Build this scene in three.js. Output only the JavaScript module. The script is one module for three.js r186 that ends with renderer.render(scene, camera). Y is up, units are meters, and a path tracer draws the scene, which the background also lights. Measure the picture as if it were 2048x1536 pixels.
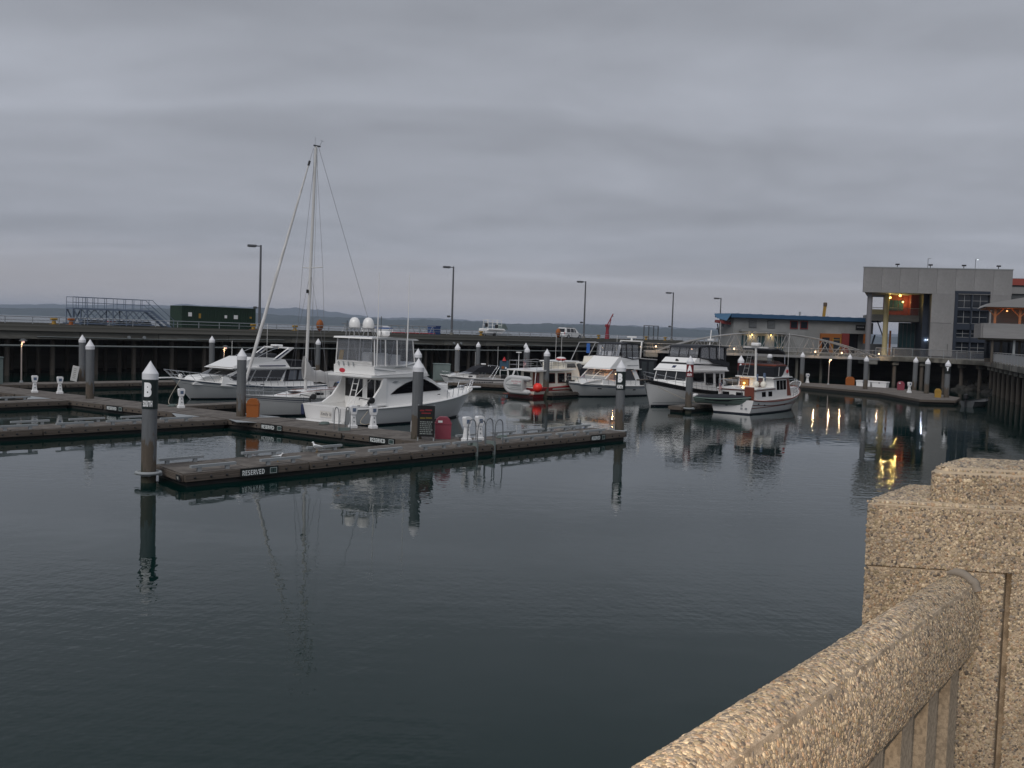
import * as THREE from 'three';
import { mergeGeometries } from 'three/addons/utils/BufferGeometryUtils.js';
import { RoundedBoxGeometry } from 'three/addons/geometries/RoundedBoxGeometry.js';

// ------------------------------------------------------------------ camera, sky, sun, exposure
const scene = new THREE.Scene();
const camera = new THREE.PerspectiveCamera(42.0, 4 / 3, 0.1, 30000);
camera.position.set(0, 5.6, 0);
camera.rotation.order = 'YXZ';
camera.rotation.set(-0.05345, 0, 0.03316);
const renderer = new THREE.WebGLRenderer({ antialias: true });
renderer.toneMapping = THREE.LinearToneMapping;
renderer.toneMappingExposure = 1.0;
renderer.shadowMap.enabled = true;

let seed = 7;
const rnd = () => { seed = (seed * 1664525 + 1013904223) >>> 0; return seed / 4294967296; };
const lerp = (a, b, t) => a + (b - a) * t, clamp = (x, a = 0, b = 1) => Math.min(b, Math.max(a, x));
const sst = (a, b, x) => { const t = clamp((x - a) / (b - a)); return t * t * (3 - 2 * t); };
function hash(i, j, k = 0) { let h = (i * 374761393 + j * 668265263 + k * 974634777) | 0; h = Math.imul(h ^ (h >>> 13), 1274126177); h ^= h >>> 16; return (h >>> 0) / 4294967296; }
function vnoise(x, y, k = 0, px = 0, py = 0) {           // value noise, optional period
  const i = Math.floor(x), j = Math.floor(y), a = x - i, b = y - j, u = a * a * a * (a * (a * 6 - 15) + 10), v = b * b * b * (b * (b * 6 - 15) + 10);
  const m = (n, p) => p ? ((n % p) + p) % p : n;
  const h = (q, r) => hash(m(q, px), m(r, py), k);
  return lerp(lerp(h(i, j), h(i + 1, j), u), lerp(h(i, j + 1), h(i + 1, j + 1), u), v);
}
function fbm(x, y, k, oct = 5, px = 0, py = 0) { let s = 0, a = 0.5, n = 0; for (let o = 0; o < oct; o++) { s += a * vnoise(x, y, k + o, px, py); n += a; a *= 0.5; x *= 2; y *= 2; px *= 2; py *= 2; } return s / n; }

// an overcast dusk sky: layered stratus seen on a flat ceiling, a paler, warmer strip low over the horizon
{
  const W = 2048, H = 1024, d = new Float32Array(W * H * 4);
  for (let j = 0; j < H; j++) for (let i = 0; i < W; i++) {
    const lat = ((j + 0.5) / H - 0.5) * Math.PI, lon = ((i + 0.5) / W - 0.5) * 2 * Math.PI;
    const y = Math.sin(lat), x = Math.cos(lat) * Math.cos(lon), z = Math.cos(lat) * Math.sin(lon), o = (j * W + i) * 4;
    const e = Math.max(y, 0), q = 1 / (e + 0.085);
    const cx = x * q, cz = z * q, wx = 1.6 * (fbm(cx * 0.35 + 9, cz * 0.35, 3, 4) - 0.5), wz = 1.6 * (fbm(cx * 0.35, cz * 0.35 + 5, 8, 4) - 0.5);
    let c = 0.5 * fbm(cx * 0.42 + wx, cz * 0.62 + wz + 3, 11, 6) + 0.5 * fbm(cx * 1.25 + wx * 1.6 + 4, cz * 1.9 + wz * 1.3, 21, 7);
    c = 0.8 * c + 0.2 * fbm(cx * 3.6 + wx * 2.2, cz * 4.6 + wz * 2, 27, 5); c = (c - 0.5) * 2;                                                         // -1 .. 1, mostly within 0.4
    const streak = sst(0.47, 0.70, fbm(cx * 0.22 + wx * 0.6 + 20, cz * 1.25 + wz + 7, 31, 5)) * sst(0.34, 0.12, e);
    const b = 1.08 + 0.36 * c + 0.26 * streak, low = sst(0.085, 0.012, e);
    const h = sst(0.0, 0.9, e);
    let r = lerp(0.312, 0.354, h) * b, g = lerp(0.330, 0.375, h) * b, bl = lerp(0.374, 0.421, h) * b;
    r = lerp(r, 0.42, low * 0.8); g = lerp(g, 0.40, low * 0.8); bl = lerp(bl, 0.41, low * 0.8);
    if (y < -0.01) { r = 0.06; g = 0.065; bl = 0.075; }
    d[o] = r; d[o + 1] = g; d[o + 2] = bl; d[o + 3] = 1;
  }
  const t = new THREE.DataTexture(d, W, H, THREE.RGBAFormat, THREE.FloatType);
  t.mapping = THREE.EquirectangularReflectionMapping; t.magFilter = t.minFilter = THREE.LinearFilter; t.wrapS = THREE.RepeatWrapping; t.needsUpdate = true;
  scene.background = t; scene.environment = t; scene.environmentIntensity = 1;
}
// the brighter part of the cloud deck where the low sun stands behind it: very soft
const sun = new THREE.DirectionalLight(new THREE.Color(1.0, 0.97, 0.94), 1.4);
sun.position.set(-60, 150, 70); sun.target.position.set(0, 0, -60); scene.add(sun, sun.target);
sun.castShadow = true; sun.shadow.radius = 70; sun.shadow.mapSize.set(2048, 2048);
Object.assign(sun.shadow.camera, { left: -120, right: 120, top: 140, bottom: -120, near: 1, far: 420 });
// the flash of the compact camera that took the photograph: it lights the parapet beside it and little else
const flash = new THREE.PointLight(new THREE.Color(1.0, 0.77, 0.55), 6.4, 0, 2);
flash.position.set(-0.05, 5.64, 0.02); flash.castShadow = true; flash.shadow.radius = 0.6; scene.add(flash);

// ------------------------------------------------------------------ helpers
const V = (x, y, z) => new THREE.Vector3(x, y, z);
const used = new Map();
function numbered(n) { const k = used.get(n) || 0; used.set(n, k + 1); return k ? n + '_' + String(k).padStart(3, '0') : n; }
function prep(g) {
  if (g.index) g = g.toNonIndexed();
  for (const k of Object.keys(g.attributes)) if (!['position', 'normal', 'uv'].includes(k)) g.deleteAttribute(k);
  if (!g.attributes.normal) g.computeVertexNormals();
  if (!g.attributes.uv) g.setAttribute('uv', new THREE.BufferAttribute(new Float32Array(g.attributes.position.count * 2), 2));
  return g;
}
const J = (...a) => { const l = a.flat(9).filter(Boolean).map(prep); return l.length > 1 ? mergeGeometries(l) : l[0]; };
function bx(w, h, d, x = 0, y = 0, z = 0, ry = 0, rz = 0) { const g = new THREE.BoxGeometry(w, h, d); if (rz) g.rotateZ(rz); if (ry) g.rotateY(ry); return g.translate(x, y, z); }
function rbx(w, h, d, x = 0, y = 0, z = 0, r = 0.03, ry = 0) { const g = new RoundedBoxGeometry(w, h, d, 2, Math.min(r, w / 2.1, h / 2.1, d / 2.1)); if (ry) g.rotateY(ry); return g.translate(x, y, z); }
const cy = (r0, r1, h, x = 0, y = 0, z = 0, n = 14) => new THREE.CylinderGeometry(r1, r0, h, n).translate(x, y + h / 2, z);
const sp = (r, x, y, z, sx = 1, sy = 1, sz = 1) => new THREE.SphereGeometry(r, 14, 10).scale(sx, sy, sz).translate(x, y, z);
function bar(a, b, r, n = 6) { a = V(...a); b = V(...b); const d = b.clone().sub(a), l = d.length(); const g = new THREE.CylinderGeometry(r, r, l, n); g.applyQuaternion(new THREE.Quaternion().setFromUnitVectors(V(0, 1, 0), d.normalize())); const m = a.add(b).multiplyScalar(0.5); return g.translate(m.x, m.y, m.z); }
function beam(a, b, w, h) { a = V(...a); b = V(...b); const d = b.clone().sub(a), l = d.length(), g = new THREE.BoxGeometry(l, h, w); const yaw = Math.atan2(-d.z, d.x), pit = Math.asin(d.y / l); g.rotateZ(pit); g.rotateY(yaw); const m = a.add(b).multiplyScalar(0.5); return g.translate(m.x, m.y, m.z); }
function path(pts, r, n = 40, rad = 6, closed = false) { return new THREE.TubeGeometry(new THREE.CatmullRomCurve3(pts.map(p => V(...p)), closed, 'catmullrom', 0.5), n, r, rad, closed); }
function poly(pts) { const out = []; for (let i = 0; i < pts.length - 1; i++) out.push(pts[i], pts[i + 1]); return out; }
function bars(pts, r, n = 6) { const o = []; for (let i = 0; i < pts.length - 1; i++) o.push(bar(pts[i], pts[i + 1], r, n)); return o; }
function tri(positions, uvs) { const g = new THREE.BufferGeometry(); g.setAttribute('position', new THREE.BufferAttribute(new Float32Array(positions), 3)); g.setAttribute('uv', new THREE.BufferAttribute(new Float32Array(uvs || positions.length / 3 * 2), 2)); g.computeVertexNormals(); return g; }
const quad = (a, b, c, d) => [...a, ...b, ...c, ...a, ...c, ...d];
// a plan polygon [[x,z]...] between two heights
function slab(pts, y0, y1) {
  const s = pts.map(p => new THREE.Vector2(p[0], p[1])), f = THREE.ShapeUtils.triangulateShape(s, []), o = [], uv = [];
  for (const t of f) { for (const i of t) { o.push(pts[i][0], y1, pts[i][1]); uv.push(pts[i][0], pts[i][1]); } for (const i of [t[0], t[2], t[1]]) { o.push(pts[i][0], y0, pts[i][1]); uv.push(pts[i][0], pts[i][1]); } }
  let l = 0;
  for (let i = 0; i < pts.length; i++) { const a = pts[i], b = pts[(i + 1) % pts.length], d = Math.hypot(b[0] - a[0], b[1] - a[1]); o.push(...quad([a[0], y0, a[1]], [b[0], y0, b[1]], [b[0], y1, b[1]], [a[0], y1, a[1]])); uv.push(l, y0, l + d, y0, l + d, y1, l, y0, l + d, y1, l, y1); l += d; }
  return tri(o, uv);
}
// a side outline [[x,y]...] carried across the beam; w(x,y) gives the half width
function cabin(pts, w) {
  const s = pts.map(p => new THREE.Vector2(p[0], p[1])), f = THREE.ShapeUtils.triangulateShape(s, []), o = [], W = typeof w === 'function' ? w : () => w;
  for (const k of [1, -1]) for (const t of f) for (const i of t) o.push(pts[i][0], pts[i][1], k * W(pts[i][0], pts[i][1]));
  for (let i = 0; i < pts.length; i++) { const a = pts[i], b = pts[(i + 1) % pts.length], wa = W(a[0], a[1]), wb = W(b[0], b[1]); o.push(...quad([a[0], a[1], -wa], [b[0], b[1], -wb], [b[0], b[1], wb], [a[0], a[1], wa])); }
  return tri(o);
}
// a plate lying on the side of such a body, both sides or one (k = +1 starboard, -1 port)
function sidePane(pts, w, off = 0.015, ks = [1, -1]) {
  const s = pts.map(p => new THREE.Vector2(p[0], p[1])), f = THREE.ShapeUtils.triangulateShape(s, []), o = [], W = typeof w === 'function' ? w : () => w;
  for (const k of ks) {
    const P = (i, e) => [pts[i][0], pts[i][1], k * (W(pts[i][0], pts[i][1]) + e)];
    for (const t of f) { for (const i of t) o.push(...P(i, off)); for (const i of t) o.push(...P(i, -0.02)); }
    for (let i = 0; i < pts.length; i++) { const j = (i + 1) % pts.length; o.push(...quad(P(i, -0.02), P(j, -0.02), P(j, off), P(i, off))); }
  }
  return tri(o);
}
// a plate on the cross face between outline points p and q: t along the edge, s across (-1 .. 1)
function facePane(p, q, w, t0, t1, s0, s1, off = 0.015) {
  const W = typeof w === 'function' ? w : () => w, nx = -(q[1] - p[1]), ny = q[0] - p[0], l = Math.hypot(nx, ny), o = [];
  const P = (t, s, e) => { const x = lerp(p[0], q[0], t), y = lerp(p[1], q[1], t); return [x + e * nx / l, y + e * ny / l, s * W(x, y)]; };
  for (const e of [off, -0.02]) o.push(...quad(P(t0, s0, e), P(t1, s0, e), P(t1, s1, e), P(t0, s1, e)));
  const c = [[t0, s0], [t1, s0], [t1, s1], [t0, s1]];
  for (let i = 0; i < 4; i++) { const a = c[i], b = c[(i + 1) % 4]; o.push(...quad(P(a[0], a[1], -0.02), P(b[0], b[1], -0.02), P(b[0], b[1], off), P(a[0], a[1], off))); }
  return tri(o);
}
function tag(o, label, category, group) { o.userData.label = label; o.userData.category = category; if (group) o.userData.group = group; return o; }
function thing(name, label, category, pos = [0, 0, 0], turn = 0, group) { const o = new THREE.Group(); o.name = numbered(name); o.position.set(...pos); o.rotation.y = turn; tag(o, label, category, group); scene.add(o); return o; }
function part(parent, name, geo, mat, label) { const m = new THREE.Mesh(Array.isArray(geo) ? J(geo) : geo, mat); m.name = name; m.castShadow = m.receiveShadow = true; if (label) m.userData.label = label; parent.add(m); return m; }
function structure(name, geo, mat) { const m = new THREE.Mesh(geo, mat); m.name = numbered(name); m.castShadow = m.receiveShadow = true; m.userData.kind = 'structure'; scene.add(m); return m; }
function copy(o, pos, turn = 0, label, group) { const c = o.clone(); c.name = numbered(o.name.replace(/_\d{3}$/, '')); c.position.set(...pos); c.rotation.y = turn; c.userData = { ...o.userData }; if (label) c.userData.label = label; if (group) c.userData.group = group; scene.add(c); return c; }

// ------------------------------------------------------------------ materials
const mat = (r, g, b, rough = 0.6, o = {}) => new THREE.MeshStandardMaterial({ color: new THREE.Color().setRGB(r, g, b), roughness: rough, side: THREE.DoubleSide, ...o });
const phys = (r, g, b, rough, o = {}) => new THREE.MeshPhysicalMaterial({ color: new THREE.Color().setRGB(r, g, b), roughness: rough, side: THREE.DoubleSide, ...o });
// a tileable blotch texture between two colours (linear in, sRGB bytes out)
const toS = c => Math.round(255 * clamp(c <= 0.0031308 ? c * 12.92 : 1.055 * Math.pow(c, 1 / 2.4) - 0.055));
function blotch(c0, c1, k, o = {}) {
  const N = o.n || 256, d = new Uint8Array(N * N * 4), p = o.p || 8, sx = o.sx || 1, sy = o.sy || 1;
  for (let j = 0; j < N; j++) for (let i = 0; i < N; i++) {
    let f = fbm(i / N * p * sx, j / N * p * sy, k, 6, p * sx, p * sy); f = sst(o.lo ?? 0.3, o.hi ?? 0.7, f);
    const gr = 1 + (o.grain ?? 0.12) * (hash(i, j, k) - 0.5) * 2, q = (j * N + i) * 4;
    for (let c = 0; c < 3; c++) d[q + c] = toS(lerp(c0[c], c1[c], f) * gr); d[q + 3] = 255;
  }
  const t = new THREE.DataTexture(d, N, N); t.colorSpace = THREE.SRGBColorSpace; t.wrapS = t.wrapT = THREE.RepeatWrapping; t.magFilter = t.minFilter = THREE.LinearFilter; t.repeat.set(o.rx ?? 1, o.ry ?? o.rx ?? 1); t.needsUpdate = true; return t;
}
const mapped = (t, rough = 0.85, o = {}) => new THREE.MeshStandardMaterial({ map: t, roughness: rough, side: THREE.DoubleSide, ...o });
const M = {
  gel: phys(0.84, 0.83, 0.81, 0.28, { clearcoat: 0.5, clearcoatRoughness: 0.15 }),
  gelCream: phys(0.74, 0.70, 0.61, 0.32, { clearcoat: 0.4, clearcoatRoughness: 0.2 }),
  hullWhite: phys(0.75, 0.74, 0.73, 0.22, { clearcoat: 0.6, clearcoatRoughness: 0.12 }),
  deckWhite: mat(0.78, 0.77, 0.75, 0.6),
  tint: phys(0.006, 0.006, 0.008, 0.06, { clearcoat: 0.3 }),
  black: mat(0.012, 0.012, 0.014, 0.6), rubber: mat(0.02, 0.02, 0.022, 0.85),
  boot: mat(0.015, 0.018, 0.03, 0.5), navy: mat(0.02, 0.03, 0.08, 0.6), blueStripe: mat(0.10, 0.14, 0.22, 0.5),
  canvasBlack: mat(0.018, 0.020, 0.026, 0.9), canvasNavy: mat(0.010, 0.011, 0.016, 0.95), canvasBlue: mat(0.03, 0.12, 0.42, 0.85), canvasGrey: mapped(blotch([0.50, 0.49, 0.48], [0.68, 0.67, 0.66], 61, { p: 6 }), 0.95),
  vinyl: phys(0.84, 0.85, 0.87, 0.10, { transmission: 0.93, thickness: 0, ior: 1.45 }),
  steel: mat(0.55, 0.56, 0.58, 0.25, { metalness: 0.9 }), galv: mat(0.34, 0.36, 0.38, 0.5, { metalness: 0.5 }), alu: mat(0.34, 0.345, 0.35, 0.5, { metalness: 0.5 }),
  wire: mat(0.22, 0.22, 0.23, 0.4, { metalness: 0.5 }),
  spar: mat(0.66, 0.65, 0.63, 0.4), red: mat(0.42, 0.02, 0.025, 0.5), redHull: phys(0.36, 0.016, 0.02, 0.25, { clearcoat: 0.6 }), buoyRed: mat(0.85, 0.035, 0.02, 0.45), redCanvas: mat(0.5, 0.03, 0.05, 0.75),
  orange: mat(0.30, 0.085, 0.010, 0.7), yellow: mat(0.34, 0.20, 0.03, 0.65), pink: mat(0.24, 0.042, 0.066, 0.65), teak: mat(0.17, 0.042, 0.024, 0.5), bimini: mat(0.02, 0.022, 0.028, 0.9),
  grey: mat(0.28, 0.30, 0.31, 0.7), greyGreen: mat(0.16, 0.20, 0.19, 0.8), darkGrey: mat(0.07, 0.075, 0.08, 0.7), white: mat(0.78, 0.78, 0.78, 0.55), capWhite: mat(0.74, 0.74, 0.76, 0.55),
  green: mapped(blotch([0.006, 0.022, 0.013], [0.011, 0.034, 0.020], 41, { p: 6, rx: 0.3 }), 0.75), hullGreen: mat(0.20, 0.26, 0.23, 0.5),
  pole: mat(0.10, 0.105, 0.115, 0.5), blueSteel: mat(0.13, 0.17, 0.24, 0.5),
  concrete: mapped(blotch([0.17, 0.165, 0.15], [0.27, 0.26, 0.24], 51, { p: 8, rx: 0.12, grain: 0.15 }), 0.9),
  pierConcrete: mapped(blotch([0.085, 0.082, 0.070], [0.20, 0.192, 0.168], 52, { p: 8, rx: 0.09, grain: 0.18 }), 0.95),
  dockTop: mapped(blotch([0.088, 0.076, 0.066], [0.142, 0.125, 0.109], 53, { p: 8, rx: 0.35, grain: 0.12 }), 0.9),
  waler: mapped(blotch([0.065, 0.052, 0.042], [0.135, 0.110, 0.090], 54, { p: 6, sx: 1, sy: 4, rx: 0.5, ry: 1.2, grain: 0.2 }), 0.9),
  float: mat(0.02, 0.02, 0.019, 0.9), pipe: mat(0.20, 0.22, 0.215, 0.7), timber: mat(0.10, 0.085, 0.07, 0.9),
  panel: mapped(blotch([0.212, 0.209, 0.209], [0.268, 0.264, 0.264], 55, { p: 8, rx: 0.08, grain: 0.06 }), 0.8),
  siding: mapped(blotch([0.20, 0.205, 0.205], [0.26, 0.265, 0.265], 56, { p: 4, rx: 0.1, grain: 0.08 }), 0.8),
  blueRoof: mat(0.024, 0.078, 0.165, 0.5), redPaint: mat(0.19, 0.028, 0.027, 0.6), orangePaint: mat(0.40, 0.115, 0.015, 0.6), navyPaint: mat(0.012, 0.020, 0.036, 0.6), tealGlass: phys(0.028, 0.062, 0.070, 0.1), glassDark: phys(0.016, 0.020, 0.027, 0.08), woodPost: mat(0.36, 0.13, 0.05, 0.7), brick: mat(0.28, 0.06, 0.045, 0.85),
  rope: mat(0.35, 0.31, 0.24, 0.95), skin: mat(0.6, 0.58, 0.55, 0.8),
};
const lampGlow = (r, g, b, k) => new THREE.MeshStandardMaterial({ color: 0x111111, emissive: new THREE.Color().setRGB(r, g, b), emissiveIntensity: k, roughness: 1 });
M.bulb = lampGlow(1, 0.66, 0.38, 3.6); M.sodium = lampGlow(1, 0.62, 0.14, 5); M.coolBulb = lampGlow(0.85, 0.95, 1, 2.2);
function lampLight(o, x, y, z, cd, c = [1, 0.66, 0.36]) { const l = new THREE.PointLight(new THREE.Color().setRGB(...c), cd, 0, 2); l.position.set(x, y, z); l.castShadow = true; l.shadow.radius = 2; o.add(l); return l; }
function textTex(w, h, draw) { const c = document.createElement('canvas'); c.width = w; c.height = h; const x = c.getContext('2d'); draw(x, w, h); const t = new THREE.CanvasTexture(c); t.colorSpace = THREE.SRGBColorSpace; return t; }
const plate = (w, h, d = 0.02) => { const g = new THREE.PlaneGeometry(w, h); return g; };
// ------------------------------------------------------------------ water and far shore
{
  const N = 1024, T = 24, d = new Float32Array(N * N * 4), hgt = new Float32Array(N * N), env = new Float32Array(N * N);
  for (let j = 0; j < N; j++) for (let i = 0; i < N; i++) env[j * N + i] = 0.25 + 1.3 * sst(0.35, 0.65, fbm(i / N * 5, j / N * 5, 71, 4, 5, 5));
  const tab = new Float32Array(4096); for (let i = 0; i < 4096; i++) tab[i] = Math.sin(i / 4096 * 2 * Math.PI);
  const waves = [];
  for (let k = 0; k < 84; k++) {
    const lam = Math.exp(lerp(Math.log(0.10), Math.log(1.6), Math.pow(rnd(), 1.2))), th = rnd() * Math.PI * 2, n = T / lam;
    const a = Math.round(n * Math.cos(th)), b = Math.round(n * Math.sin(th)); if (!a && !b) continue;
    const L = T / Math.hypot(a, b); waves.push([a, b, rnd(), 0.000125 * Math.pow(L, 0.55), L < 0.9]);
  }
  for (const [a, b, ph, A, fine] of waves) for (let j = 0; j < N; j++) { const bj = b * j / N + ph + 4096; for (let i = 0; i < N; i++) { const p = a * i / N + bj; hgt[j * N + i] += A * (fine ? env[j * N + i] : 1) * tab[((p - Math.floor(p)) * 4096) & 4095]; } }
  let lo = 1e9, hi = -1e9; for (const h of hgt) { lo = Math.min(lo, h); hi = Math.max(hi, h); }
  for (let i = 0; i < N * N; i++) { const v = (hgt[i] - lo) / (hi - lo); d[4 * i] = d[4 * i + 1] = d[4 * i + 2] = v; d[4 * i + 3] = 1; }
  const t = new THREE.DataTexture(d, N, N, THREE.RGBAFormat, THREE.FloatType); t.wrapS = t.wrapT = THREE.RepeatWrapping; t.magFilter = t.minFilter = THREE.LinearFilter; t.needsUpdate = true;
  const g = new THREE.PlaneGeometry(28000, 28000).rotateX(-Math.PI / 2), uv = g.attributes.uv; for (let i = 0; i < uv.count; i++) uv.setXY(i, uv.getX(i) * 28000 / T, uv.getY(i) * 28000 / T);
  M.water = phys(0.0004, 0.0135, 0.0120, 0.02, { specularIntensity: 0.68, ior: 1.333, bumpMap: t, bumpScale: hi - lo, side: THREE.FrontSide });
  structure('water', g, M.water);
  // outside the breakwater the wind ruffles the sound
  M.openWater = phys(0.0065, 0.0165, 0.0150, 0.22, { ior: 1.333, bumpMap: t, bumpScale: (hi - lo) * 11, side: THREE.FrontSide });
  const P = (x, z) => [-27.4 + 0.6607 * x + 0.7506 * z, 0.004, -109 - 0.7506 * x + 0.6607 * z], c = [P(-9000, -6), P(98, -6), P(160, -140), P(5200, -140), P(5200, -9500), P(-9000, -9500)], q = [];
  const f = THREE.ShapeUtils.triangulateShape(c.map(a => new THREE.Vector2(a[0], a[2])), []), uo = []; for (const k of f) for (const i of [k[0], k[2], k[1]]) { q.push(...c[i]); uo.push(c[i][0] / T, -c[i][2] / T); }
  const og = tri(q, uo); if (og.attributes.normal.getY(0) < 0) { const a = og.attributes.position.array, u = og.attributes.uv.array; for (let k = 0; k < a.length; k += 9) { for (let m = 0; m < 3; m++) [a[k + 3 + m], a[k + 6 + m]] = [a[k + 6 + m], a[k + 3 + m]]; const b = k / 3 * 2; for (let m = 0; m < 2; m++) [u[b + 2 + m], u[b + 4 + m]] = [u[b + 4 + m], u[b + 2 + m]]; } og.computeVertexNormals(); }
  structure('open_water', og, M.openWater);
}
scene.fog = new THREE.FogExp2(new THREE.Color(0.60, 0.69, 0.85), 0.00008);
// wooded ridges across the sound: uneven crests, real depth
function ridge(z0, x0, x1, n, hf, depth, m) {
  const o = [], rows = 7, P = (i, r) => { const x = lerp(x0, x1, i / n), t = r / (rows - 1), h = hf(x) * Math.sin(Math.min(t * 1.15, 1) * Math.PI / 2) * (t > 0.88 ? 0.92 : 1); return [x, h * (0.9 + 0.2 * vnoise(x / 90, r * 2.3, 5)) - (r ? 0 : 3), z0 - depth * t + 60 * Math.sin(x / 400) ]; };
  for (let i = 0; i < n; i++) for (let r = 0; r < rows - 1; r++) o.push(...quad(P(i, r), P(i + 1, r), P(i + 1, r + 1), P(i, r + 1)));
  return structure('far_shore_hill', tri(o), m);
}
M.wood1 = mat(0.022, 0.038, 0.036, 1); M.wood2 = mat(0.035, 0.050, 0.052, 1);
ridge(-5200, -4200, 3300, 900, x => { const f = fbm(x / 900 + 3, 1, 81, 4), tree = 7 * vnoise(x / 14, 0, 83) + 4 * vnoise(x / 40, 3, 84); return 28 + 36 * f * sst(3600, -800, Math.abs(x + 300) * 0.8) + 18 * Math.exp(-Math.pow((x + 1950) / 420, 2)) + tree; }, 700, M.wood1);
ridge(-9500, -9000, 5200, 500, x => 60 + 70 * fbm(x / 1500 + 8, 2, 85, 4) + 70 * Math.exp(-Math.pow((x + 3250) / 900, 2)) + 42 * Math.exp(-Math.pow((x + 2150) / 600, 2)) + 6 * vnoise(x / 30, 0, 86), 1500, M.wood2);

// ------------------------------------------------------------------ breakwater pier
const PT = Math.atan2(0.75, 0.66), PD = 4.55;
const pierAt = (x, z, y = PD) => [-27.4 + 0.6607 * x + 0.7506 * z, y, -109 - 0.7506 * x + 0.6607 * z];
{
  const p = thing('breakwater_pier', 'long grey concrete breakwater pier on dark piles behind the marina', 'pier', [-27.4, 0, -109], PT);
  const x0 = -52, x1 = 108, c = (x0 + x1) / 2, w = x1 - x0;
  part(p, 'deck', bx(w, 0.42, 14, c, PD - 0.21, -7), M.pierConcrete);
  part(p, 'kerb', bx(w, 0.22, 0.35, c, PD + 0.112, -0.2), M.pierConcrete); part(p, 'kerb', bx(w, 0.22, 0.35, c, PD + 0.112, -13.8), M.pierConcrete);
  for (let x = x0 + 4; x < x1; x += 8) part(p, 'edge_beam', bx(7.94, 0.72, 0.5, x, 3.76, -0.42), M.pierConcrete);
  part(p, 'added_far_wall', bx(w, 4.6, 0.5, c, 1.82, -13.4), M.pierConcrete);  // added wall shuts out light from the far side, keeping the underside dark
  part(p, 'cross_wall', bx(0.5, 4.6, 12, x1 - 0.4, 1.82, -7), M.pierConcrete);
  for (let x = x0 + 2; x < x1; x += 4) { for (const z of [-1.7, -4.6, -7.7, -11]) part(p, 'pile', cy(0.22, 0.22, 4.6, x + 0.3 * hash(x, -z, 8), -1, z, 10), M.timber); part(p, 'pile_cap', bx(0.5, 0.55, 12.5, x, 3.84, -6.7), M.pierConcrete); }
  for (let k = 0; k < 5; k++) part(p, 'utility_pipe', bar([x0 + k * w / 5 + 0.05, 2.78, -0.22], [x0 + (k + 1) * w / 5 - 0.05, 2.78, -0.22], 0.085, 8), M.pipe);
  for (const [a, b, y0, y1] of [[-24, -8, 3.62, 3.5], [-10, 3, 3.58, 3.70], [8, 26, 3.62, 3.5], [40, 50, 3.66, 3.5], [50, 62, 3.5, 3.62]]) part(p, 'hose', bar([a, y0, -0.1], [b, y1, -0.1], 0.045, 6), M.pipe);
  // flaking paint patch and drain outlets on the beam face
  for (const x of [-15.2, -13.6, 29.8, 31.1, 66]) part(p, 'drain_outlet', cy(0.16, 0.16, 0.2, 0, 0, 0, 10).rotateX(Math.PI / 2).translate(x, 3.68, -0.2), M.grey);
  const r = thing('pier_railing', 'low galvanised two-rail railing along the edge of the breakwater pier', 'railing', [-27.4, PD, -109], PT);
  for (let x = x0 + 1.2; x < x1; x += 2.4) part(r, 'post', bx(0.06, 0.62, 0.06, x, 0.222 + 0.31, -0.12), M.galv);
  part(r, 'top_rail', bar([x0, 0.86, -0.12], [x1, 0.86, -0.12], 0.045, 6), M.galv);
  part(r, 'middle_rail', bar([x0, 0.55, -0.12], [x1, 0.55, -0.12], 0.03, 6), M.galv);
}
function lampPost(name, label, pos, turn, h, group) {
  const t = thing(name, label, 'lamp post', pos, turn, group);
  part(t, 'base', cy(0.28, 0.24, 0.5, 0, 0, 0, 10), M.concrete);
  part(t, 'pole', new THREE.CylinderGeometry(0.10, 0.15, h - 0.5, 10).translate(0, 0.5 + (h - 0.5) / 2, 0), M.pole);
  const hd = part(t, 'lamp_head', J(bx(0.7, 0.10, 0.12, -0.3, h - 0.12, 0), rbx(0.95, 0.24, 0.5, -0.95, h - 0.12, 0, 0.05)), M.pole);
  part(hd, 'lens', bx(0.7, 0.03, 0.36, -0.95, h - 0.26, 0), M.grey);
  part(t, 'floodlight', J(bx(0.35, 0.08, 0.08, -0.28, 2.6, 0), rbx(0.36, 0.26, 0.3, -0.5, 2.62, 0, 0.06)), M.darkGrey);
  return t;
}
{
  const g = 'lamp posts along the breakwater pier';
  for (const [x, h, w] of [[0.34, 9.45, 'beside the green container'], [30.2, 9.2, 'between the gangway trusses and the trailer boat'], [58.9, 8.95, 'beside the white car on the pier'], [83.8, 8.5, 'beside the tall gate frame'], [100, 8.3, 'rising behind the left end of the blue roof']]) lampPost('lamp_post', 'tall dark square-headed lamp post ' + w, pierAt(x, -1), PT - 0.45, h, g);
}
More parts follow.
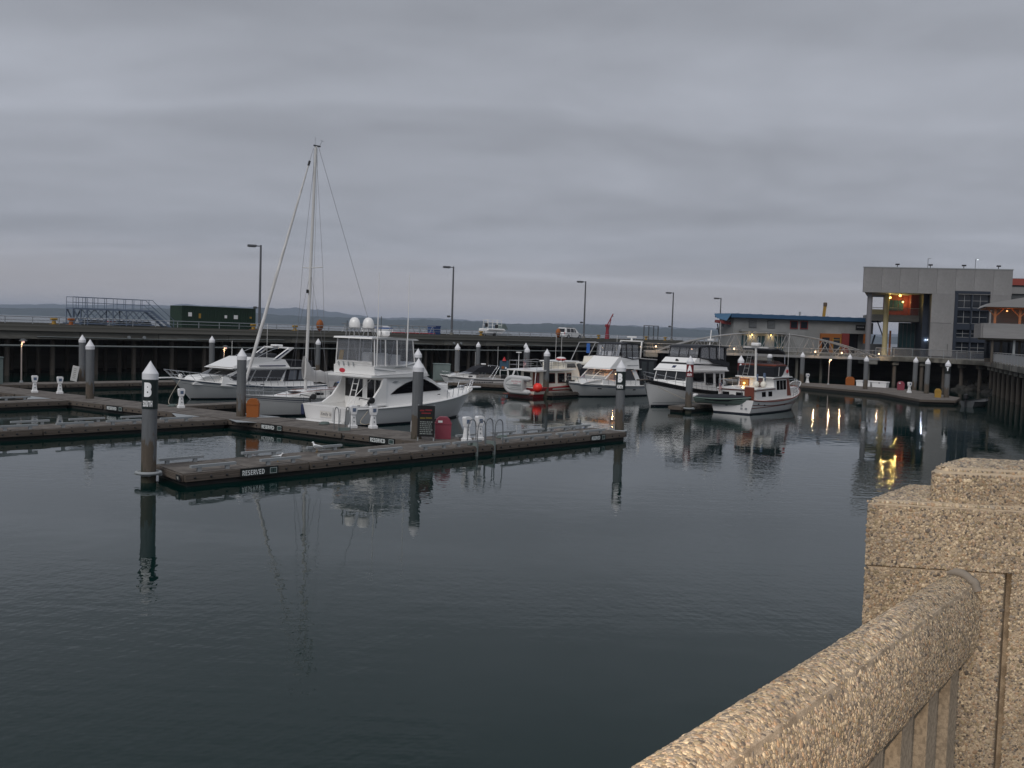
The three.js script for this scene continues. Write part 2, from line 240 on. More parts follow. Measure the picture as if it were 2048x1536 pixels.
// ------------------------------------------------------------------ things standing on the breakwater pier
{
  const t = thing('access_platform', 'blue-grey steel access platform on crossed legs with stairs and handrails', 'platform', pierAt(-19.3, -4), PT);
  const L = 8.2, H = 1.78, D = 1.5;
  part(t, 'walkway', J(bx(L, 0.16, D, L / 2, H, 0)), M.blueSteel);
  part(t, 'bottom_frame', J(bx(L + 0.6, 0.1, 0.1, L / 2, 0.35, D / 2 - 0.06), bx(L + 0.6, 0.1, 0.1, L / 2, 0.35, -D / 2 + 0.06)), M.blueSteel);
  for (const z of [-D / 2 + 0.06, D / 2 - 0.06]) {
    for (let k = 0; k < 5; k++) { const a = 1.55 + k * 1.35; part(t, 'brace', J(bar([a, 0.38, z], [a + 1.3, H - 0.06, z], 0.035), bar([a + 1.3, 0.4, z + 0.01], [a, H - 0.08, z + 0.01], 0.035)), M.blueSteel); }
    for (const x of [0.05, 0.8, 1.5, 4.1, 5.5]) part(t, 'leg', bar([x, 0, z], [x, H - 0.08, z], 0.06), M.blueSteel);
    part(t, 'brace', J(bar([0.15, H - 0.1, z], [0.75, 0.45, z], 0.07), bar([0.85, 0.45, z], [1.45, H - 0.1, z], 0.07)), M.blueSteel);
    for (const x of [0.05, 1.0, 1.25, 2.0, 2.15, 3.2, 4.1, 5.2, 6.1, 7.0, 7.9]) part(t, 'handrail_post', bar([x, H + 0.08, z], [x, H + 1.12, z], 0.028), M.blueSteel);
    part(t, 'handrail', J(bar([0.05, H + 1.12, z], [8.3, H + 1.12, z], 0.032), bar([0.05, H + 0.6, z], [8.1, H + 0.6, z], 0.025), bars([[8.3, H + 1.12, z], [8.45, H + 0.95, z], [10.7, 0.95, z], [10.7, 0, z]], 0.03), bars([[8.1, H + 0.6, z], [10.6, 0.4, z]], 0.025)), M.blueSteel);
    part(t, 'stair_stringer', beam([8.2, H, z], [10.5, 0.05, z], 0.06, 0.24), M.blueSteel);
  }
  for (let k = 0; k < 8; k++) part(t, 'step', bx(0.26, 0.04, D - 0.2, 8.35 + k * 0.285, H - 0.18 - k * 0.215, 0), M.blueSteel);
}
{
  const t = thing('storage_container', 'dark green steel storage container with white and yellow stickers', 'container', pierAt(-3.5, -4), PT);
  const L = 8.9, H = 2.5, D = 2.4, g = [];
  for (let k = 0; k < 30; k++) g.push(bx(L / 60, H - 0.3, 0.05, -L / 2 + (k + 0.5) * L / 30, H / 2, D / 2 + 0.01));
  part(t, 'body', J(bx(L, H, D, 0, H / 2, 0)), M.green); part(t, 'corrugation', J(g), M.green);
  part(t, 'top_rail', J(bx(L + 0.06, 0.14, 0.1, 0, H - 0.05, D / 2), bx(L + 0.06, 0.16, 0.1, 0, 0.08, D / 2), ...[-1, 1].map(s => bx(0.16, H, 0.12, s * L / 2, H / 2, D / 2))), M.green);
  for (const [x, y, w, h, m] of [[-3.55, 1.62, 0.42, 0.42, M.white], [-2.4, 1.5, 0.26, 0.5, M.yellow], [0.75, 1.5, 0.3, 0.32, M.white], [2.0, 1.5, 0.5, 0.42, M.white], [3.9, 1.5, 0.26, 0.2, M.yellow]]) part(t, 'sticker', bx(w, h, 0.012, x, y, D / 2 + 0.045), m);
}
function car(name, label, pos, turn, o) {
  const t = thing(name, label, o.cat || 'car', pos, turn, o.group), L = o.L, W = o.W / 2, H = o.H, m = o.m;
  const body = [[0, 0.35], [0, 0.8], [0.06, 0.98], [L * 0.73, 0.98], [L - 0.12, 0.86], [L, 0.62], [L - 0.04, 0.35]];
  part(t, 'body', cabin(body, (x, y) => W - 0.04 * Math.abs(y - 0.6)), m);
  const cab = o.cab || [[0.08, 0.97], [0.32, H - 0.06], [0.5, H], [L * 0.52, H], [L * 0.60, H - 0.07], [L * 0.76, 0.97]], wf = (x, y) => W - 0.05 - 0.16 * (y - 0.97) / (H - 0.97);
  part(t, 'cab', cabin(cab, wf), m);
  part(t, 'rear_window', facePane(cab[0], cab[1], wf, 0.12, 0.9, -0.86, 0.86, 0.012), M.tint); part(t, 'windscreen', facePane(cab[cab.length - 2], cab[cab.length - 1], wf, 0.08, 0.9, -0.88, 0.88, 0.012), M.tint);
  for (const w of o.wins || [[0.55, 0.33 * L - 0.1], [0.33 * L, 0.5 * L], [0.52 * L, 0.62 * L]]) for (const k of [1, -1]) part(t, 'side_window', sidePane([[w[0], 1.04], [w[0] + 0.06, H - 0.12], [Math.min(w[1], L * 0.57), H - 0.12], [w[1], 1.04]], wf, 0.012, [k]), M.tint);
  for (const x of [L * 0.19, L * 0.8]) for (const k of [1, -1]) { const wh = part(t, 'wheel', new THREE.CylinderGeometry(0.36, 0.36, 0.24, 18).rotateX(Math.PI / 2).translate(x, 0.36, k * (W - 0.1)), M.rubber); part(wh, 'rim', new THREE.CylinderGeometry(0.2, 0.2, 0.03, 14).rotateX(Math.PI / 2).translate(x, 0.36, k * (W + 0.03)), M.galv); }
  for (const k of [1, -1]) { part(t, 'tail_light', bx(0.05, 0.28, 0.16, -0.01, 0.88, k * (W - 0.12)), M.red); part(t, 'headlight', bx(0.06, 0.14, 0.3, L - 0.05, 0.72, k * (W - 0.25)), M.alu); }
  part(t, 'rear_bumper', bx(0.14, 0.2, W * 2 - 0.1, -0.04, 0.46, 0), M.grey); part(t, 'front_bumper', bx(0.14, 0.2, W * 2 - 0.1, L + 0.02, 0.46, 0), M.grey);
  if (o.rack) part(t, 'roof_rack', J(...[-1, 1].map(s => bar([0.6, H + 0.06, s * (W - 0.28)], [L * 0.48, H + 0.06, s * (W - 0.28)], 0.02)), ...[0.7, L * 0.45].map(x => bx(0.04, 0.05, W * 1.6, x, H + 0.05, 0))), M.black);
  return t;
}
car('parked_suv', 'white sport utility car with roof rack parked on the breakwater pier', pierAt(56.4, -3.6), PT, { L: 4.6, W: 1.85, H: 1.75, m: M.white, rack: true });
for (const [x, l, label] of [[-16.2, 2.3, 'low stack of dark timbers under the left half of the access platform'], [-12.0, 3.6, 'long low stack of dark timbers under the right half of the access platform']]) { const t = thing('timber_stack', label, 'timber', pierAt(x, -5.6), PT); for (let r = 0; r < 3; r++) for (let k = 0; k < 4; k++) part(t, 'timber', bx(l - 0.2 * hash(r, k, 2), 0.22, 0.26, 0.1 * (hash(k, r) - 0.5), 0.12 + r * 0.235, -0.45 + k * 0.3), M.darkGrey); }
{ const t = thing('supply_box', 'small white box with red lid between the timber stacks', 'box', pierAt(-14.5, -5.2), PT); part(t, 'body', bx(0.5, 0.55, 0.5, 0, 0.28, 0), M.white); part(t, 'lid', bx(0.54, 0.1, 0.54, 0, 0.61, 0), M.red); }
// yellow mooring bollards with orange bases
{
  const mk = (pos, label, group, cap, foot) => { const t = thing('mooring_bollard', label, 'bollard', pos, PT, group); t.scale.setScalar(0.8); part(t, 'base_plate', rbx(1.0, 0.3, 0.6, 0, 0.15, 0, 0.08), foot); part(t, 'post', cy(0.24, 0.2, 0.5, 0, 0.3, 0), cap); part(t, 'head', rbx(0.75, 0.24, 0.5, 0, 0.88, 0, 0.1), cap); return t; };
  for (const [x, w] of [[-22.2, 'beside the steel access platform'], [4.9, 'beside the orange buoy behind the sailboat mast'], [35.6, 'in front of the white trailer boat'], [62.4, 'between the white car and the red crane'], [75.6, 'near the tall gate frame'], [81.4, 'near the tall gate frame']]) mk(pierAt(x, -0.75), 'yellow cast mooring bollard ' + w, 'yellow bollards on the breakwater pier', M.yellow, M.yellow);
  mk(pierAt(-0.6, -0.75), 'orange mooring bollard beside the green container', undefined, M.yellow, M.orange);
  mk(pierAt(-20.6, -0.75), 'flat rusty orange mooring bollard under the access platform', undefined, mat(0.3, 0.09, 0.02, 0.8), mat(0.3, 0.09, 0.02, 0.8));
}
for (const [x, s, label] of [[8.5, 0.62, 'round orange buoy standing on the breakwater pier behind the sailboat'], [52.5, 0.62, 'round orange buoy on the breakwater pier behind the white car']]) {
  const t = thing('orange_buoy', label, 'buoy', pierAt(x, -0.9), PT + 0.5);
  part(t, 'float', sp(s, 0, s + 0.3, 0, 0.95, 1.05, 0.6), M.orange); part(t, 'stand', J(bx(0.9, 0.08, 0.7, 0, 0.04, 0), bar([0, 0.05, 0], [0, 0.6, 0], 0.06)), M.orange); part(t, 'eye', new THREE.TorusGeometry(0.09, 0.03, 6, 12).translate(0, s * 2.05 + 0.32, 0), M.galv);
}
{ // spare gangway sections and a trestle stack
  const t = thing('gangway_stack', 'stack of grey aluminium gangway trusses lying on the breakwater pier', 'gangway', pierAt(13.8, -3.5), PT);
  for (const [x0, n, z, y0, h] of [[0, 5, 0, 0.1, 1.15], [6.6, 7, 0.9, 0.1, 1.1], [1.5, 5, -1.1, 0.1, 0.9]]) {
    const g = part(t, 'truss', J(bar([x0, y0, z], [x0 + n * 1.2, y0, z], 0.05), bar([x0, y0 + h, z], [x0 + n * 1.2, y0 + h, z], 0.05)), M.alu);
    for (let k = 0; k < n; k++) { const a = x0 + k * 1.2; part(g, 'web_bar', J(bar([a, y0, z], [a + 0.6, y0 + h, z], 0.035), bar([a + 0.6, y0 + h, z], [a + 1.2, y0, z], 0.035)), M.alu); }
  }
  part(t, 'red_bar', bar([7, 0.3, 1.3], [14.5, 0.3, 1.3], 0.06), M.red); 
  const k = thing('blue_skip', 'blue steel box at the end of the gangway trusses', 'box', pierAt(29.3, -3.4), PT); part(k, 'body', J(bx(1.2, 1.2, 1.2, 0, 0.65, 0)), mat(0.02, 0.06, 0.2, 0.6)); part(k, 'rib', J(...[-0.4, 0, 0.4].map(x => bx(0.06, 1.16, 0.06, x, 0.65, 0.62)), bx(1.3, 0.1, 1.3, 0, 1.28, 0)), mat(0.02, 0.05, 0.16, 0.6)); part(k, 'foot', J(bx(0.15, 0.1, 1.2, -0.4, 0.02, 0), bx(0.15, 0.1, 1.2, 0.4, 0.02, 0)), M.darkGrey);
  const b = thing('covered_skiff', 'upturned white skiff with a blue stripe behind the gangway trusses', 'boat', pierAt(19.5, -6), PT); part(b, 'hull', cabin([[0, 0.3], [0.2, 1.05], [3.4, 1.1], [4.2, 0.8], [4.4, 0.3]], (x, y) => 0.85 - 0.35 * (y - 0.3)), M.white); part(b, 'stripe', sidePane([[0.12, 0.72], [0.16, 0.92], [4.05, 0.92], [4.25, 0.72]], (x, y) => 0.85 - 0.35 * (y - 0.3), 0.02), M.canvasBlue); part(b, 'trestle', J(bx(0.1, 0.3, 1.4, 0.8, 0.15, 0), bx(0.1, 0.3, 1.4, 3.4, 0.15, 0)), M.timber);
}
{ // a small white workboat on a trailer with wire cages and motors
  const t = thing('trailer_boat', 'white workboat on a trailer with twin wire cages and outboard motors', 'boat', pierAt(38.8, -4), PT);
  part(t, 'hull', cabin([[0.6, 0.75], [0.7, 0.5], [3.8, 0.55], [4.9, 0.95], [4.8, 1.05], [0.6, 1.02]], (x, y) => 0.8 - 0.10 * Math.max(0, x - 3.2) ** 2), M.white);
  part(t, 'pontoon', J(...[-1, 1].map(s => bar([0.8, 1.1, s * 0.8], [4.2, 1.1, s * 0.8], 0.14, 10))), M.gel);
  for (const x of [1.6, 3.6]) { const c = part(t, 'cage', J(...[-0.45, 0.45].flatMap(a => [-0.5, 0.5].map(b => bar([x + a, 1.1, b], [x + a * 0.9, 2.45, b * 0.9], 0.035))), ...[1.7, 2.1, 2.45].map(y => path([[x - 0.42, y, -0.46], [x + 0.42, y, -0.46], [x + 0.42, y, 0.46], [x - 0.42, y, 0.46]], 0.03, 24, 5, true))), M.gel); }
  part(t, 'motor', J(rbx(0.3, 0.55, 0.4, 1.0, 1.7, 0.3, 0.1), rbx(0.35, 0.5, 0.4, 3.0, 1.55, 0.4, 0.1)), M.black); part(t, 'tarpaulin', cabin([[3.9, 1.15], [4.1, 1.9], [4.7, 1.9], [5.3, 1.15]], 0.6), M.greyGreen);
  const tr = part(t, 'trailer', J(bx(6.4, 0.1, 0.12, 2.9, 0.45, 0.5), bx(6.4, 0.1, 0.12, 2.9, 0.45, -0.5), bx(0.1, 0.1, 1.9, 2.0, 0.4, 0)), M.galv); for (const s of [-1, 1]) part(tr, 'wheel', new THREE.CylinderGeometry(0.33, 0.33, 0.2, 16).rotateX(Math.PI / 2).translate(2, 0.33, s * 1.05), M.rubber);
}
{ // red davit crane
  const t = thing('davit_crane', 'red davit crane with raised jib on the breakwater pier', 'crane', pierAt(69.1, -4), PT - 0.2);
  part(t, 'pedestal', J(cy(0.42, 0.24, 1.6, 0, 0, 0, 10), cy(0.24, 0.24, 0.6, 0, 1.6, 0, 10)), mat(0.22, 0.014, 0.025, 0.6)); part(t, 'housing', rbx(0.5, 0.45, 0.45, -0.1, 2.35, 0, 0.08), mat(0.25, 0.02, 0.03, 0.6));
  part(t, 'jib', J(bar([-0.2, 2.2, 0], [1.15, 4.3, 0], 0.09, 8)), mat(0.22, 0.014, 0.025, 0.6)); part(t, 'hydraulic_ram', bar([0.25, 1.7, 0], [0.75, 3.4, 0], 0.07), mat(0.25, 0.02, 0.03, 0.5)); part(t, 'hook_line', J(bar([1.12, 4.3, 0], [1.12, 4.0, 0], 0.02), sp(0.08, 1.12, 3.95, 0)), M.black);
}
{ // tall dark gate frame
  const t = thing('gate_frame', 'tall dark steel gate frame with wire infill on the breakwater pier', 'gate', pierAt(79.7, -4), PT);
  for (const x of [0, 1.5, 3.0, 4.4]) part(t, 'post', bx(0.12, 2.6, 0.12, x, 1.3, 0), M.darkGrey);
  part(t, 'top_rail', bx(4.5, 0.1, 0.1, 2.2, 2.65, 0), M.darkGrey); part(t, 'bottom_rail', bx(4.5, 0.08, 0.1, 2.2, 0.15, 0), M.darkGrey);
  const w = []; for (let k = 1; k < 22; k++) w.push(bar([k * 0.2, 0.2, 0], [k * 0.2, 2.6, 0], 0.008, 4)); part(t, 'mesh', J(w), M.darkGrey);
}
// ------------------------------------------------------------------ wharf, bridge and buildings on the far right
const WD = 3.8;
const wharfEdge = [[47.6, -131.8], [54.6, -131.2], [57.2, -121.6], [50.6, -103], [45.2, -88], [41, -62], [39, -40]];
{
  const t = thing('wharf', 'concrete wharf on piles under the buildings with dark water beneath', 'wharf');
  part(t, 'deck', slab([...wharfEdge, [95, -40], [95, -200], [26, -200], [26, -146.5], [44, -146.5], [47.6, -138]], WD - 0.55, WD), M.pierConcrete);
  for (let i = 0; i < wharfEdge.length - 1; i++) { const [a, b] = [wharfEdge[i], wharfEdge[i + 1]], n = Math.ceil(Math.hypot(b[0] - a[0], b[1] - a[1]) / 4.5); for (let k = 0; k < n; k++) { const x = lerp(a[0], b[0], (k + 0.5) / n) + 1.1, z = lerp(a[1], b[1], (k + 0.5) / n) - 0.6; part(t, 'pile', cy(0.24, 0.24, 4.2, x, -1, z, 10), M.timber); part(t, 'pile_cap', bx(0.8, 0.5, 0.8, x, WD - 0.81, z), M.pierConcrete); } }
  for (let k = 0; k < 6; k++) part(t, 'pile', cy(0.22, 0.22, 4.2, 27.5 + k * 3.6, -1, -147.6, 10), M.pierConcrete);
  part(t, 'back_wall', J(beam([26, 1.4, -158], [60, 1.4, -158], 0.6, 3.6), beam([60, 1.4, -158], [66, 1.4, -118], 0.6, 3.6), beam([66, 1.4, -118], [52, 1.4, -60], 0.6, 3.6)), M.pierConcrete);
}
{ // rock slope under the wharf
  const g = new THREE.IcosahedronGeometry(1, 0), n = 420, im = new THREE.InstancedMesh(g, mat(0.030, 0.029, 0.026, 0.95), n), m = new THREE.Matrix4(), q = new THREE.Quaternion();
  for (let i = 0; i < n; i++) { const t = rnd(), s = rnd(), x = lerp(55.5, 64, s) + 6 * (t > 0.5 ? 1 - t : t), z = lerp(-128, -84, t), r = 0.35 + 0.6 * rnd(); q.setFromEuler(new THREE.Euler(rnd() * 6, rnd() * 6, rnd() * 6)); m.compose(V(x - (t > 0.6 ? (t - 0.6) * 14 : 0), -0.4 + s * 2.6, z), q, V(r, r * 0.8, r)); im.setMatrixAt(i, m); im.setColorAt(i, new THREE.Color().setScalar(0.6 + 0.8 * rnd())); }
  im.name = 'riprap'; im.userData = { kind: 'stuff', label: 'dark riprap boulders on the slope below the wharf', category: 'rocks' }; im.castShadow = im.receiveShadow = true; scene.add(im);
}
function balusterRail(name, label, pts, y, o = {}) {
  const t = thing(name, label, 'railing');
  for (let i = 0; i < pts.length - 1; i++) {
    const a = pts[i], b = pts[i + 1], L = Math.hypot(b[0] - a[0], b[1] - a[1]), n = Math.max(1, Math.round(L / 2.4)), P = (s, h) => [lerp(a[0], b[0], s), y + h, lerp(a[1], b[1], s)];
    for (let k = 0; k < n; k++) {
      part(t, 'post', bar(P(k / n, 0), P(k / n, 1.1), 0.04, 6), M.galv);
      const g = []; for (let q = 1; q < 16; q++) { const s = (k + q / 16) / n; g.push(bar(P(s, 0.12), P(s, 1.0), 0.018, 4)); }
      part(t, 'baluster_panel', J(bar(P(k / n, 0.12), P((k + 1) / n, 0.12), 0.022, 5), g), M.alu);
    }
    part(t, 'top_rail', bar(P(0, 1.1), P(1, 1.1), 0.045, 6), M.alu);
  }
  return t;
}
balusterRail('wharf_railing', 'pale metal baluster railing along the edge of the wharf', wharfEdge.map(p => [p[0] + 0.15, p[1] - 0.1]), WD);
M.bridgeGrey = mat(0.28, 0.28, 0.28, 0.55, { metalness: 0.3 });
{ // bowstring footbridge
  const t = thing('footbridge', 'grey arched truss footbridge with handrails in front of the blue-roofed building', 'bridge');
  const x0 = 17.2, x1 = 47.6, z = -130, yb = 3.45, arch = x => yb + 0.15 + 2.75 * Math.max(0, 1 - Math.pow((x - 33.2) / 14.4, 2));
  part(t, 'deck', bx(x1 - x0, 0.22, 2.2, (x0 + x1) / 2, yb - 0.05, z - 1.1), M.concrete);
  for (const dz of [0, -2.2]) {
    part(t, 'bottom_chord', bx(x1 - x0, 0.3, 0.16, (x0 + x1) / 2, yb + 0.02, z + dz + 0.09), M.bridgeGrey);
    const a = []; for (let k = 0; k <= 30; k++) { const x = lerp(18.8, 47.4, k / 30); a.push([x, arch(x), z + dz]); } part(t, 'arch_chord', J(path(a, 0.075, 60, 8)), M.bridgeGrey);
    for (let k = 0; k < 11; k++) { const xa = 20.4 + k * 2.4, xb = xa + 1.2, xc = xa + 2.4; part(t, 'web_member', J(bar([xa, yb + 0.1, z + dz], [xb, arch(xb), z + dz], 0.05), bar([xb, arch(xb), z + dz], [Math.min(xc, 46.6), yb + 0.1, z + dz], 0.05)), M.bridgeGrey); if (k % 2 === 0) part(t, 'post', bar([xa, yb + 0.1, z + dz], [xa, arch(xa), z + dz], 0.05), M.bridgeGrey); }
    part(t, 'handrail', J(bar([x0, yb + 1.1, z + dz + 0.12], [x1, yb + 1.1, z + dz + 0.12], 0.035), bar([x0, yb + 0.6, z + dz + 0.12], [x1, yb + 0.6, z + dz + 0.12], 0.025)), M.bridgeGrey);
    const g = []; for (let x = x0 + 0.2; x < x1; x += 0.2) g.push(bar([x, yb + 0.15, z + dz + 0.12], [x, yb + 1.1, z + dz + 0.12], 0.010, 4)); part(t, 'baluster_panel', J(g), M.bridgeGrey);
  }
  for (const x of [18, 32.5, 46.5]) { part(t, 'pier_column', cy(0.3, 0.3, 3.8, x, -1, z - 1.1, 12), M.concrete); part(t, 'pier_head', bx(1.5, 0.5, 2.8, x, yb - 0.42, z - 1.1), M.concrete); }
}
function railLamp(pos, label, cd, group) { const t = thing('rail_lamp', label, 'lamp', pos, 0, group); part(t, 'bracket', J(bar([0, -0.6, -0.05], [0, 0.05, -0.05], 0.03), bx(0.2, 0.05, 0.2, 0, 0.15, 0)), M.darkGrey); part(t, 'globe', sp(0.10, 0, 0, 0.05), M.bulb); lampLight(t, 0, 0, 0.3, cd); return t; }
for (const [x, y, z, cd] of [[16.53, 4.03, -129.6, 2.5], [18.45, 4.15, -129.6, 2.5], [28.58, 4.17, -129.6, 2.5], [39.09, 4.13, -129.6, 2.5], [42.51, 4.11, -129.6, 2]]) railLamp([x, y, z], 'small lit warm lamp on the railing of the arched footbridge', cd, 'lit lamps on the footbridge railing');
railLamp([47.9, 4.12, -131.2], 'small lit warm lamp where the footbridge meets the wharf', 6);
{ // blue-roofed building
  const t = thing('blue_roof_building', 'grey clad building with blue metal roof and red window frames behind the footbridge', 'building', [32.43, WD, -148], 0.0911);
  const y = h => h - WD, W = 22, D = 11;
  part(t, 'wall', J(slab([[0, 0], [17.5, 0], [17.5, -1.6], [21.2, -1.6], [21.2, -D], [1.6, -D], [-1.2, -3.2]], 0.02, y(8.55))), M.siding);
  part(t, 'upper_wall', J(bx(3.9, y(8.5) - y(6.8), 1.75, 19.4, (y(8.5) + y(6.8)) / 2, -0.85)), M.siding);
  const rf = part(t, 'roof', J(slab([[-0.6, 0.8], [22.3, 0.5], [22.3, -D - 0.6], [1.2, -D], [-1.9, -3.4]], y(8.6), y(9.18))), M.blueRoof);
  part(rf, 'seam', J(...Array.from({ length: 13 }, (_, k) => bx(0.06, 0.06, 11, 0.6 + k * 1.7, y(9.21), -5))), M.blueRoof);
  part(t, 'roof_wing', tri([...quad([-0.62, y(9.17), 0.78], [-2.2, y(9.12), -2.9], [-2.0, y(8.45), -1.9], [-1.25, y(8.1), 0.5])]), mat(0.05, 0.14, 0.25, 0.4));
  part(t, 'red_fin', J(bx(2.2, 0.40, 1.0, -1.35, y(7.85), -1.0, 0.1, -0.12)), M.redPaint); part(t, 'strut', bar([-2.1, y(7.6), -1.2], [-1.35, 0, -1.2], 0.09, 8), M.navyPaint);
  part(t, 'strut', bar([21.4, y(6.7), 0.6], [20.4, 0, 1.1], 0.13, 8), M.navyPaint);
  for (const x of [2.85, 5.66]) { const l = part(t, 'louvre', bx(1.15, 1.15, 0.08, x, y(7.77), 0.04), M.darkGrey); for (let k = 0; k < 6; k++) part(l, 'slat', bx(1.05, 0.04, 0.1, x, y(7.3) + k * 0.18, 0.10), M.grey); }
  for (const x of [9.13, 10.67]) { const w = part(t, 'window', bx(1.0, 1.0, 0.06, x, y(7.83), 0.03), M.glassDark); part(w, 'frame', J(bx(1.2, 0.1, 0.12, x, y(8.37), 0.05), bx(1.2, 0.1, 0.12, x, y(7.29), 0.05), bx(0.1, 1.0, 0.12, x - 0.55, y(7.83), 0.05), bx(0.1, 1.0, 0.12, x + 0.55, y(7.83), 0.05)), M.redPaint); }
  for (const s of [0.3, 0.75]) part(t, 'side_window', bx(0.5, 1.0, 0.1, -1.2 * s, y(7.7), -3.2 * s, -1.212), M.glassDark);
  part(t, 'awning', J(bx(7.2, 0.3, 1.2, 4.4, y(6.72), 0.6)), M.siding);
  for (const [a, b] of [[1.0, 2.1], [3.6, 4.8], [6.2, 7.7]]) { const d = part(t, 'teal_door', bx(b - a, 2.2, 0.08, (a + b) / 2, 1.12, 0.04), M.tealGlass); part(d, 'frame', J(bx(0.07, 2.2, 0.06, a, 1.12, 0.09), bx(0.07, 2.2, 0.06, b, 1.12, 0.09), bx(0.05, 2.2, 0.06, (a + b) / 2, 1.12, 0.1)), M.alu); }
  for (const x of [2.77, 5.67]) { const l = part(t, 'wall_lamp', J(bx(0.2, 0.12, 0.25, x, y(6.3), 0.15)), M.darkGrey); part(l, 'bulb', sp(0.12, x, y(6.16), 0.22), M.sodium); lampLight(t, x, y(6.0), 0.4, x < 4 ? 3.5 : 1.8, [1, 0.72, 0.35]); }
  { const o = part(t, 'orange_entrance', J(bx(3.2, 2.9, 0.5, 14.8, 1.45, 0.2)), mat(0.26, 0.085, 0.015, 0.6)); part(o, 'door', J(bx(1.1, 2.3, 0.06, 13.95, 1.15, 0.49), bx(1.0, 2.3, 0.06, 15.6, 1.15, 0.49)), M.glassDark); part(o, 'door_trim', J(bx(0.08, 2.3, 0.08, 15.05, 1.15, 0.52), bx(0.08, 2.3, 0.08, 16.15, 1.15, 0.52), bx(1.2, 0.08, 0.08, 15.6, 2.0, 0.52)), M.yellow); }
  part(t, 'red_wall', bx(1.1, 3.0, 0.4, 17.05, 1.5, 0.15), M.redPaint); part(t, 'entrance_recess', bx(2.1, 3.0, 0.1, 18.7, 1.5, -1.5), M.glassDark); part(t, 'column', bx(0.4, 3.0, 0.4, 20.2, 1.5, 0.0), M.orangePaint);
  const st = textTex(256, 128, (c, w, h) => { c.fillStyle = '#15171a'; c.fillRect(0, 0, w, h); c.fillStyle = '#9a9aa0'; c.fillRect(30, 48, 60, 14); c.fillRect(98, 48, 74, 14); c.fillRect(180, 48, 50, 14); });
  const sg = part(t, 'wall_sign', new THREE.PlaneGeometry(1.4, 0.75).translate(19.35, y(7.75), 0.09), mapped(st, 0.7)); part(sg, 'sign_back', bx(1.44, 0.79, 0.05, 19.35, y(7.75), 0.055), M.black);
  part(t, 'roof_vent', J(cy(0.12, 0.12, 0.6, 11.5, y(9.18), -4), cy(0.2, 0.1, 0.15, 11.5, y(9.78), -4)), M.grey);
}
{ // main waterfront building
  const t = thing('terminal_building', 'pale panelled waterfront building with open terrace bay and tall blue glazed bay', 'building', [48.56, WD, -140], -0.21);
  const y = h => h - WD, X0 = -0.1, X1 = 19.1, D = 16;
  // upper band in panels
  for (let k = 0; k < 8; k++) part(t, 'facade_panel', bx(2.38, 3.42, 0.5, X0 + 1.2 + k * 2.4, y(14.28), -0.25), M.panel);
  part(t, 'parapet', bx(X1 - X0 + 0.1, 0.12, 0.7, (X0 + X1) / 2, y(16.05), -0.3), M.grey);
  part(t, 'soffit', J(slab([[0.15, -0.5], [18.9, -0.5], [18.9, -D], [2.6, -D]], y(12.6), y(15.9))), M.panel);
  // pale pier block between the bays, with panel seam
  for (const [a, b] of [[4.0, 8.55], [8.59, 12.56]]) part(t, 'pier_panel', bx(2.95, b - a, 0.5, 10.45, y((a + b) / 2), -0.25), M.panel);
  part(t, 'pier_core', bx(2.8, y(12.5), D - 1, 10.45, y(12.5) / 2, -D / 2 - 0.3), M.navyPaint);
  // glazed bay: navy frame, panes
  part(t, 'glazed_wall', bx(4.35, y(12.9) - 0.1, 0.3, 14.15, y(12.9) / 2, -0.6), M.navyPaint);
  part(t, 'bay_frame', J(bx(4.5, 0.35, 0.5, 14.15, y(12.85), -0.2), bx(0.4, y(12.7), 0.5, 12.15, y(12.7) / 2, -0.2), bx(0.18, y(12.7), 0.35, 14.15, y(12.7) / 2, -0.25), bx(4.3, 0.35, 0.35, 14.2, y(10.55), -0.25), bx(4.3, 0.8, 0.35, 14.2, y(8.15), -0.25), bx(4.3, 0.6, 0.35, 14.2, y(6.35), -0.25)), M.navyPaint);
  for (const [ya, yb] of [[10.75, 12.65], [8.6, 10.35], [6.7, 7.7], [4.6, 6.0]]) for (const [xa, xb] of [[12.38, 14.03], [14.27, 16.2]]) for (let i = 0; i < 2; i++) for (let j = 0; j < 2; j++) {
    const w = (xb - xa) / 2, h = (yb - ya) / 2, cx = xa + (i + 0.5) * w, c = y(ya) + (j + 0.5) * h; const p = part(t, 'window_pane', bx(w - 0.04, h - 0.04, 0.03, cx, c, -0.4), M.glassDark); part(p, 'glazing_bar', J(bx(w, 0.05, 0.06, cx, c - h / 2 + 0.02, -0.35), bx(0.05, h, 0.06, cx - w / 2 + 0.02, c, -0.35)), M.alu);
  }
  for (const [a, b] of [[4.0, 8.5], [8.54, 12.56]]) part(t, 'side_panel', bx(2.6, b - a, 0.5, 17.75, y((a + b) / 2), -0.25), M.panel);
  part(t, 'gable_wall', bx(0.4, y(15.9), D - 1, X1 - 0.2, y(15.9) / 2, -D / 2 - 0.3), M.panel);
  // open bay: columns, terrace, red room
  part(t, 'column', cy(0.36, 0.36, y(12.6), 1.05, 0, -1.2, 16), mat(0.17, 0.165, 0.175, 0.7)); part(t, 'round_column', cy(0.36, 0.36, y(12.6), 3.85, 0, -5, 16), mat(0.5, 0.42, 0.22, 0.6));  // left column: its backlit shade is put into the dark grey colour
  part(t, 'terrace_slab', bx(7.4, 0.9, 8, 5.4, y(9.2), -9), M.concrete); part(t, 'terrace_screen', J(bx(2.2, 0.75, 0.06, 2.9, y(10.0), -5.05)), mat(0.5, 0.42, 0.2, 0.6));
  { const g = []; for (let x = 1.8; x < 8.4; x += 0.16) g.push(bar([x, y(9.65), -4.95], [x, y(10.6), -4.95], 0.012, 4)); part(t, 'terrace_railing', J(bar([1.7, y(10.62), -4.95], [8.5, y(10.62), -4.95], 0.04), g), M.alu); }
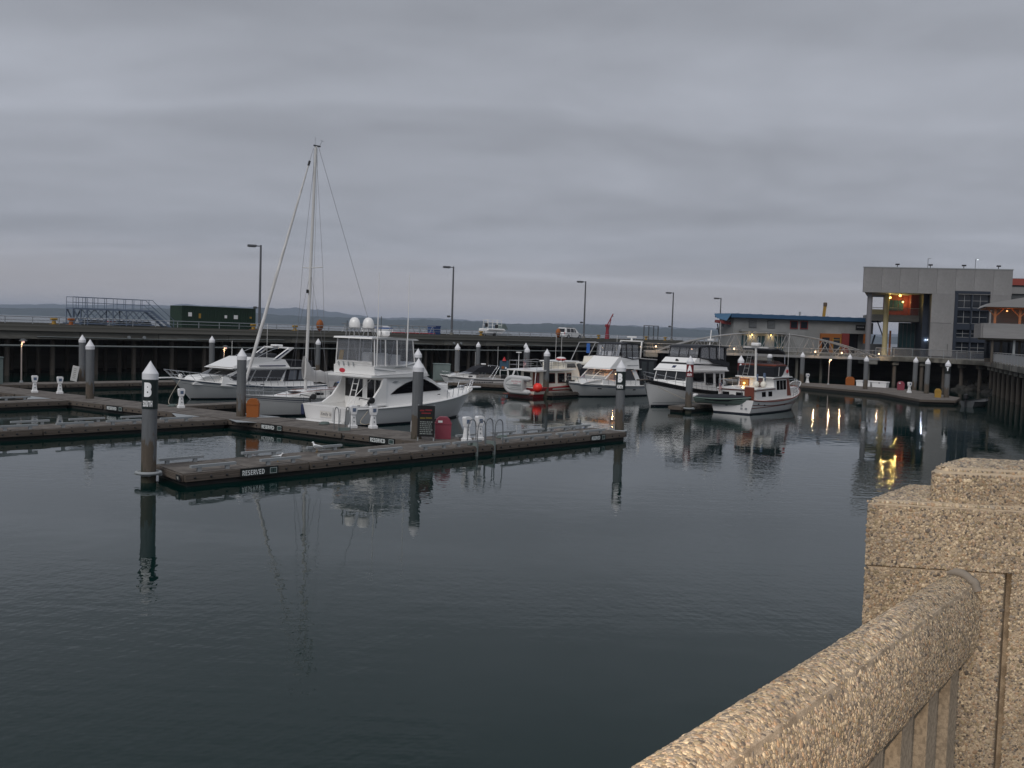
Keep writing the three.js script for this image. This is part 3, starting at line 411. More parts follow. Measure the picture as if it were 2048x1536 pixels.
  part(t, 'red_room', J(bx(4.4, 3.0, 4, 6.5, y(11.15), -9.6)), M.redPaint); part(t, 'red_return', bx(1.3, 3.0, 2, 7.9, y(11.15), -6.7), M.redPaint);
  for (let k = 0; k < 3; k++) part(t, 'terrace_window', bx(0.66, 1.5, 0.08, 4.75 + k * 0.72, y(11.1), -7.55), M.tealGlass);
  part(t, 'navy_wall', bx(0.8, y(12.6), 8, 8.75, y(12.6) / 2, -6.5), M.navyPaint); part(t, 'glazed_screen', bx(2.4, y(8.6), 0.12, 7.2, y(8.6) / 2, -7.5), M.tealGlass); for (let k = 0; k < 5; k++) part(t, 'mullion', bx(0.07, y(8.6), 0.1, 6.1 + k * 0.55, y(8.6) / 2, -7.38), M.darkGrey);
  part(t, 'low_wall', J(bx(3.2, 1.6, 0.3, 2.9, 0.8, -9), bx(2.8, 1.2, 0.3, 6.6, 0.6, -6.8)), M.darkGrey); part(t, 'strut', J(bar([2.8, y(8.8), -6], [3.8, y(6.3), -6], 0.09)), M.navyPaint); part(t, 'orange_post', J(bx(0.25, 3.6, 0.25, 5.0, 1.8, -8)), M.orangePaint);
  part(t, 'down_pipe', bar([11.3, 0.3, 0.06], [11.3, 1.9, 0.06], 0.03), M.darkGrey);
  { const l = part(t, 'ceiling_lamp', J(bx(0.5, 0.1, 0.3, 5.7, y(12.55), -5.6)), M.darkGrey); part(l, 'bulb', sp(0.18, 5.7, y(12.45), -5.5), M.sodium); lampLight(t, 5.7, y(12.2), -5.6, 4.5, [1, 0.68, 0.15]); }
  for (const [x, h, z, cd] of [[6.4, 11.6, -7.3, 3], [4.35, 12.1, -5.3, 4]]) { const l = part(t, 'wall_lamp', bx(0.12, 0.2, 0.2, x, y(h) + 0.16, z), M.darkGrey); part(l, 'bulb', sp(0.13, x, y(h), z + 0.05), M.sodium); lampLight(t, x, y(h), z + 0.3, cd, [1, 0.72, 0.25]); }
  { const l = part(t, 'door_lamp', bx(0.1, 0.14, 0.2, 9.14, y(6.5), -3.4), M.darkGrey); part(l, 'bulb', sp(0.08, 9.0, y(6.33), -3.0), M.coolBulb); lampLight(t, 8.9, y(6.2), -2.4, 1.2, [0.8, 0.9, 1]); }
  for (const x of [4.3, 8.6, 12.9, 17.3]) { const f = part(t, 'roof_floodlight', J(bar([x, y(16.1), -0.3], [x, y(16.4), -0.3], 0.05), rbx(0.55, 0.2, 0.3, x, y(16.5), -0.2, 0.05)), M.black); }
  for (const [x, h] of [[8.75, 17.6], [14.95, 17.6], [21.4, 17.6]]) { const m = part(t, 'roof_mast_lamp', bar([x, y(15.8), -3], [x, y(h), -3], 0.035), M.darkGrey); part(m, 'lamp_arm', bx(0.4, 0.06, 0.12, x + 0.2, y(h), -3), M.alu); if (x > 10) part(m, 'lens', bx(0.2, 0.05, 0.12, x + 0.28, y(h) - 0.05, -3), M.coolBulb); }
  // the set-back wing to the right
  part(t, 'rear_wing', bx(7, y(15.2), 8, 22.8, y(15.2) / 2, -9), M.darkGrey); part(t, 'brick_band', bx(7, 0.9, 0.2, 22.8, y(14.7), -4.9), M.brick); part(t, 'wing_sill', bx(7, 0.9, 0.25, 22.8, y(13.5), -4.88), M.panel);
}
{ // restaurant with curved roof
  const t = thing('restaurant_building', 'low restaurant with curved pale roof and timber posts above a white parapet', 'building', [52.7, WD, -112.5], -0.35);
  const y = h => h - WD;
  const rp = [[-0.2, 0]]; for (let k = 0; k <= 12; k++) { const s = k / 12; rp.push([0.2 + s * 14, y(10.35) + 1.9 * Math.sin(s * Math.PI / 2)]); } rp.push([14.2, y(10.0)]); rp[0] = [-0.1, y(10.0)];
  part(t, 'roof', cabin(rp, 4.5).translate(0, 0, -4), M.panel); part(t, 'soffit', bx(13.5, 0.12, 8.6, 7, y(9.93), -4), M.woodPost);
  part(t, 'parapet', bx(14, 1.65, 0.35, 6.9, y(7.35), 0.2), M.panel); part(t, 'parapet_return', bx(0.35, 1.65, 9, -0.1, y(7.35), -4.5), M.panel); part(t, 'floor', bx(13.6, 0.3, 9, 7, y(6.5), -4.6), M.concrete);
  for (const x of [1.1, 3.6, 6.1]) { const p = part(t, 'timber_post', bx(0.24, 2.3, 0.24, x, y(8.85), -0.3), M.woodPost); part(p, 'brace', J(bar([x, y(8.9), -0.3], [x + 0.8, y(9.85), -0.3], 0.07), bar([x, y(8.9), -0.3], [x - 0.8, y(9.85), -0.3], 0.07)), M.woodPost); }
  for (const [x, h] of [[2.3, 9.6], [4.7, 9.6]]) { const l = part(t, 'hanging_lamp', bar([x, y(9.9), -0.5], [x, y(h), -0.5], 0.02), M.black); part(l, 'bulb', sp(0.09, x, y(h), -0.5), lampGlow(1, 0.35, 0.12, 3)); lampLight(t, x, y(h) - 0.2, -0.2, 1.2, [1, 0.4, 0.15]); }
  part(t, 'upper_wall', bx(12, 2.4, 0.3, 7, y(8.8), -3.5), M.siding); part(t, 'lower_wall', bx(13, y(6.4), 0.3, 7, y(6.4) / 2, -3), M.timber);
  for (let k = 0; k < 5; k++) part(t, 'column', cy(0.14, 0.14, y(6.4), 1 + k * 2.2, 0, -0.4, 10), k % 2 ? M.grey : M.timber);
  for (let k = 0; k < 6; k++) part(t, 'shop_window', bx(1.6, 1.9, 0.06, 1.2 + k * 1.9, 1.4, -2.82), M.glassDark);
}
{ // yellow crane head beyond the roof
  const t = thing('yellow_crane', 'yellow crane boom tip rising behind the blue roof', 'crane', [53, WD, -172], 0);
  part(t, 'boom', J(beam([-0.35, 0, 0], [0.15, 7.7, 0], 0.4, 0.42)), M.yellow); part(t, 'head', rbx(0.6, 0.75, 0.5, 0.2, 8.0, 0, 0.15), mat(0.10, 0.07, 0.05, 0.7)); part(t, 'stay', bar([0.9, 5.5, 0], [0.35, 7.9, 0], 0.05), M.white);
}
// ------------------------------------------------------------------ floating docks
const bolts = [];
function strip(a, b, c, d, n, i, gap = 0.012) { const p = (s, A, B) => [lerp(A[0], B[0], s), lerp(A[1], B[1], s)]; return [p((i) / n + gap / n, a, b), p((i + 1) / n - gap / n, a, b), p((i + 1) / n - gap / n, d, c), p(i / n + gap / n, d, c)]; }
function dock(label, a, b, c, d, o = {}) {       // a-b one long edge, d-c the other
  const t = thing('floating_dock', label, 'dock', [0, 0, 0], 0, o.group), L = Math.hypot(b[0] - a[0], b[1] - a[1]), n = o.n || Math.max(2, Math.round(L / 2.6)), T = 0.45;
  part(t, 'float', slab([a, b, c, d].map((p, i, q) => { const m = [(q[0][0] + q[1][0] + q[2][0] + q[3][0]) / 4, (q[0][1] + q[1][1] + q[2][1] + q[3][1]) / 4]; const l = Math.hypot(p[0] - m[0], p[1] - m[1]); return [p[0] - (p[0] - m[0]) / l * 0.15, p[1] - (p[1] - m[1]) / l * 0.15]; }), -0.35, 0.30), M.float);
  for (let i = 0; i < n; i++) part(t, 'deck_panel', slab(strip(a, b, c, d, n, i), 0.31, T - 0.004 * (hash(i, n, 3) > 0.5)), M.dockTop);
  for (const [p, q, skip] of [[a, b, o.noA], [d, c, o.noD]]) {
    if (skip) continue;
    const ux = (q[0] - p[0]) / L, uz = (q[1] - p[1]) / L, mid = [(a[0] + b[0] + c[0] + d[0]) / 4, (a[1] + b[1] + c[1] + d[1]) / 4];
    let nx = -uz, nz = ux; if ((mid[0] - p[0]) * nx + (mid[1] - p[1]) * nz > 0) { nx = -nx; nz = -nz; }
    const LL = Math.hypot(q[0] - p[0], q[1] - p[1]), m = Math.max(1, Math.round(LL / 5));
    for (let k = 0; k < m; k++) { const s0 = k / m + 0.002, s1 = (k + 1) / m - 0.002, P = s => [lerp(p[0], q[0], s) + nx * 0.05, 0.30, lerp(p[1], q[1], s) + nz * 0.05]; part(t, 'waler', beam(P(s0), P(s1), 0.09, 0.24), M.waler); }
    const g = []; for (let s = 0.4; s < LL; s += 0.62) { const x = p[0] + (q[0] - p[0]) * s / LL + nx * 0.1, z = p[1] + (q[1] - p[1]) * s / LL + nz * 0.1; g.push(sp(0.045, x, 0.30, z)); } const bm = part(t, 'bolt_head', J(g), M.black); bm.userData.kind = 'stuff';
  }
  const e = [[a, d], [b, c]]; for (const [p, q] of e) part(t, 'end_board', beam([p[0], 0.29, p[1]], [q[0], 0.29, q[1]], 0.07, 0.22), M.waler);
  return t;
}
// steel tie rails bolted along a dock edge: a bar on two feet
function tieRails(t, p, q, list, inset, side) {
  const L = Math.hypot(q[0] - p[0], q[1] - p[1]), ux = (q[0] - p[0]) / L, uz = (q[1] - p[1]) / L, nx = -uz * side, nz = ux * side;
  for (const s of list) { const P = (e, y) => [p[0] + ux * (s + e) + nx * inset, y, p[1] + uz * (s + e) + nz * inset]; part(t, 'tie_rail', J(beam(P(-0.88, 0.63), P(0.88, 0.63), 0.13, 0.09), beam(P(-0.62, 0.52), P(-0.48, 0.52), 0.10, 0.15), beam(P(0.48, 0.52), P(0.62, 0.52), 0.10, 0.15)), M.grey); }
}
const BFL = [-10.9, -33.2], BFR = [6.1, -52.77], BBR = [4.45, -54.45], BBL = [-12.55, -35.2];
const dB = dock('long floating dock with tie rails ending at the pile lettered B SOUTH', BFL, BFR, BBR, BBL);
tieRails(dB, BFL, BFR, [1.3, 4.1, 6.7, 9.2, 12.0, 14.0, 17.2, 19.0, 21.2, 23.4], 0.22, -1); 
tieRails(dB, BBL, BBR, [0.9, 4.3, 7.3, 15.8, 18.2, 20.4, 22.5, 24.3], 0.22, 1);
const WF0 = [-3.98, -44.92], WF1 = [-44, -72.75], WB0 = [-2.09, -47.06], WB1 = [-46, -77.7];
const dW = dock('main dock walkway leading from the long dock back to the left', WF0, WF1, WB1, WB0);
const dF1 = dock('finger dock with tie rails running out towards the left behind the B SOUTH pile', [-27.4, -37.7], [-14.9, -52.3], [-16.5, -53.35], [-28.7, -39.6]);
tieRails(dF1, [-27.4, -37.7], [-14.9, -52.3], [8.6, 11.2, 13.6, 16.4], 0.18, -1); tieRails(dF1, [-28.7, -39.6], [-16.5, -53.35], [6.5, 9.3, 12.0, 14.6], 0.18, 1);
const dF2 = dock('short finger dock beyond the next slip on the far left', [-35.5, -50.3], [-26.9, -60.7], [-28.3, -61.6], [-36.7, -51.2]);
tieRails(dF2, [-36.7, -51.2], [-28.3, -61.6], [8, 11], 0.16, 1);
const dL = dock('outer floating dock running along the breakwater pier', [-37.2, -71.9], [-13.5, -98], [-15.4, -99.6], [-39.1, -73.4]);
dock('broad float below the pier carrying the blue notice board', [-9.2, -96.5], [1.8, -93.6], [4.6, -112.5], [-4.5, -115.5], { n: 4 });
dock('narrow finger dock between the slips of the motor yacht and the sailboat', [-19.9, -58.9], [-14.6, -66.0], [-15.6, -66.8], [-20.9, -59.6]);
const dA = dock('narrow finger dock with ring float ending at the red A pile', [12.45, -73.1], [24.5, -89.0], [23.7, -89.6], [11.65, -73.7]);
dock('short dark finger float beside the red-hulled tug boat', [3.4, -84.4], [9.2, -92.0], [8.3, -92.7], [2.5, -85.1]);
{
  const t = thing('corner_dock', 'angled floating dock platform under the wharf carrying dock boxes', 'dock'), pts = [[25.5, -117.5], [33, -113.6], [38.3, -104], [38.0, -93], [41.4, -93.2], [44.2, -98.5], [44.8, -112], [42.6, -117.2], [36, -121.6], [26.5, -126.5]];
  part(t, 'float', slab(pts.map(p => [38.5 + (p[0] - 38.5) * 0.99, -107 + (p[1] + 107) * 0.99]), -0.3, 0.26), M.float); part(t, 'deck', slab(pts, 0.27, 0.45), M.dockTop);
  for (let i = 0; i < pts.length; i++) { const a = pts[i], b = pts[(i + 1) % pts.length]; part(t, 'waler', beam([a[0], 0.33, a[1]], [b[0], 0.33, b[1]], 0.1, 0.2), M.waler); }
}
// RESERVED plates on the dock edges
{
  const tex = textTex(512, 96, (c, w, h) => { c.fillStyle = '#0d1413'; c.fillRect(0, 0, w, h); c.fillStyle = '#eef2f1'; c.font = 'bold 82px sans-serif'; c.textBaseline = 'middle'; c.save(); c.translate(14, h / 2 + 4); c.scale(0.80, 1.05); c.fillText('RESERVED', 0, 0); c.restore(); c.strokeStyle = '#a9b3b1'; c.lineWidth = 8; c.strokeRect(404, 16, 90, 64); c.fillStyle = '#3c5350'; c.fillRect(416, 28, 30, 40); c.fillRect(456, 28, 26, 40); });
  const m = mapped(tex, 0.6), back = M.black;
  const put = (t, p, q, s, side, w = 1.55) => { const L = Math.hypot(q[0] - p[0], q[1] - p[1]), ux = (q[0] - p[0]) / L, uz = (q[1] - p[1]) / L, nx = -uz * side, nz = ux * side, yaw = Math.atan2(nx, nz), x = p[0] + ux * s + nx * 0.125, z = p[1] + uz * s + nz * 0.125; const b = part(t, 'reserved_sign', bx(w + 0.04, 0.30, 0.02, 0, 0, 0).rotateY(yaw).translate(x, 0.30, z), back, 'small dark plate reading RESERVED'); part(b, 'lettering', new THREE.PlaneGeometry(w, 0.28).rotateY(yaw).translate(x + nx * 0.014, 0.30, z + nz * 0.014), m); };
  put(dB, BFL, BFR, 2.95, 1); put(dB, BFL, BFR, 23.3, 1, 1.2);
  put(dW, WF0, WF1, 2.3, -1); put(dW, WF0, WF1, 9.8, -1); put(dW, WF0, WF1, 23.2, -1);
  const e = part(dB, 'end_number', bx(0.34, 0.2, 0.02, 0, 0, 0).rotateY(-0.855).translate(-11.05, 0.31, -33.2), back); part(e, 'lettering', new THREE.PlaneGeometry(0.26, 0.16).rotateY(-0.855).translate(-11.062, 0.31, -33.19), mapped(textTex(96, 64, (c, w, h) => { c.fillStyle = '#0d1413'; c.fillRect(0, 0, w, h); c.fillStyle = '#e6e2da'; c.font = 'bold 56px sans-serif'; c.fillText('1', 18, 52); c.fillText('i', 52, 52); }), 0.6));
}
// ------------------------------------------------------------------ piles with cone caps
{
  const N = 128, H = 512, d = new Uint8Array(N * H * 4);
  for (let j = 0; j < H; j++) for (let i = 0; i < N; i++) {
    const y = -1 + 5 * j / H, f = fbm(i / N * 6, j / H * 10, 91, 5, 6, 0), st = fbm(i / N * 24, j / H * 5, 95, 5, 24, 0), tide = sst(-0.07, 0.07, 1.5 + 1.5 * (f - 0.5) + 0.9 * (st - 0.5) - y), alga = sst(-0.06, 0.06, 0.55 + 1.0 * (st - 0.5) - y);
    const g = 0.88 + 0.35 * (st - 0.5) + 0.25 * (hash(i, j, 4) - 0.5), o = (j * N + i) * 4; const A = [0.150, 0.158, 0.166], B = [0.105, 0.080, 0.056], C = [0.040, 0.042, 0.026];
    for (let c = 0; c < 3; c++) d[o + c] = toS(lerp(lerp(A[c], B[c], tide * 0.9), C[c], alga * 0.85) * g); d[o + 3] = 255;
  }
  const t = new THREE.DataTexture(d, N, H); t.colorSpace = THREE.SRGBColorSpace; t.wrapS = THREE.RepeatWrapping; t.magFilter = t.minFilter = THREE.LinearFilter; t.needsUpdate = true; M.pileTex = mapped(t, 0.85);
}
function pile(label, x, z, group, o = {}) {
  const t = thing('mooring_pile', label, 'pile', [x, 0, z], o.turn ?? rnd() * 6, group), r = 0.25; t.rotation.x = 0.018 * (rnd() - 0.5); t.rotation.z = 0.018 * (rnd() - 0.5); const top = (o.top || 4.15) + 0.08 * (rnd() - 0.5);
  const g = new THREE.CylinderGeometry(r, r, 4.65, 24, 1, true).translate(0, 1.325 + (top - 4.15), 0); part(t, 'shaft', g, M.pileTex);
  part(t, 'cap', J(new THREE.CylinderGeometry(r + 0.018, r + 0.018, 0.2, 24).translate(0, top - 0.52, 0), new THREE.ConeGeometry(r + 0.02, 0.44, 24).translate(0, top - 0.20, 0)), M.capWhite);
  if (o.sign) { const s = part(t, 'sign_band', new THREE.CylinderGeometry(r + 0.012, r + 0.012, o.sign.h, 32, 1, true).translate(0, top - 0.64 - o.sign.h / 2, 0), mat(...o.sign.bg, 0.6)); const a = o.sign.arc || 2.0; part(s, 'lettering', new THREE.CylinderGeometry(r + 0.017, r + 0.017, o.sign.h - 0.03, 24, 1, true, -a / 2, a).translate(0, top - 0.64 - o.sign.h / 2, 0), mapped(o.sign.tex, 0.5)); }
  if (o.collar) part(t, 'pile_hoop', J(new THREE.TorusGeometry(r + 0.14, 0.06, 8, 28).rotateX(Math.PI / 2).translate(0, 0.33, 0), ...(o.collar === 2 ? [] : [0, 1, 2, 3].map(k => bx(0.3, 0.12, 0.1, Math.cos(k * 1.57) * 0.3, 0.3, Math.sin(k * 1.57) * 0.3)))), M.grey);
  return t;
}
const signTex = (bg, big, small, fs = 132) => textTex(256, 256, (c, w, h) => { c.fillStyle = bg; c.fillRect(0, 0, w, h); c.fillStyle = '#ffffff'; c.textAlign = 'center'; c.font = '900 ' + fs + 'px sans-serif'; c.save(); c.translate(118, 150); c.scale(1.55, 1.22); c.lineWidth = 9; c.strokeStyle = '#ffffff'; c.strokeText(big, 0, -8); c.fillText(big, 0, -8); c.restore(); if (small) { c.font = '900 66px sans-serif'; c.save(); c.translate(118, 238); c.scale(0.78, 1.1); c.fillText(small, 0, 0); c.restore(); } });
const faceCam = (x, z) => Math.atan2(-x, -z);
pile('pile with white cone cap and green band lettered B SOUTH', -12.35, -34.05, undefined, { collar: 1, turn: faceCam(-12.35, -34) - 0.25, sign: { h: 0.98, bg: [0.012, 0.028, 0.026], arc: 2.0, tex: signTex('#12201f', 'B', 'SOUTH') } });
pile('pile with white cone cap and dark band lettered B NORTH', 5.95, -54.5, undefined, { collar: 1, turn: faceCam(6, -54.5) - 0.12, sign: { h: 0.98, bg: [0.012, 0.02, 0.02], arc: 2.0, tex: signTex('#12201f', 'B', 'NORTH') } });
pile('pile with white cone cap and red band lettered A', 13.0, -73.3, undefined, { collar: 1, turn: faceCam(13, -73.3), sign: { h: 0.9, bg: [0.16, 0.012, 0.016], arc: 2.2, tex: signTex('#701016', 'A', 'SOUTH') } });
pile('pile with white cone cap and red band behind the trawler wheelhouse', 18.9, -82.8, undefined, { turn: faceCam(27, -117), sign: { h: 0.6, bg: [0.16, 0.012, 0.016], arc: 1.8, tex: signTex('#701016', 'A', '') } });
pile('pile with white cone cap and dark band lettered T beside the yellow box', 42.57, -97.91, undefined, { turn: faceCam(42.57, -97.9), sign: { h: 0.7, bg: [0.012, 0.02, 0.02], arc: 2.0, tex: signTex('#101615', 'T', '') } });
for (const [x, z, w] of [[-26.5, -62.72, 'standing on the walkway beside the two far pedestals'], [-34.23, -79.5, 'with a white board leaning against it'], [-14.7, -54.3, 'beside the tall orange cabinet on the walkway'], [-4.35, -46.1, 'behind the black warning board'], [-6.5, -68.6, 'showing just behind the pile with the warning board'], [-27.95, -92.9, 'behind the motor yacht cabin roof'], [-20.0, -102.6, 'behind the sailboat mast and boom cover'], [-5.4, -97.2, 'beside the small cuddy boat'], [-4.1, -117.6, 'behind the small cuddy boat near the blue notice board'], [1.55, -123, 'one of an overlapping pair behind the tug roof rails'], [1.35, -95.5, 'one of an overlapping pair behind the tug roof rails'], [2.89, -84.94, 'beside the red ball fender'], [28.3, -110.2, 'showing above the navy bridge covers of the trawler'], [34.78, -120.1, 'beside a pedestal behind the trawler bow'], [40.96, -121.7, 'behind the orange cabinet on the corner dock'], [38.9, -110.1, 'in front of the white dock boxes'], [44.9, -111.6, 'beside the pedestal of the corner dock'], [43.35, -104.55, 'next to the pile lettered T']]) pile('plain white-capped mooring pile ' + w, x, z, 'plain capped piles of the marina');
// ------------------------------------------------------------------ dock furniture
function pedestal(x, z, label, group, turn = 0) {
  const t = thing('power_pedestal', label, 'pedestal', [x, 0.45, z], turn, group); t.scale.set(0.82, 1, 0.82);
  part(t, 'foot', rbx(0.46, 0.16, 0.42, 0, 0.08, 0, 0.03), M.white);
  part(t, 'column', cabin([[-0.17, 0.15], [-0.09, 0.74], [0.09, 0.74], [0.17, 0.15]], (a, b) => 0.15 - 0.08 * (b - 0.15)), M.white);
  const h = part(t, 'head', J(cabin([[-0.15, 0.70], [-0.19, 0.84], [-0.22, 1.08], [-0.17, 1.14], [0.17, 1.14], [0.24, 1.06], [0.19, 0.82], [0.13, 0.70]], 0.16)), M.white);
  for (const k of [-1, 1]) part(h, 'meter_face', bx(0.22, 0.18, 0.02, 0, 0.93, k * 0.165), M.blueStripe); part(h, 'meter_face', bx(0.02, 0.16, 0.2, 0.225, 0.95, 0, 0, -0.2), M.blueStripe);
  for (const y of [0.35, 0.55]) part(t, 'socket', new THREE.CylinderGeometry(0.045, 0.045, 0.03, 12).rotateX(Math.PI / 2).translate(0, y, 0.15 - 0.07 * (y - 0.15) + 0.005), M.grey);
  return t;
}
for (const [x, z, w] of [[-31.5, -65.9, 'one of two below the leaning white board'], [-29.7, -65.6, 'one of two below the leaning white board'], [-19.2, -58.0, 'under the bow of the motor yacht'], [-7.9, -49.9, 'one of two beside the cruiser transom'], [-6.9, -50.0, 'one of two beside the cruiser transom']]) pedestal(x, z, 'white shore power pedestal, ' + w, 'pedestals on the walkway', 0.65);
for (const [x, z] of [[-2.0, -45.6], [-1.45, -46.2]]) pedestal(x, z, 'white shore power pedestal beside a ladder on the long dock', 'pedestals on the long dock', 0.65);
for (const [x, z, w] of [[35.6, -120.6, 'behind the trawler bow'], [41.5, -104.4, 'on the corner dock near the pink cabinet']]) pedestal(x, z, 'white shore power pedestal ' + w, 'pedestals on the corner dock', 0.3);
function ladder(x, z, turn, label, group) {
  const t = thing('dock_ladder', label, 'ladder', [x, 0.45, z], turn, group);
  for (const s of [-1, 1]) part(t, 'rail', path([[s * 0.3, -0.5, 0.18], [s * 0.3, 0.6, 0.18], [s * 0.3, 1.0, 0.10], [s * 0.3, 1.12, -0.1], [s * 0.3, 1.0, -0.3], [s * 0.3, 0.5, -0.36], [s * 0.3, 0.0, -0.36]], 0.024, 30, 6), mat(0.13, 0.14, 0.15, 0.5));
  part(t, 'panel', bx(0.66, 0.62, 0.04, 0, -0.16, 0.16), M.greyGreen); for (const y of [-0.3, -0.05]) part(t, 'rung', bar([-0.3, y, 0.21], [0.3, y, 0.21], 0.02), M.grey);
}
ladder(-1.55, -44.25, -0.71 + 1.57 * 0, 'grey hooped safety ladder on the long dock beside the pedestals', 'ladders on the long dock'); ladder(-0.8, -45.1, -0.71, 'grey hooped safety ladder on the long dock beside the pedestals', 'ladders on the long dock');
ladder(-8.2, -48.75, 0.61, 'grey hooped safety ladder on the walkway behind the cruiser', undefined);
{ // warning board
  const t = thing('notice_board', 'black warning board with red heading on two posts in front of a pile', 'sign', [-3.85, 0.45, -45.35], 0.09);
  const tx = textTex(256, 512, (c, w, h) => { c.fillStyle = '#0c0d0f'; c.fillRect(0, 0, w, h); c.fillStyle = '#7c1f26'; c.fillRect(26, 60, 70, 26); c.fillRect(110, 52, 110, 26); c.fillRect(50, 108, 150, 22); c.fillStyle = '#6a5a1c'; c.fillRect(30, 190, 80, 26); c.fillRect(120, 186, 100, 26); c.fillStyle = '#9aa29f'; for (let r = 0; r < 7; r++) for (let x = 30; x < 220;) { const l = 10 + 30 * hash(r, x, 9); c.fillRect(x, 262 + r * 34, l, 12); x += l + 8; } });
  const b = part(t, 'board', bx(0.78, 1.42, 0.04, 0, 0.90, 0), M.black); part(b, 'print', new THREE.PlaneGeometry(0.72, 1.36).translate(0, 0.90, 0.024), mapped(tx, 0.5)); for (const s of [-1, 1]) part(t, 'post', bx(0.06, 1.65, 0.06, s * 0.36, 0.825, -0.055), M.grey);
}
function bin(name, label, cat, x, z, m, w, h, d, turn, y = 0.45) { const t = thing(name, label, cat, [x, y, z], turn); part(t, 'body', cabin([[-w / 2, 0], [-w / 2 - 0.02, h * 0.7], [-w * 0.44, h * 0.88], [-w * 0.25, h], [w * 0.25, h], [w * 0.44, h * 0.88], [w / 2 + 0.02, h * 0.7], [w / 2, 0]], d / 2), m); part(t, 'lid_rim', J(bx(w + 0.06, 0.05, d + 0.05, 0, h * 0.7, 0)), m); part(t, 'plinth', bx(w - 0.06, 0.06, d - 0.06, 0, 0.0, 0), M.black); if (cat === 'cabinet' && m === M.pink) part(t, 'label_plate', bx(0.2, 0.1, 0.012, -w * 0.2, h * 0.8, d / 2 + 0.01), M.white); return t; }
bin('life_ring_cabinet', 'tall orange rounded life ring cabinet beside a mooring pile', 'cabinet', -14.0, -54.1, M.orange, 0.62, 1.0, 0.45, 0.1);
bin('fire_cabinet', 'pinkish red fire hose cabinet behind the black warning board', 'cabinet', -3.15, -46.55, M.pink, 0.72, 1.02, 0.5, 0.1);
bin('fire_cabinet', 'pinkish red fire hose cabinet on the corner dock', 'cabinet', 43.0, -110.6, M.pink, 0.72, 0.95, 0.5, -0.3);
bin('life_ring_cabinet', 'orange rounded life ring cabinet on the corner dock', 'cabinet', 40.0, -118.4, M.orange, 0.95, 1.0, 0.5, -0.2);
bin('equipment_locker', 'square yellow locker beside the pile lettered T', 'locker', 41.6, -97.6, M.yellow, 0.55, 0.85, 0.5, -0.3);
for (const [x, z, l] of [[41.2, -116.9, 'white dock box left of a pile on the corner dock'], [42.6, -115.6, 'wide white dock box right of a pile on the corner dock']]) { const t = thing('dock_box', l, 'box', [x, 0.45, z], -0.75); part(t, 'body', cabin([[-0.8, 0], [-0.85, 0.55], [0.85, 0.55], [0.8, 0]], 0.4), M.white); part(t, 'lid', cabin([[-0.9, 0.56], [-0.86, 0.68], [0.86, 0.68], [0.9, 0.56]], 0.45), M.white); part(t, 'latch', bx(0.14, 0.1, 0.03, 0, 0.5, 0.42), M.darkGrey); }
{ const t = thing('grey_shed', 'grey-green equipment cabinet on the outer dock behind the cruiser', 'cabinet', [-6.9, 0.45, -97.6], 0.3); part(t, 'body', bx(1.5, 1.6, 1.0, 0, 0.83, 0), M.greyGreen); part(t, 'roof', bx(1.6, 0.08, 1.1, 0, 1.67, 0), M.greyGreen); part(t, 'door', J(bx(0.68, 1.4, 0.03, -0.36, 0.82, 0.51), bx(0.68, 1.4, 0.03, 0.36, 0.82, 0.51)), M.greyGreen); }
{ const t = thing('grey_locker', 'pale green equipment cabinet on the walkway beside the dock lamp', 'cabinet', [-37.9, 0.45, -72.9], -0.6); part(t, 'body', bx(1.3, 1.9, 0.8, 0, 0.97, 0), M.greyGreen); part(t, 'roof', bx(1.4, 0.08, 0.9, 0, 1.96, 0), M.greyGreen); part(t, 'door', bx(0.9, 1.6, 0.03, 0, 0.9, 0.41), M.greyGreen); }
{ // blue notice board with red top
  const t = thing('notice_board', 'blue dock notice board with red gabled top on white legs', 'sign', [-0.95, 0.45, -111.8], 0); part(t, 'panel', bx(1.0, 1.0, 0.1, 0, 1.25, 0), mat(0.03, 0.08, 0.13, 0.6)); part(t, 'gable', J(new THREE.ConeGeometry(0.32, 0.5, 4).rotateY(0.785).translate(0, 1.98, 0)), M.red); part(t, 'poster', J(bx(0.3, 0.3, 0.01, -0.12, 0.98, 0.06)), M.orange); part(t, 'poster', bx(0.16, 0.2, 0.01, 0.2, 0.95, 0.06), M.white); for (const s of [-1, 1]) part(t, 'leg', bx(0.07, 0.75, 0.07, s * 0.42, 0.375, 0), M.white); part(t, 'crossbar', bx(0.78, 0.06, 0.05, 0, 0.68, 0), M.white);
  const a = thing('sandwich_board', 'white folding sandwich board standing beside the blue notice board', 'sign', [0.35, 0.45, -111.4], 0.2); part(a, 'leaf', bx(0.07, 1.0, 0.6, -0.2, 0.48, 0, 0, -0.32), M.white); part(a, 'leaf', bx(0.07, 1.0, 0.6, 0.2, 0.48, 0, 0, 0.32), M.grey);
  const b = thing('leaning_board', 'white lettered board leaning against a mooring pile', 'sign', [-34.35, 0.45, -79.05], 0.05); const lt = textTex(128, 256, (c, w, h) => { c.fillStyle = '#b9bab8'; c.fillRect(0, 0, w, h); c.fillStyle = '#70706e'; for (let r = 0; r < 6; r++) c.fillRect(34, 40 + r * 32, 60, 10); }); part(b, 'panel', bx(0.5, 1.2, 0.03, -0.15, 0.62, 0.28, 0, -0.18), M.white); part(b, 'print', new THREE.PlaneGeometry(0.46, 1.16).rotateZ(-0.18).translate(-0.15, 0.62, 0.302), mapped(lt, 0.7));
}
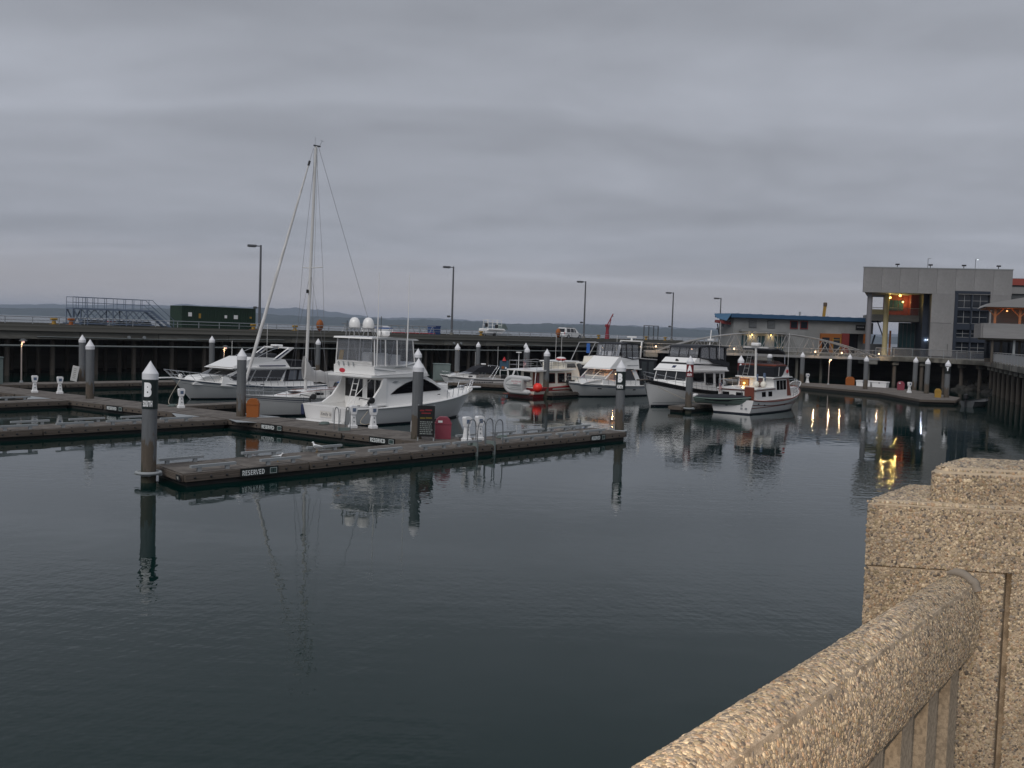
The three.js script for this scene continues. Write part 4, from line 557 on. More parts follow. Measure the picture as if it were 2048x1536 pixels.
function dockLamp(label, x, z, h, lit) { const t = thing('dock_lamp', label, 'lamp post', [x, 0.45, z], 0); part(t, 'base', cy(0.14, 0.1, 0.16), M.grey); part(t, 'pole', cy(0.055, 0.05, h), mat(0.38, 0.33, 0.30, 0.5)); const c = part(t, 'lamp_head', J(cy(0.3, 0.12, 0.16, 0.12, h, 0, 12)), M.darkGrey); part(c, 'bulb', sp(0.09, 0.16, h - 0.08, 0.05), lit > 2 ? M.bulb : lampGlow(1, 0.6, 0.5, 0.9)); lampLight(t, 0.16, h - 0.25, 0.12, lit); return t; }
dockLamp('slim dock lamp post with a dim lamp on the outer dock', -37.0, -75.3, 3.15, 0.6); dockLamp('slim dock lamp post on the corner dock behind the trawler bow', 37.5, -118.6, 3.0, 2.5); dockLamp('slim dock lamp post behind the motor yacht flybridge', -24.9, -86.2, 2.9, 1);
// ------------------------------------------------------------------ gulls
function loft(rows, n = 10) { const o = [], P = (r, k) => { const a = k / n * Math.PI * 2; return [r[0], r[1] + r[2] * Math.sin(a), (r[4] || 0) + r[3] * Math.cos(a)]; }; for (let i = 0; i < rows.length - 1; i++) for (let k = 0; k < n; k++) o.push(...quad(P(rows[i], k), P(rows[i], k + 1), P(rows[i + 1], k + 1), P(rows[i + 1], k))); const g = tri(o); return g; }
function gull(x, y, z, turn, label, s = 1) {
  const t = thing('seagull', label, 'bird', [x, y, z], turn); t.scale.setScalar(s);
  part(t, 'body', loft([[-0.30, 0.24, 0.001, 0.001], [-0.26, 0.235, 0.012, 0.035], [-0.16, 0.23, 0.05, 0.06], [-0.02, 0.225, 0.085, 0.08], [0.10, 0.24, 0.085, 0.075], [0.16, 0.28, 0.06, 0.055], [0.18, 0.33, 0.042, 0.04], [0.20, 0.375, 0.045, 0.042], [0.235, 0.385, 0.035, 0.033], [0.26, 0.378, 0.012, 0.012], [0.31, 0.37, 0.004, 0.004]], 12), M.white);
  for (const k of [1, -1]) { part(t, 'wing', loft([[-0.33, 0.25, 0.002, 0.002, k * 0.03], [-0.2, 0.255, 0.03, 0.015, k * 0.065], [-0.02, 0.25, 0.06, 0.02, k * 0.08], [0.09, 0.25, 0.03, 0.01, k * 0.075], [0.12, 0.25, 0.002, 0.002, k * 0.07]], 8), M.grey); part(t, 'leg', J(bar([0.0, 0, k * 0.035], [-0.01, 0.16, k * 0.035], 0.007), bx(0.05, 0.006, 0.04, 0.02, 0.004, k * 0.035)), M.yellow); }
  part(t, 'beak', new THREE.ConeGeometry(0.012, 0.06, 6).rotateZ(-Math.PI / 2).translate(0.285, 0.376, 0), M.yellow);
}
gull(-7.75, 0.45, -40.0, 2.6, 'white gull with grey wings standing on the long dock', 1.0);
gull(-8.6, 0.45, -36.9, 0.4, 'gull resting on the long dock near the RESERVED plate', 0.8);

// ------------------------------------------------------------------ dock clutter: corner plates, cords and lines
for (const p of [[[-16.6, -53.3], [-18.6, -54.7], [-17.5, -52.3]], [[-14.8, -52.3], [-13.0, -51.1], [-14.0, -50.9]], [[-28.4, -61.6], [-30.4, -63.0], [-29.4, -60.5]], [[-15.2, -56.2], [-12.6, -54.5], [-13.6, -53.7]]]) part(dW, 'corner_plate', slab(p, 0.452, 0.462), M.grey);
function cord(pts, label) { part(dW, 'power_cord', path(pts, 0.022, 40, 5), M.rope, label); }
function line(name, label, cat, pts, r, m, group) { const t = thing(name, label, cat, [0, 0, 0], 0, group); part(t, 'run', path(pts, r, 40, 5), m); return t; }
cord([[-6.8, 1.15, -50.0], [-7.0, 0.75, -50.5], [-7.5, 0.5, -51.4], [-7.9, 0.55, -52.4], [-7.7, 1.0, -53.6]], 'power cord running from a pedestal to the cruiser');
cord([[-19.2, 1.1, -58.1], [-19.6, 0.6, -58.6], [-20.4, 0.5, -59.6], [-21.4, 0.7, -62.5], [-22.6, 1.5, -68.0]], 'power cord running up to the motor yacht bow');
line('mooring_line', 'mooring line from the sailboat bow to the walkway', 'rope', [[-15.7, 1.3, -58.4], [-15.1, 0.8, -57.2], [-14.6, 0.5, -56.2]], 0.02, M.rope);
line('mooring_line', 'mooring line from the cruiser stern to the walkway', 'rope', [[-8.9, 1.1, -54.6], [-8.6, 0.7, -53.6], [-8.5, 0.5, -52.8]], 0.02, M.rope);
for (const [x, z, l] of [[-20.0, -58.9, 'coiled grey hose beside the pedestal under the yacht bow'], [-9.6, -51.3, 'coiled grey hose behind the cruiser stern'], [-0.4, -47.6, 'coiled hose on the long dock beyond the ladders']]) { const t = thing('hose_coil', l, 'hose', [x, 0.47, z], 0); for (let k = 0; k < 3; k++) part(t, 'loop', new THREE.TorusGeometry(0.26 - 0.03 * k, 0.022, 6, 24).rotateX(Math.PI / 2).translate(0.02 * k, 0.02 + k * 0.04, 0), M.greyGreen); }
{ const t = thing('dock_step', 'light grey boarding steps on the walkway beside the cruiser', 'steps', [-4.3, 0.45, -49.0], 0.65); for (let k = 0; k < 2; k++) part(t, 'tread', rbx(0.7, 0.05, 0.3, 0, 0.24 + k * 0.24, -0.15 + 0.0 - k * 0.28, 0.02), M.white); part(t, 'side', J(bx(0.04, 0.5, 0.6, -0.32, 0.25, -0.3)), M.white); part(t, 'side', J(bx(0.04, 0.5, 0.6, 0.32, 0.25, -0.3)), M.white); }
// ------------------------------------------------------------------ boats: bow along +x, starboard along +z, transom foot on the waterline at the origin
function hull(o) {
  const { L, B, sb = 0.9, fs, fm, fb, draft = 0.6, rake = 0.9, full = 2.4, flare = 0.55, tr = 0.0, tm = 0.42 } = o, N = 36, K = 12;
  const w = t => B / 2 * (t < tm ? lerp(sb, 1, Math.sin(t / tm * Math.PI / 2)) : Math.max(0.012, Math.pow(1 - Math.pow((t - tm) / (1 - tm), full), 0.85)));
  const sy = t => { const a = (1 - t) * (0.5 - t) * 2, b = t * (t - 0.5) * 2, c = 4 * t * (1 - t); return fs * a + fm * c + fb * b; };
  const P = (t, s, k, off = 0) => {
    const e = lerp(0.22, flare, Math.pow(t, 1.6)), dr = draft * (1 - Math.pow(t, 5)), y = lerp(-dr, sy(t), s);
    const z = (w(t) + off) * Math.pow(clamp(s, 0.0001, 1), e) * (s < 0.999 ? 1 : 1), x = t * L - rake * Math.pow(t, 3) * (1 - s) + tr * (1 - t) * (1 - s);
    return [x + off * Math.pow(t, 8), y, k * z];
  };
  const o1 = [];
  for (const k of [1, -1]) for (let i = 0; i < N; i++) for (let j = 0; j < K; j++) o1.push(...quad(P(i / N, j / K, k), P((i + 1) / N, j / K, k), P((i + 1) / N, (j + 1) / K, k), P(i / N, (j + 1) / K, k)));
  for (let j = 0; j < K; j++) o1.push(...quad(P(0, j / K, -1), P(0, j / K, 1), P(0, (j + 1) / K, 1), P(0, (j + 1) / K, -1)));
  const shell = tri(o1); const smooth = shell;   // quads shaded flat are small enough at this size
  const sOf = (t, y) => (y + draft * (1 - Math.pow(t, 5))) / (sy(t) + draft * (1 - Math.pow(t, 5)));
  return {
    o, w, sy, P, shell: smooth, L,
    deck(t0, drop = 0.03, t1 = 0.995) { const q = []; for (let i = 0; i < 30; i++) { const a = lerp(t0, t1, i / 30), b = lerp(t0, t1, (i + 1) / 30), wa = w(a) - 0.02, wb = w(b) - 0.02; q.push(...quad([a * L, sy(a) - drop, -wa], [b * L, sy(b) - drop, -wb], [b * L, sy(b) - drop + 0.03, 0], [a * L, sy(a) - drop + 0.03, 0]), ...quad([a * L, sy(a) - drop + 0.03, 0], [b * L, sy(b) - drop + 0.03, 0], [b * L, sy(b) - drop, wb], [a * L, sy(a) - drop, wa])); } return tri(q); },
    stripe(f0, f1, t0 = 0, t1 = 0.995, off = 0.012, ks = [1, -1], aft = true) { const q = []; for (const k of ks) for (let i = 0; i < 30; i++) { const a = lerp(t0, t1, i / 30), b = lerp(t0, t1, (i + 1) / 30); q.push(...quad(P(a, f0(a), k, off), P(b, f0(b), k, off), P(b, f1(b), k, off), P(a, f1(a), k, off))); } if (aft && t0 === 0) { const a = [...P(0, f0(0), -1, off)], b = [...P(0, f0(0), 1, off)], c = [...P(0, f1(0), 1, off)], d = [...P(0, f1(0), -1, off)]; for (const v of [a, b, c, d]) v[0] -= off; q.push(...quad(a, b, c, d)); } return tri(q); },
    band(y0, y1, off = 0.012) { return this.stripe(t => sOf(t, y0), t => sOf(t, y1), 0, 0.985, off); },
    sOf,
    sheer(r, t0 = 0, t1 = 0.998, dy = 0, inset = 0) { const g = []; for (const k of [1, -1]) { const p = []; for (let i = 0; i <= 24; i++) { const t = lerp(t0, t1, i / 24); p.push([t * L, sy(t) + dy, k * Math.max(0.0, w(t) - inset)]); } g.push(path(p, r, 48, 6)); } return J(g); },
    railing(parent, m, t0, t1, h, n, r = 0.02, inset = 0.12, out = 0, low = true) {
      for (const k of [1, -1]) { const p = [], q = []; for (let i = 0; i <= 20; i++) { const t = lerp(t0, t1, i / 20); p.push([t * L + out * i / 20, sy(t) + h, k * Math.max(0.1, w(t) - inset)]); q.push([t * L + out * 0.5 * i / 20, sy(t) + h * 0.5, k * Math.max(0.1, w(t) - inset)]); } part(parent, 'rail', J(path(p, r, 40, 5), low ? path(q, r * 0.7, 40, 5) : null), m); }
      const g = []; for (const k of [1, -1]) for (let i = 0; i <= n; i++) { const t = lerp(t0, t1, i / n), z = k * Math.max(0.1, w(t) - inset); g.push(bar([t * L - 0.02, sy(t) - 0.02, z], [t * L + out * i / n, sy(t) + h, z], r * 0.9)); }
      for (const s of g) part(parent, 'stanchion', s, m);
      const t = t1; part(parent, 'pulpit', J(bar([t * L + out, sy(t) + h, -Math.max(0.1, w(t) - inset)], [t * L + out, sy(t) + h, Math.max(0.1, w(t) - inset)], r)), m);
    },
  };
}
const heading = (fx, fz) => Math.atan2(-fz, fx);
function boat(name, label, cat, x, z, fx, fz) { return thing(name, label, cat, [x, 0, z], heading(fx, fz)); }
function radome(p, x, y, z, r, h, m = M.gel) { return part(p, 'radar_dome', new THREE.LatheGeometry([[0.001, h], [r * 0.5, h * 0.94], [r * 0.85, h * 0.72], [r, h * 0.42], [r, 0.06], [r * 0.9, 0], [0.001, 0]].map(a => new THREE.Vector2(...a)), 20).translate(x, y, z), m); }
const aerial = (p, x, y, z, h, m = M.gel, lean = 0) => part(p, 'aerial', bar([x, y, z], [x + lean, y + h, z], 0.014, 5), m);
function flag(parent, x, y, z) {
  const f = part(parent, 'flag_staff', bar([x, y - 0.5, z], [x - 0.15, y + 0.7, z], 0.015), M.teak), tx = textTex(96, 64, (c) => { for (let i = 0; i < 13; i++) { c.fillStyle = i % 2 ? '#d8d4d0' : '#8e2030'; c.fillRect(0, i * 5, 96, 5); } c.fillStyle = '#1b2444'; c.fillRect(0, 0, 40, 34); c.fillStyle = '#d8d4d0'; for (let i = 0; i < 5; i++) for (let j = 0; j < 4; j++) c.fillRect(4 + i * 7, 4 + j * 8, 3, 3); });
  const g = new THREE.PlaneGeometry(0.75, 0.5, 10, 6), q = g.attributes.position; for (let i = 0; i < q.count; i++) { const a = q.getX(i) + 0.375; q.setXYZ(i, -0.12 - a * 0.45, q.getY(i) - a * 0.7, 0.09 * Math.sin(a * 11)); } g.computeVertexNormals();
  part(f, 'flag', g.translate(x, y + 0.4, z), mapped(tx, 0.9)); }
function fender(parent, x, y, z, m, r = 0.12, l = 0.55) { part(parent, 'fender', J(new THREE.CapsuleGeometry(r, l - 2 * r, 6, 12).translate(x, y, z), bar([x, y + l / 2, z], [x, y + l / 2 + 0.35, z], 0.01)), m); }

{ // 1 ------------------------------------------------ white sportfishing cruiser
  const b = boat('sportfishing_cruiser', 'white sportfishing cruiser with enclosed flybridge and black curved side windows', 'boat', -10.35, -55.3, 0.635, -0.772);
  const h = hull({ L: 12.2, B: 4.3, sb: 0.86, fs: 1.05, fm: 1.22, fb: 1.86, draft: 0.7, rake: 1.35, full: 2.3, flare: 0.62, tr: 0.12 });
  part(b, 'hull', h.shell, M.hullWhite); part(b, 'boot_stripe', h.band(-0.08, 0.10), M.boot); part(b, 'rub_rail', h.sheer(0.05, 0, 0.998, -0.05, -0.02), M.gel);
  part(b, 'foredeck', h.deck(0.24), M.deckWhite); part(b, 'cockpit_sole', bx(2.9, 0.05, 3.3, 1.55, 0.5, 0), M.deckWhite);
  part(b, 'coaming', J(...[-1, 1].map(k => cabin([[0.02, 1.02], [0.02, 1.10], [3.0, 1.2], [3.0, 1.12]], 0.16).translate(0, 0, k * 1.78)), bx(0.3, 0.1, 3.5, 0.16, 1.06, 0)), M.gel);
  part(b, 'inner_liner', J(bx(0.06, 0.55, 3.4, 0.3, 0.77, 0), ...[-1, 1].map(k => bx(2.7, 0.6, 0.06, 1.6, 0.78, k * 1.6))), M.deckWhite);
  part(b, 'swim_platform', rbx(0.7, 0.12, 3.2, -0.38, 0.22, 0, 0.05), M.gel);
  part(b, 'transom_door_seam', J(bx(0.02, 0.8, 0.02, -0.02, 0.62, 0.75), bx(0.02, 0.8, 0.02, -0.02, 0.62, 1.35)), M.grey);
  const nm = textTex(256, 96, (c, w, hh) => { c.fillStyle = '#c9c5bf'; c.fillRect(0, 0, w, hh); c.fillStyle = '#3b3b40'; c.font = 'italic bold 60px serif'; c.fillText('Emily M', 16, 66); });
  part(b, 'name_lettering', new THREE.PlaneGeometry(0.95, 0.34).rotateY(-Math.PI / 2).translate(-0.005, 0.62, 0.1), mapped(nm, 0.4));
  // house
  const wf = (x, y) => 1.80 - 0.10 * (y - 1.1) - 0.035 * Math.max(0, x - 4.5) ** 1.6 * 0.9;
  const hp = [[2.9, 0.6], [2.9, 2.66], [5.9, 2.84], [6.4, 2.74], [8.25, 1.88], [8.6, 1.66], [8.6, 1.2]];
  part(b, 'house', cabin(hp, wf), M.gel);
  const win = [[3.35, 1.74], [3.9, 2.06], [4.6, 2.36], [5.4, 2.55], [6.2, 2.56], [7.0, 2.27], [7.75, 1.93], [7.6, 1.86]];
  for (const k of [1, -1]) part(b, 'side_window', sidePane(win, wf, 0.012, [k]), M.tint);
  part(b, 'windshield', facePane(hp[3], hp[4], wf, 0.12, 0.92, -0.8, 0.8), M.tint);
  for (const [s0, s1] of [[-0.93, -0.08], [0.12, 0.5], [0.56, 0.86]]) part(b, 'aft_window', bx(0.03, 1.05, (s1 - s0) * 1.72, 2.885, 2.0, (s0 + s1) / 2 * 1.72), M.tint);
  part(b, 'aft_quarter', J(...[-1, 1].map(k => cabin([[1.2, 1.1], [2.0, 1.55], [2.55, 2.2], [2.7, 2.66], [2.95, 2.66], [2.95, 1.1]], 0.07).translate(0, 0, k * 1.74))), M.gel);
  part(b, 'flybridge_deck', cabin([[1.75, 2.70], [1.75, 2.80], [2.6, 2.86], [6.1, 2.95], [6.55, 2.78], [6.0, 2.7]], (x) => 1.84 - 0.10 * Math.max(0, x - 4.8)), M.gel);
  const fw = (x, y) => 1.74 - 0.12 * Math.max(0, x - 4.2) - 0.08 * (y - 2.8);
  part(b, 'flybridge_coaming', cabin([[2.1, 2.84], [2.05, 3.32], [2.35, 3.36], [4.3, 3.36], [5.6, 3.56], [6.15, 3.46], [6.65, 2.86]], fw), M.gel);
  part(b, 'coaming_stripe', sidePane([[3.7, 3.30], [4.35, 3.325], [5.7, 3.53], [5.9, 3.49], [5.7, 3.47], [4.36, 3.27], [3.7, 3.245]], fw, 0.012), M.grey);
  part(b, 'coaming_seam', sidePane([[2.1, 3.16], [2.1, 3.2], [3.7, 3.05], [3.7, 3.01]], fw, 0.012), M.grey);
  part(b, 'hull_badge', sidePane([[3.55, 2.42], [3.75, 2.5], [4.05, 2.46], [3.8, 2.38]], wf, 0.012), M.grey);
  // enclosure and hardtop
  const top = 4.86; part(b, 'hardtop', cabin([[1.9, top], [1.95, top + 0.09], [3.6, top + 0.13], [5.6, top + 0.05], [5.9, top - 0.02], [5.6, top - 0.05]], (x) => 1.62 - 0.16 * Math.max(0, x - 4.2)), M.gel);
  const px = [2.15, 3.0, 3.9, 4.75, 5.5]; for (const k of [1, -1]) { for (let i = 0; i < 4; i++) { const q = x => 1.56 - 0.13 * Math.max(0, x - 4.0); part(b, 'clear_panel', sidePane([[px[i] + 0.04, 3.42], [px[i] + 0.04, 4.78], [px[i + 1] - 0.04, 4.78], [px[i + 1] - 0.04, 3.42 + (i > 2 ? 0.1 : 0)]], q, 0.006, [k]), M.vinyl); } for (const x of px) part(b, 'enclosure_post', bar([x, 3.3, k * (1.64 - 0.12 * Math.max(0, x - 4))], [x + (x > 5 ? -0.15 : 0.02), 4.82, k * (1.55 - 0.12 * Math.max(0, x - 4))], 0.035, 8), M.gel); part(b, 'brace', J(bar([3.4, 3.35, k * 1.2], [3.15, 4.8, k * 1.3], 0.02), bar([3.7, 3.35, k * 1.2], [3.95, 4.8, k * 1.3], 0.02)), M.steel); }
  part(b, 'front_clear_panel', bx(0.012, 1.3, 2.5, 5.62, 4.16, 0, 0, 0.1), M.vinyl); part(b, 'rear_clear_panel', bx(0.012, 1.36, 2.9, 2.12, 4.1, 0), M.vinyl); part(b, 'rear_valance', bx(0.03, 0.26, 3.0, 2.08, 3.46, 0), M.canvasGrey);
  for (let k = 0; k < 4; k++) part(b, 'rod_holder', bar([2.0, 3.28, -1.2 + k * 0.42], [1.98, 3.52, -1.24 + k * 0.42], 0.035), M.grey);
  part(b, 'red_cover', sp(0.42, 2.25, 3.02, -1.0, 0.5, 0.55, 1.1), M.redCanvas); part(b, 'kayak_paddle', J(bx(0.03, 0.62, 0.34, 2.2, 3.85, -1.25, 0, -0.2)), M.yellow);
  part(b, 'helm_console', rbx(0.8, 0.9, 1.4, 4.7, 3.5, 0, 0.08), M.gel); part(b, 'helm_seat', J(rbx(0.55, 0.9, 0.6, 3.7, 3.6, 0.55, 0.08), rbx(0.55, 0.9, 0.6, 3.7, 3.6, -0.55, 0.08)), M.gel);
  for (const z of [-0.62, 0.55]) { part(b, 'dome_stand', J(...[-0.22, 0.22].flatMap(a => [-0.22, 0.22].map(c => bar([2.6 + a, top + 0.1, z + c], [2.6 + a * 0.6, 5.42, z + c * 0.6], 0.02))), bx(0.5, 0.05, 0.5, 2.6, 5.42, z)), M.alu); radome(b, 2.6, 5.45, z, 0.32, 0.62); }
  part(b, 'ladder_rack', J(bar([2.2, top + 0.1, -0.9], [2.25, 5.4, -0.9], 0.02), bar([2.9, top + 0.1, 0.9], [2.6, 5.4, 0.9], 0.02), path([[2.2, 5.38, -1], [2.5, 5.5, 0], [3.0, 5.4, 1.0], [3.2, 5.0, 1.1]], 0.02)), M.alu);
  part(b, 'radar_pod', rbx(0.5, 0.34, 0.75, 4.1, top + 0.32, 0.2, 0.14), M.gel); for (const [x, z, hh] of [[2.3, 1.45, 0], [4.6, 1.5, 0]]) { part(b, 'outrigger', J(bar([x, 3.3, z + 0.2], [x, 6.1, z + 0.22], 0.035), bar([x, 6.1, z + 0.22], [x, 8.6, z + 0.22], 0.018)), M.gel); }
  for (const [x, z, t2] of [[3.0, 0.1, 1.1], [3.4, 0.75, 1.2], [2.2, -0.8, 0.9]]) part(b, 'antenna', bar([x, top + 0.1, z], [x, top + 0.1 + t2, z], 0.02), M.darkGrey);
  { const l = part(b, 'ladder', J(bar([1.75, 0.95, -0.1], [2.25, 2.75, -0.1], 0.03), bar([1.75, 0.95, 0.35], [2.25, 2.75, 0.35], 0.03)), M.gel); for (let k = 0; k < 5; k++) part(l, 'rung', bx(0.1, 0.03, 0.42, 1.82 + k * 0.1, 1.2 + k * 0.36, 0.125), M.gel); }
  part(b, 'fighting_chair_post', J(bar([1.55, 1.15, 0.2], [2.9, 2.7, 0.75], 0.02), bar([2.45, 0.6, 0.72], [2.45, 2.7, 0.72], 0.03)), M.gel);
  for (const [x, z] of [[0.4, -1.72], [1.6, 1.86]]) part(b, 'downrigger', J(beam([x - 0.1, 1.3, z], [x + 0.1, 1.5, z], 0.08, 0.08), bar([x, 1.48, z], [x - 0.75, 1.62, z + 0.05], 0.025), new THREE.CylinderGeometry(0.17, 0.17, 0.12, 16).rotateX(Math.PI / 2).translate(x + 0.22, 1.45, z), bar([x, 1.15, z], [x, 1.45, z], 0.04), bar([x - 0.75, 1.62, z + 0.05], [x - 0.78, 1.5, z + 0.05], 0.02)), M.black);
  part(b, 'tackle_locker', rbx(0.5, 0.6, 1.0, 2.6, 1.0, 0.95, 0.05), M.gel); part(b, 'cleat', J(bx(0.2, 0.05, 0.04, 7.4, 1.62, 1.65), bx(0.2, 0.05, 0.04, 0.9, 1.18, 1.8)), M.steel);
  h.railing(b, M.steel, 0.66, 0.985, 0.5, 6, 0.022, 0.16, 0.25, false); part(b, 'anchor_pulpit', rbx(1.1, 0.1, 0.5, 12.3, 1.85, 0, 0.04), M.gel); part(b, 'foredeck_box', rbx(1.1, 0.42, 0.9, 8.95, 1.95, 0, 0.08), M.gel); part(b, 'windlass', rbx(0.4, 0.2, 0.25, 11.2, 1.9, 0, 0.05), M.steel);
  part(b, 'mooring_line', path([[9.6, 1.5, 1.6], [10.4, 1.55, 1.3], [11.4, 1.85, 0.6]], 0.015, 20, 5), M.rope); fender(b, 0.1, 0.75, -1.95, M.navy, 0.14, 0.7);
}
{ // 2 ------------------------------------------------ motor yacht on the left
  const fx = -0.62, fz = 0.785, L = 12.6, bx0 = -23.6 - fx * L, bz0 = -69.2 - fz * L;
  const b = boat('motor_yacht', 'white motor yacht with radar arch, dark cabin windows and bow rail', 'boat', bx0, bz0, fx, fz);
  const h = hull({ L, B: 4.1, sb: 0.88, fs: 0.92, fm: 0.95, fb: 1.55, draft: 0.7, rake: 1.5, full: 2.2, flare: 0.6 });
  part(b, 'hull', h.shell, M.hullWhite); part(b, 'boot_stripe', h.band(-0.1, 0.09), M.boot); part(b, 'sheer_stripe', h.stripe(t => 0.93, t => 0.985, 0, 0.99), M.blueStripe); part(b, 'rub_rail', h.sheer(0.045), M.gel); part(b, 'foredeck', h.deck(0.08), M.deckWhite);
  part(b, 'hull_line', h.stripe(t => 0.80, t => 0.815, 0, 0.97), M.grey);
  const tw = (x, y) => 1.5 - 0.18 * Math.max(0, x - 9) ** 1.5 - 0.1 * (y - 1);
  part(b, 'trunk_cabin', cabin([[8.2, 0.9], [8.2, 1.62], [9.4, 1.72], [10.6, 1.66], [11.3, 1.3], [11.4, 1.1]], tw), M.gel);
  const wf = (x, y) => 1.78 - 0.13 * (y - 0.9) - 0.03 * Math.max(0, x - 6.5) ** 1.5;
  const hp = [[1.4, 0.85], [1.4, 2.16], [8.0, 2.2], [9.5, 1.62], [9.6, 1.0], [8, 0.9]]; part(b, 'house', cabin(hp, wf), M.gel);
  part(b, 'windshield', facePane([8.05, 2.16], [9.45, 1.64], wf, 0.05, 0.97, -0.96, -0.02), M.tint); part(b, 'windshield', facePane([8.05, 2.16], [9.45, 1.64], wf, 0.05, 0.97, 0.02, 0.96), M.tint);
  const ws = [[[7.35, 1.3], [6.8, 2.1], [7.9, 2.1], [8.9, 1.62], [8.6, 1.4]], [[5.95, 1.3], [5.4, 2.1], [6.65, 2.1], [7.2, 1.3]], [[4.6, 1.3], [4.0, 2.1], [5.25, 2.1], [5.8, 1.3]]]; for (const p of ws) for (const k of [1, -1]) part(b, 'side_window', sidePane(p, wf, 0.012, [k]), M.tint);
  part(b, 'aft_enclosure', sidePane([[1.5, 1.25], [1.5, 2.12], [3.9, 2.12], [4.3, 1.25]], wf, 0.012), M.canvasNavy); for (const k of [1, -1]) part(b, 'clear_panel', sidePane([[2.0, 1.35], [1.9, 2.05], [2.7, 2.05], [2.9, 1.35]], wf, 0.02, [k]), mat(0.12, 0.13, 0.15, 0.15)); for (const k of [1, -1]) part(b, 'clear_panel', sidePane([[3.1, 1.35], [2.95, 2.05], [3.6, 2.05], [3.8, 1.35]], wf, 0.02, [k]), mat(0.10, 0.11, 0.13, 0.15));
  part(b, 'flybridge_deck', cabin([[1.2, 2.18], [1.2, 2.26], [8.6, 2.3], [8.9, 2.2]], (x) => 1.75 - 0.04 * Math.max(0, x - 6)), M.gel);
  const fw = (x, y) => 1.62 - 0.16 * (y - 2.3) - 0.05 * Math.max(0, x - 6.5) ** 1.4; part(b, 'flybridge_coaming', cabin([[3.6, 2.28], [4.0, 2.86], [5.0, 2.98], [6.8, 3.02], [8.75, 2.3]], fw), M.gel); part(b, 'flybridge_stripe', sidePane([[4.0, 2.36], [4.0, 2.44], [6.4, 2.44], [6.4, 2.36]], fw, 0.012), M.navy);
  part(b, 'bridge_weathercloth', J(cabin([[1.3, 2.28], [1.25, 2.76], [3.7, 2.80], [3.75, 2.28]], 1.5)), M.canvasNavy);
  part(b, 'radar_arch', J(...[-1, 1].map(k => cabin([[4.6, 2.8], [5.15, 2.8], [3.65, 3.72], [3.2, 3.72]], 0.09).translate(0, 0, k * 1.45)), bx(0.5, 0.1, 3.0, 3.42, 3.72, 0)), M.gel); part(b, 'arch_window', J(...[-1, 1].map(k => sidePane([[4.75, 2.9], [4.95, 2.9], [3.85, 3.58], [3.65, 3.58]], 0.09, 0.01).translate(0, 0, k * 1.45))), M.navy); part(b, 'radar_pod', rbx(0.7, 0.16, 0.7, 3.6, 3.86, 0, 0.07), M.gel);
  part(b, 'bimini_frame', J(path([[6.6, 2.95, -1.35], [4.9, 3.62, -1.3], [3.4, 3.74, -1.3]], 0.02), path([[6.6, 2.95, 1.35], [4.9, 3.62, 1.3], [3.4, 3.74, 1.3]], 0.02)), M.steel); part(b, 'helm_windscreen', cabin([[6.2, 3.0], [6.0, 3.25], [5.95, 3.25], [6.12, 3.0]], 1.2), M.tint); part(b, 'seat_cover', rbx(1.2, 0.45, 1.6, 4.7, 3.05, 0, 0.15), M.canvasBlack);
  aerial(b, 7.0, 2.95, 0.9, 1.2); aerial(b, 5.6, 2.9, -1.4, 2.6); flag(b, 0.7, 2.7, 0.2);
  h.railing(b, M.steel, 0.34, 0.985, 0.62, 13, 0.020, 0.15, 0.75); part(b, 'anchor_pulpit', rbx(1.4, 0.08, 0.45, 12.9, 1.56, 0, 0.03), M.gel); part(b, 'windlass', sp(0.16, 11.9, 1.66, 0), M.gel); for (const x of [6.2, 7.4]) part(b, 'deck_vent', rbx(0.34, 0.12, 0.1, x, 1.02, -1.72, 0.03), M.black);
}
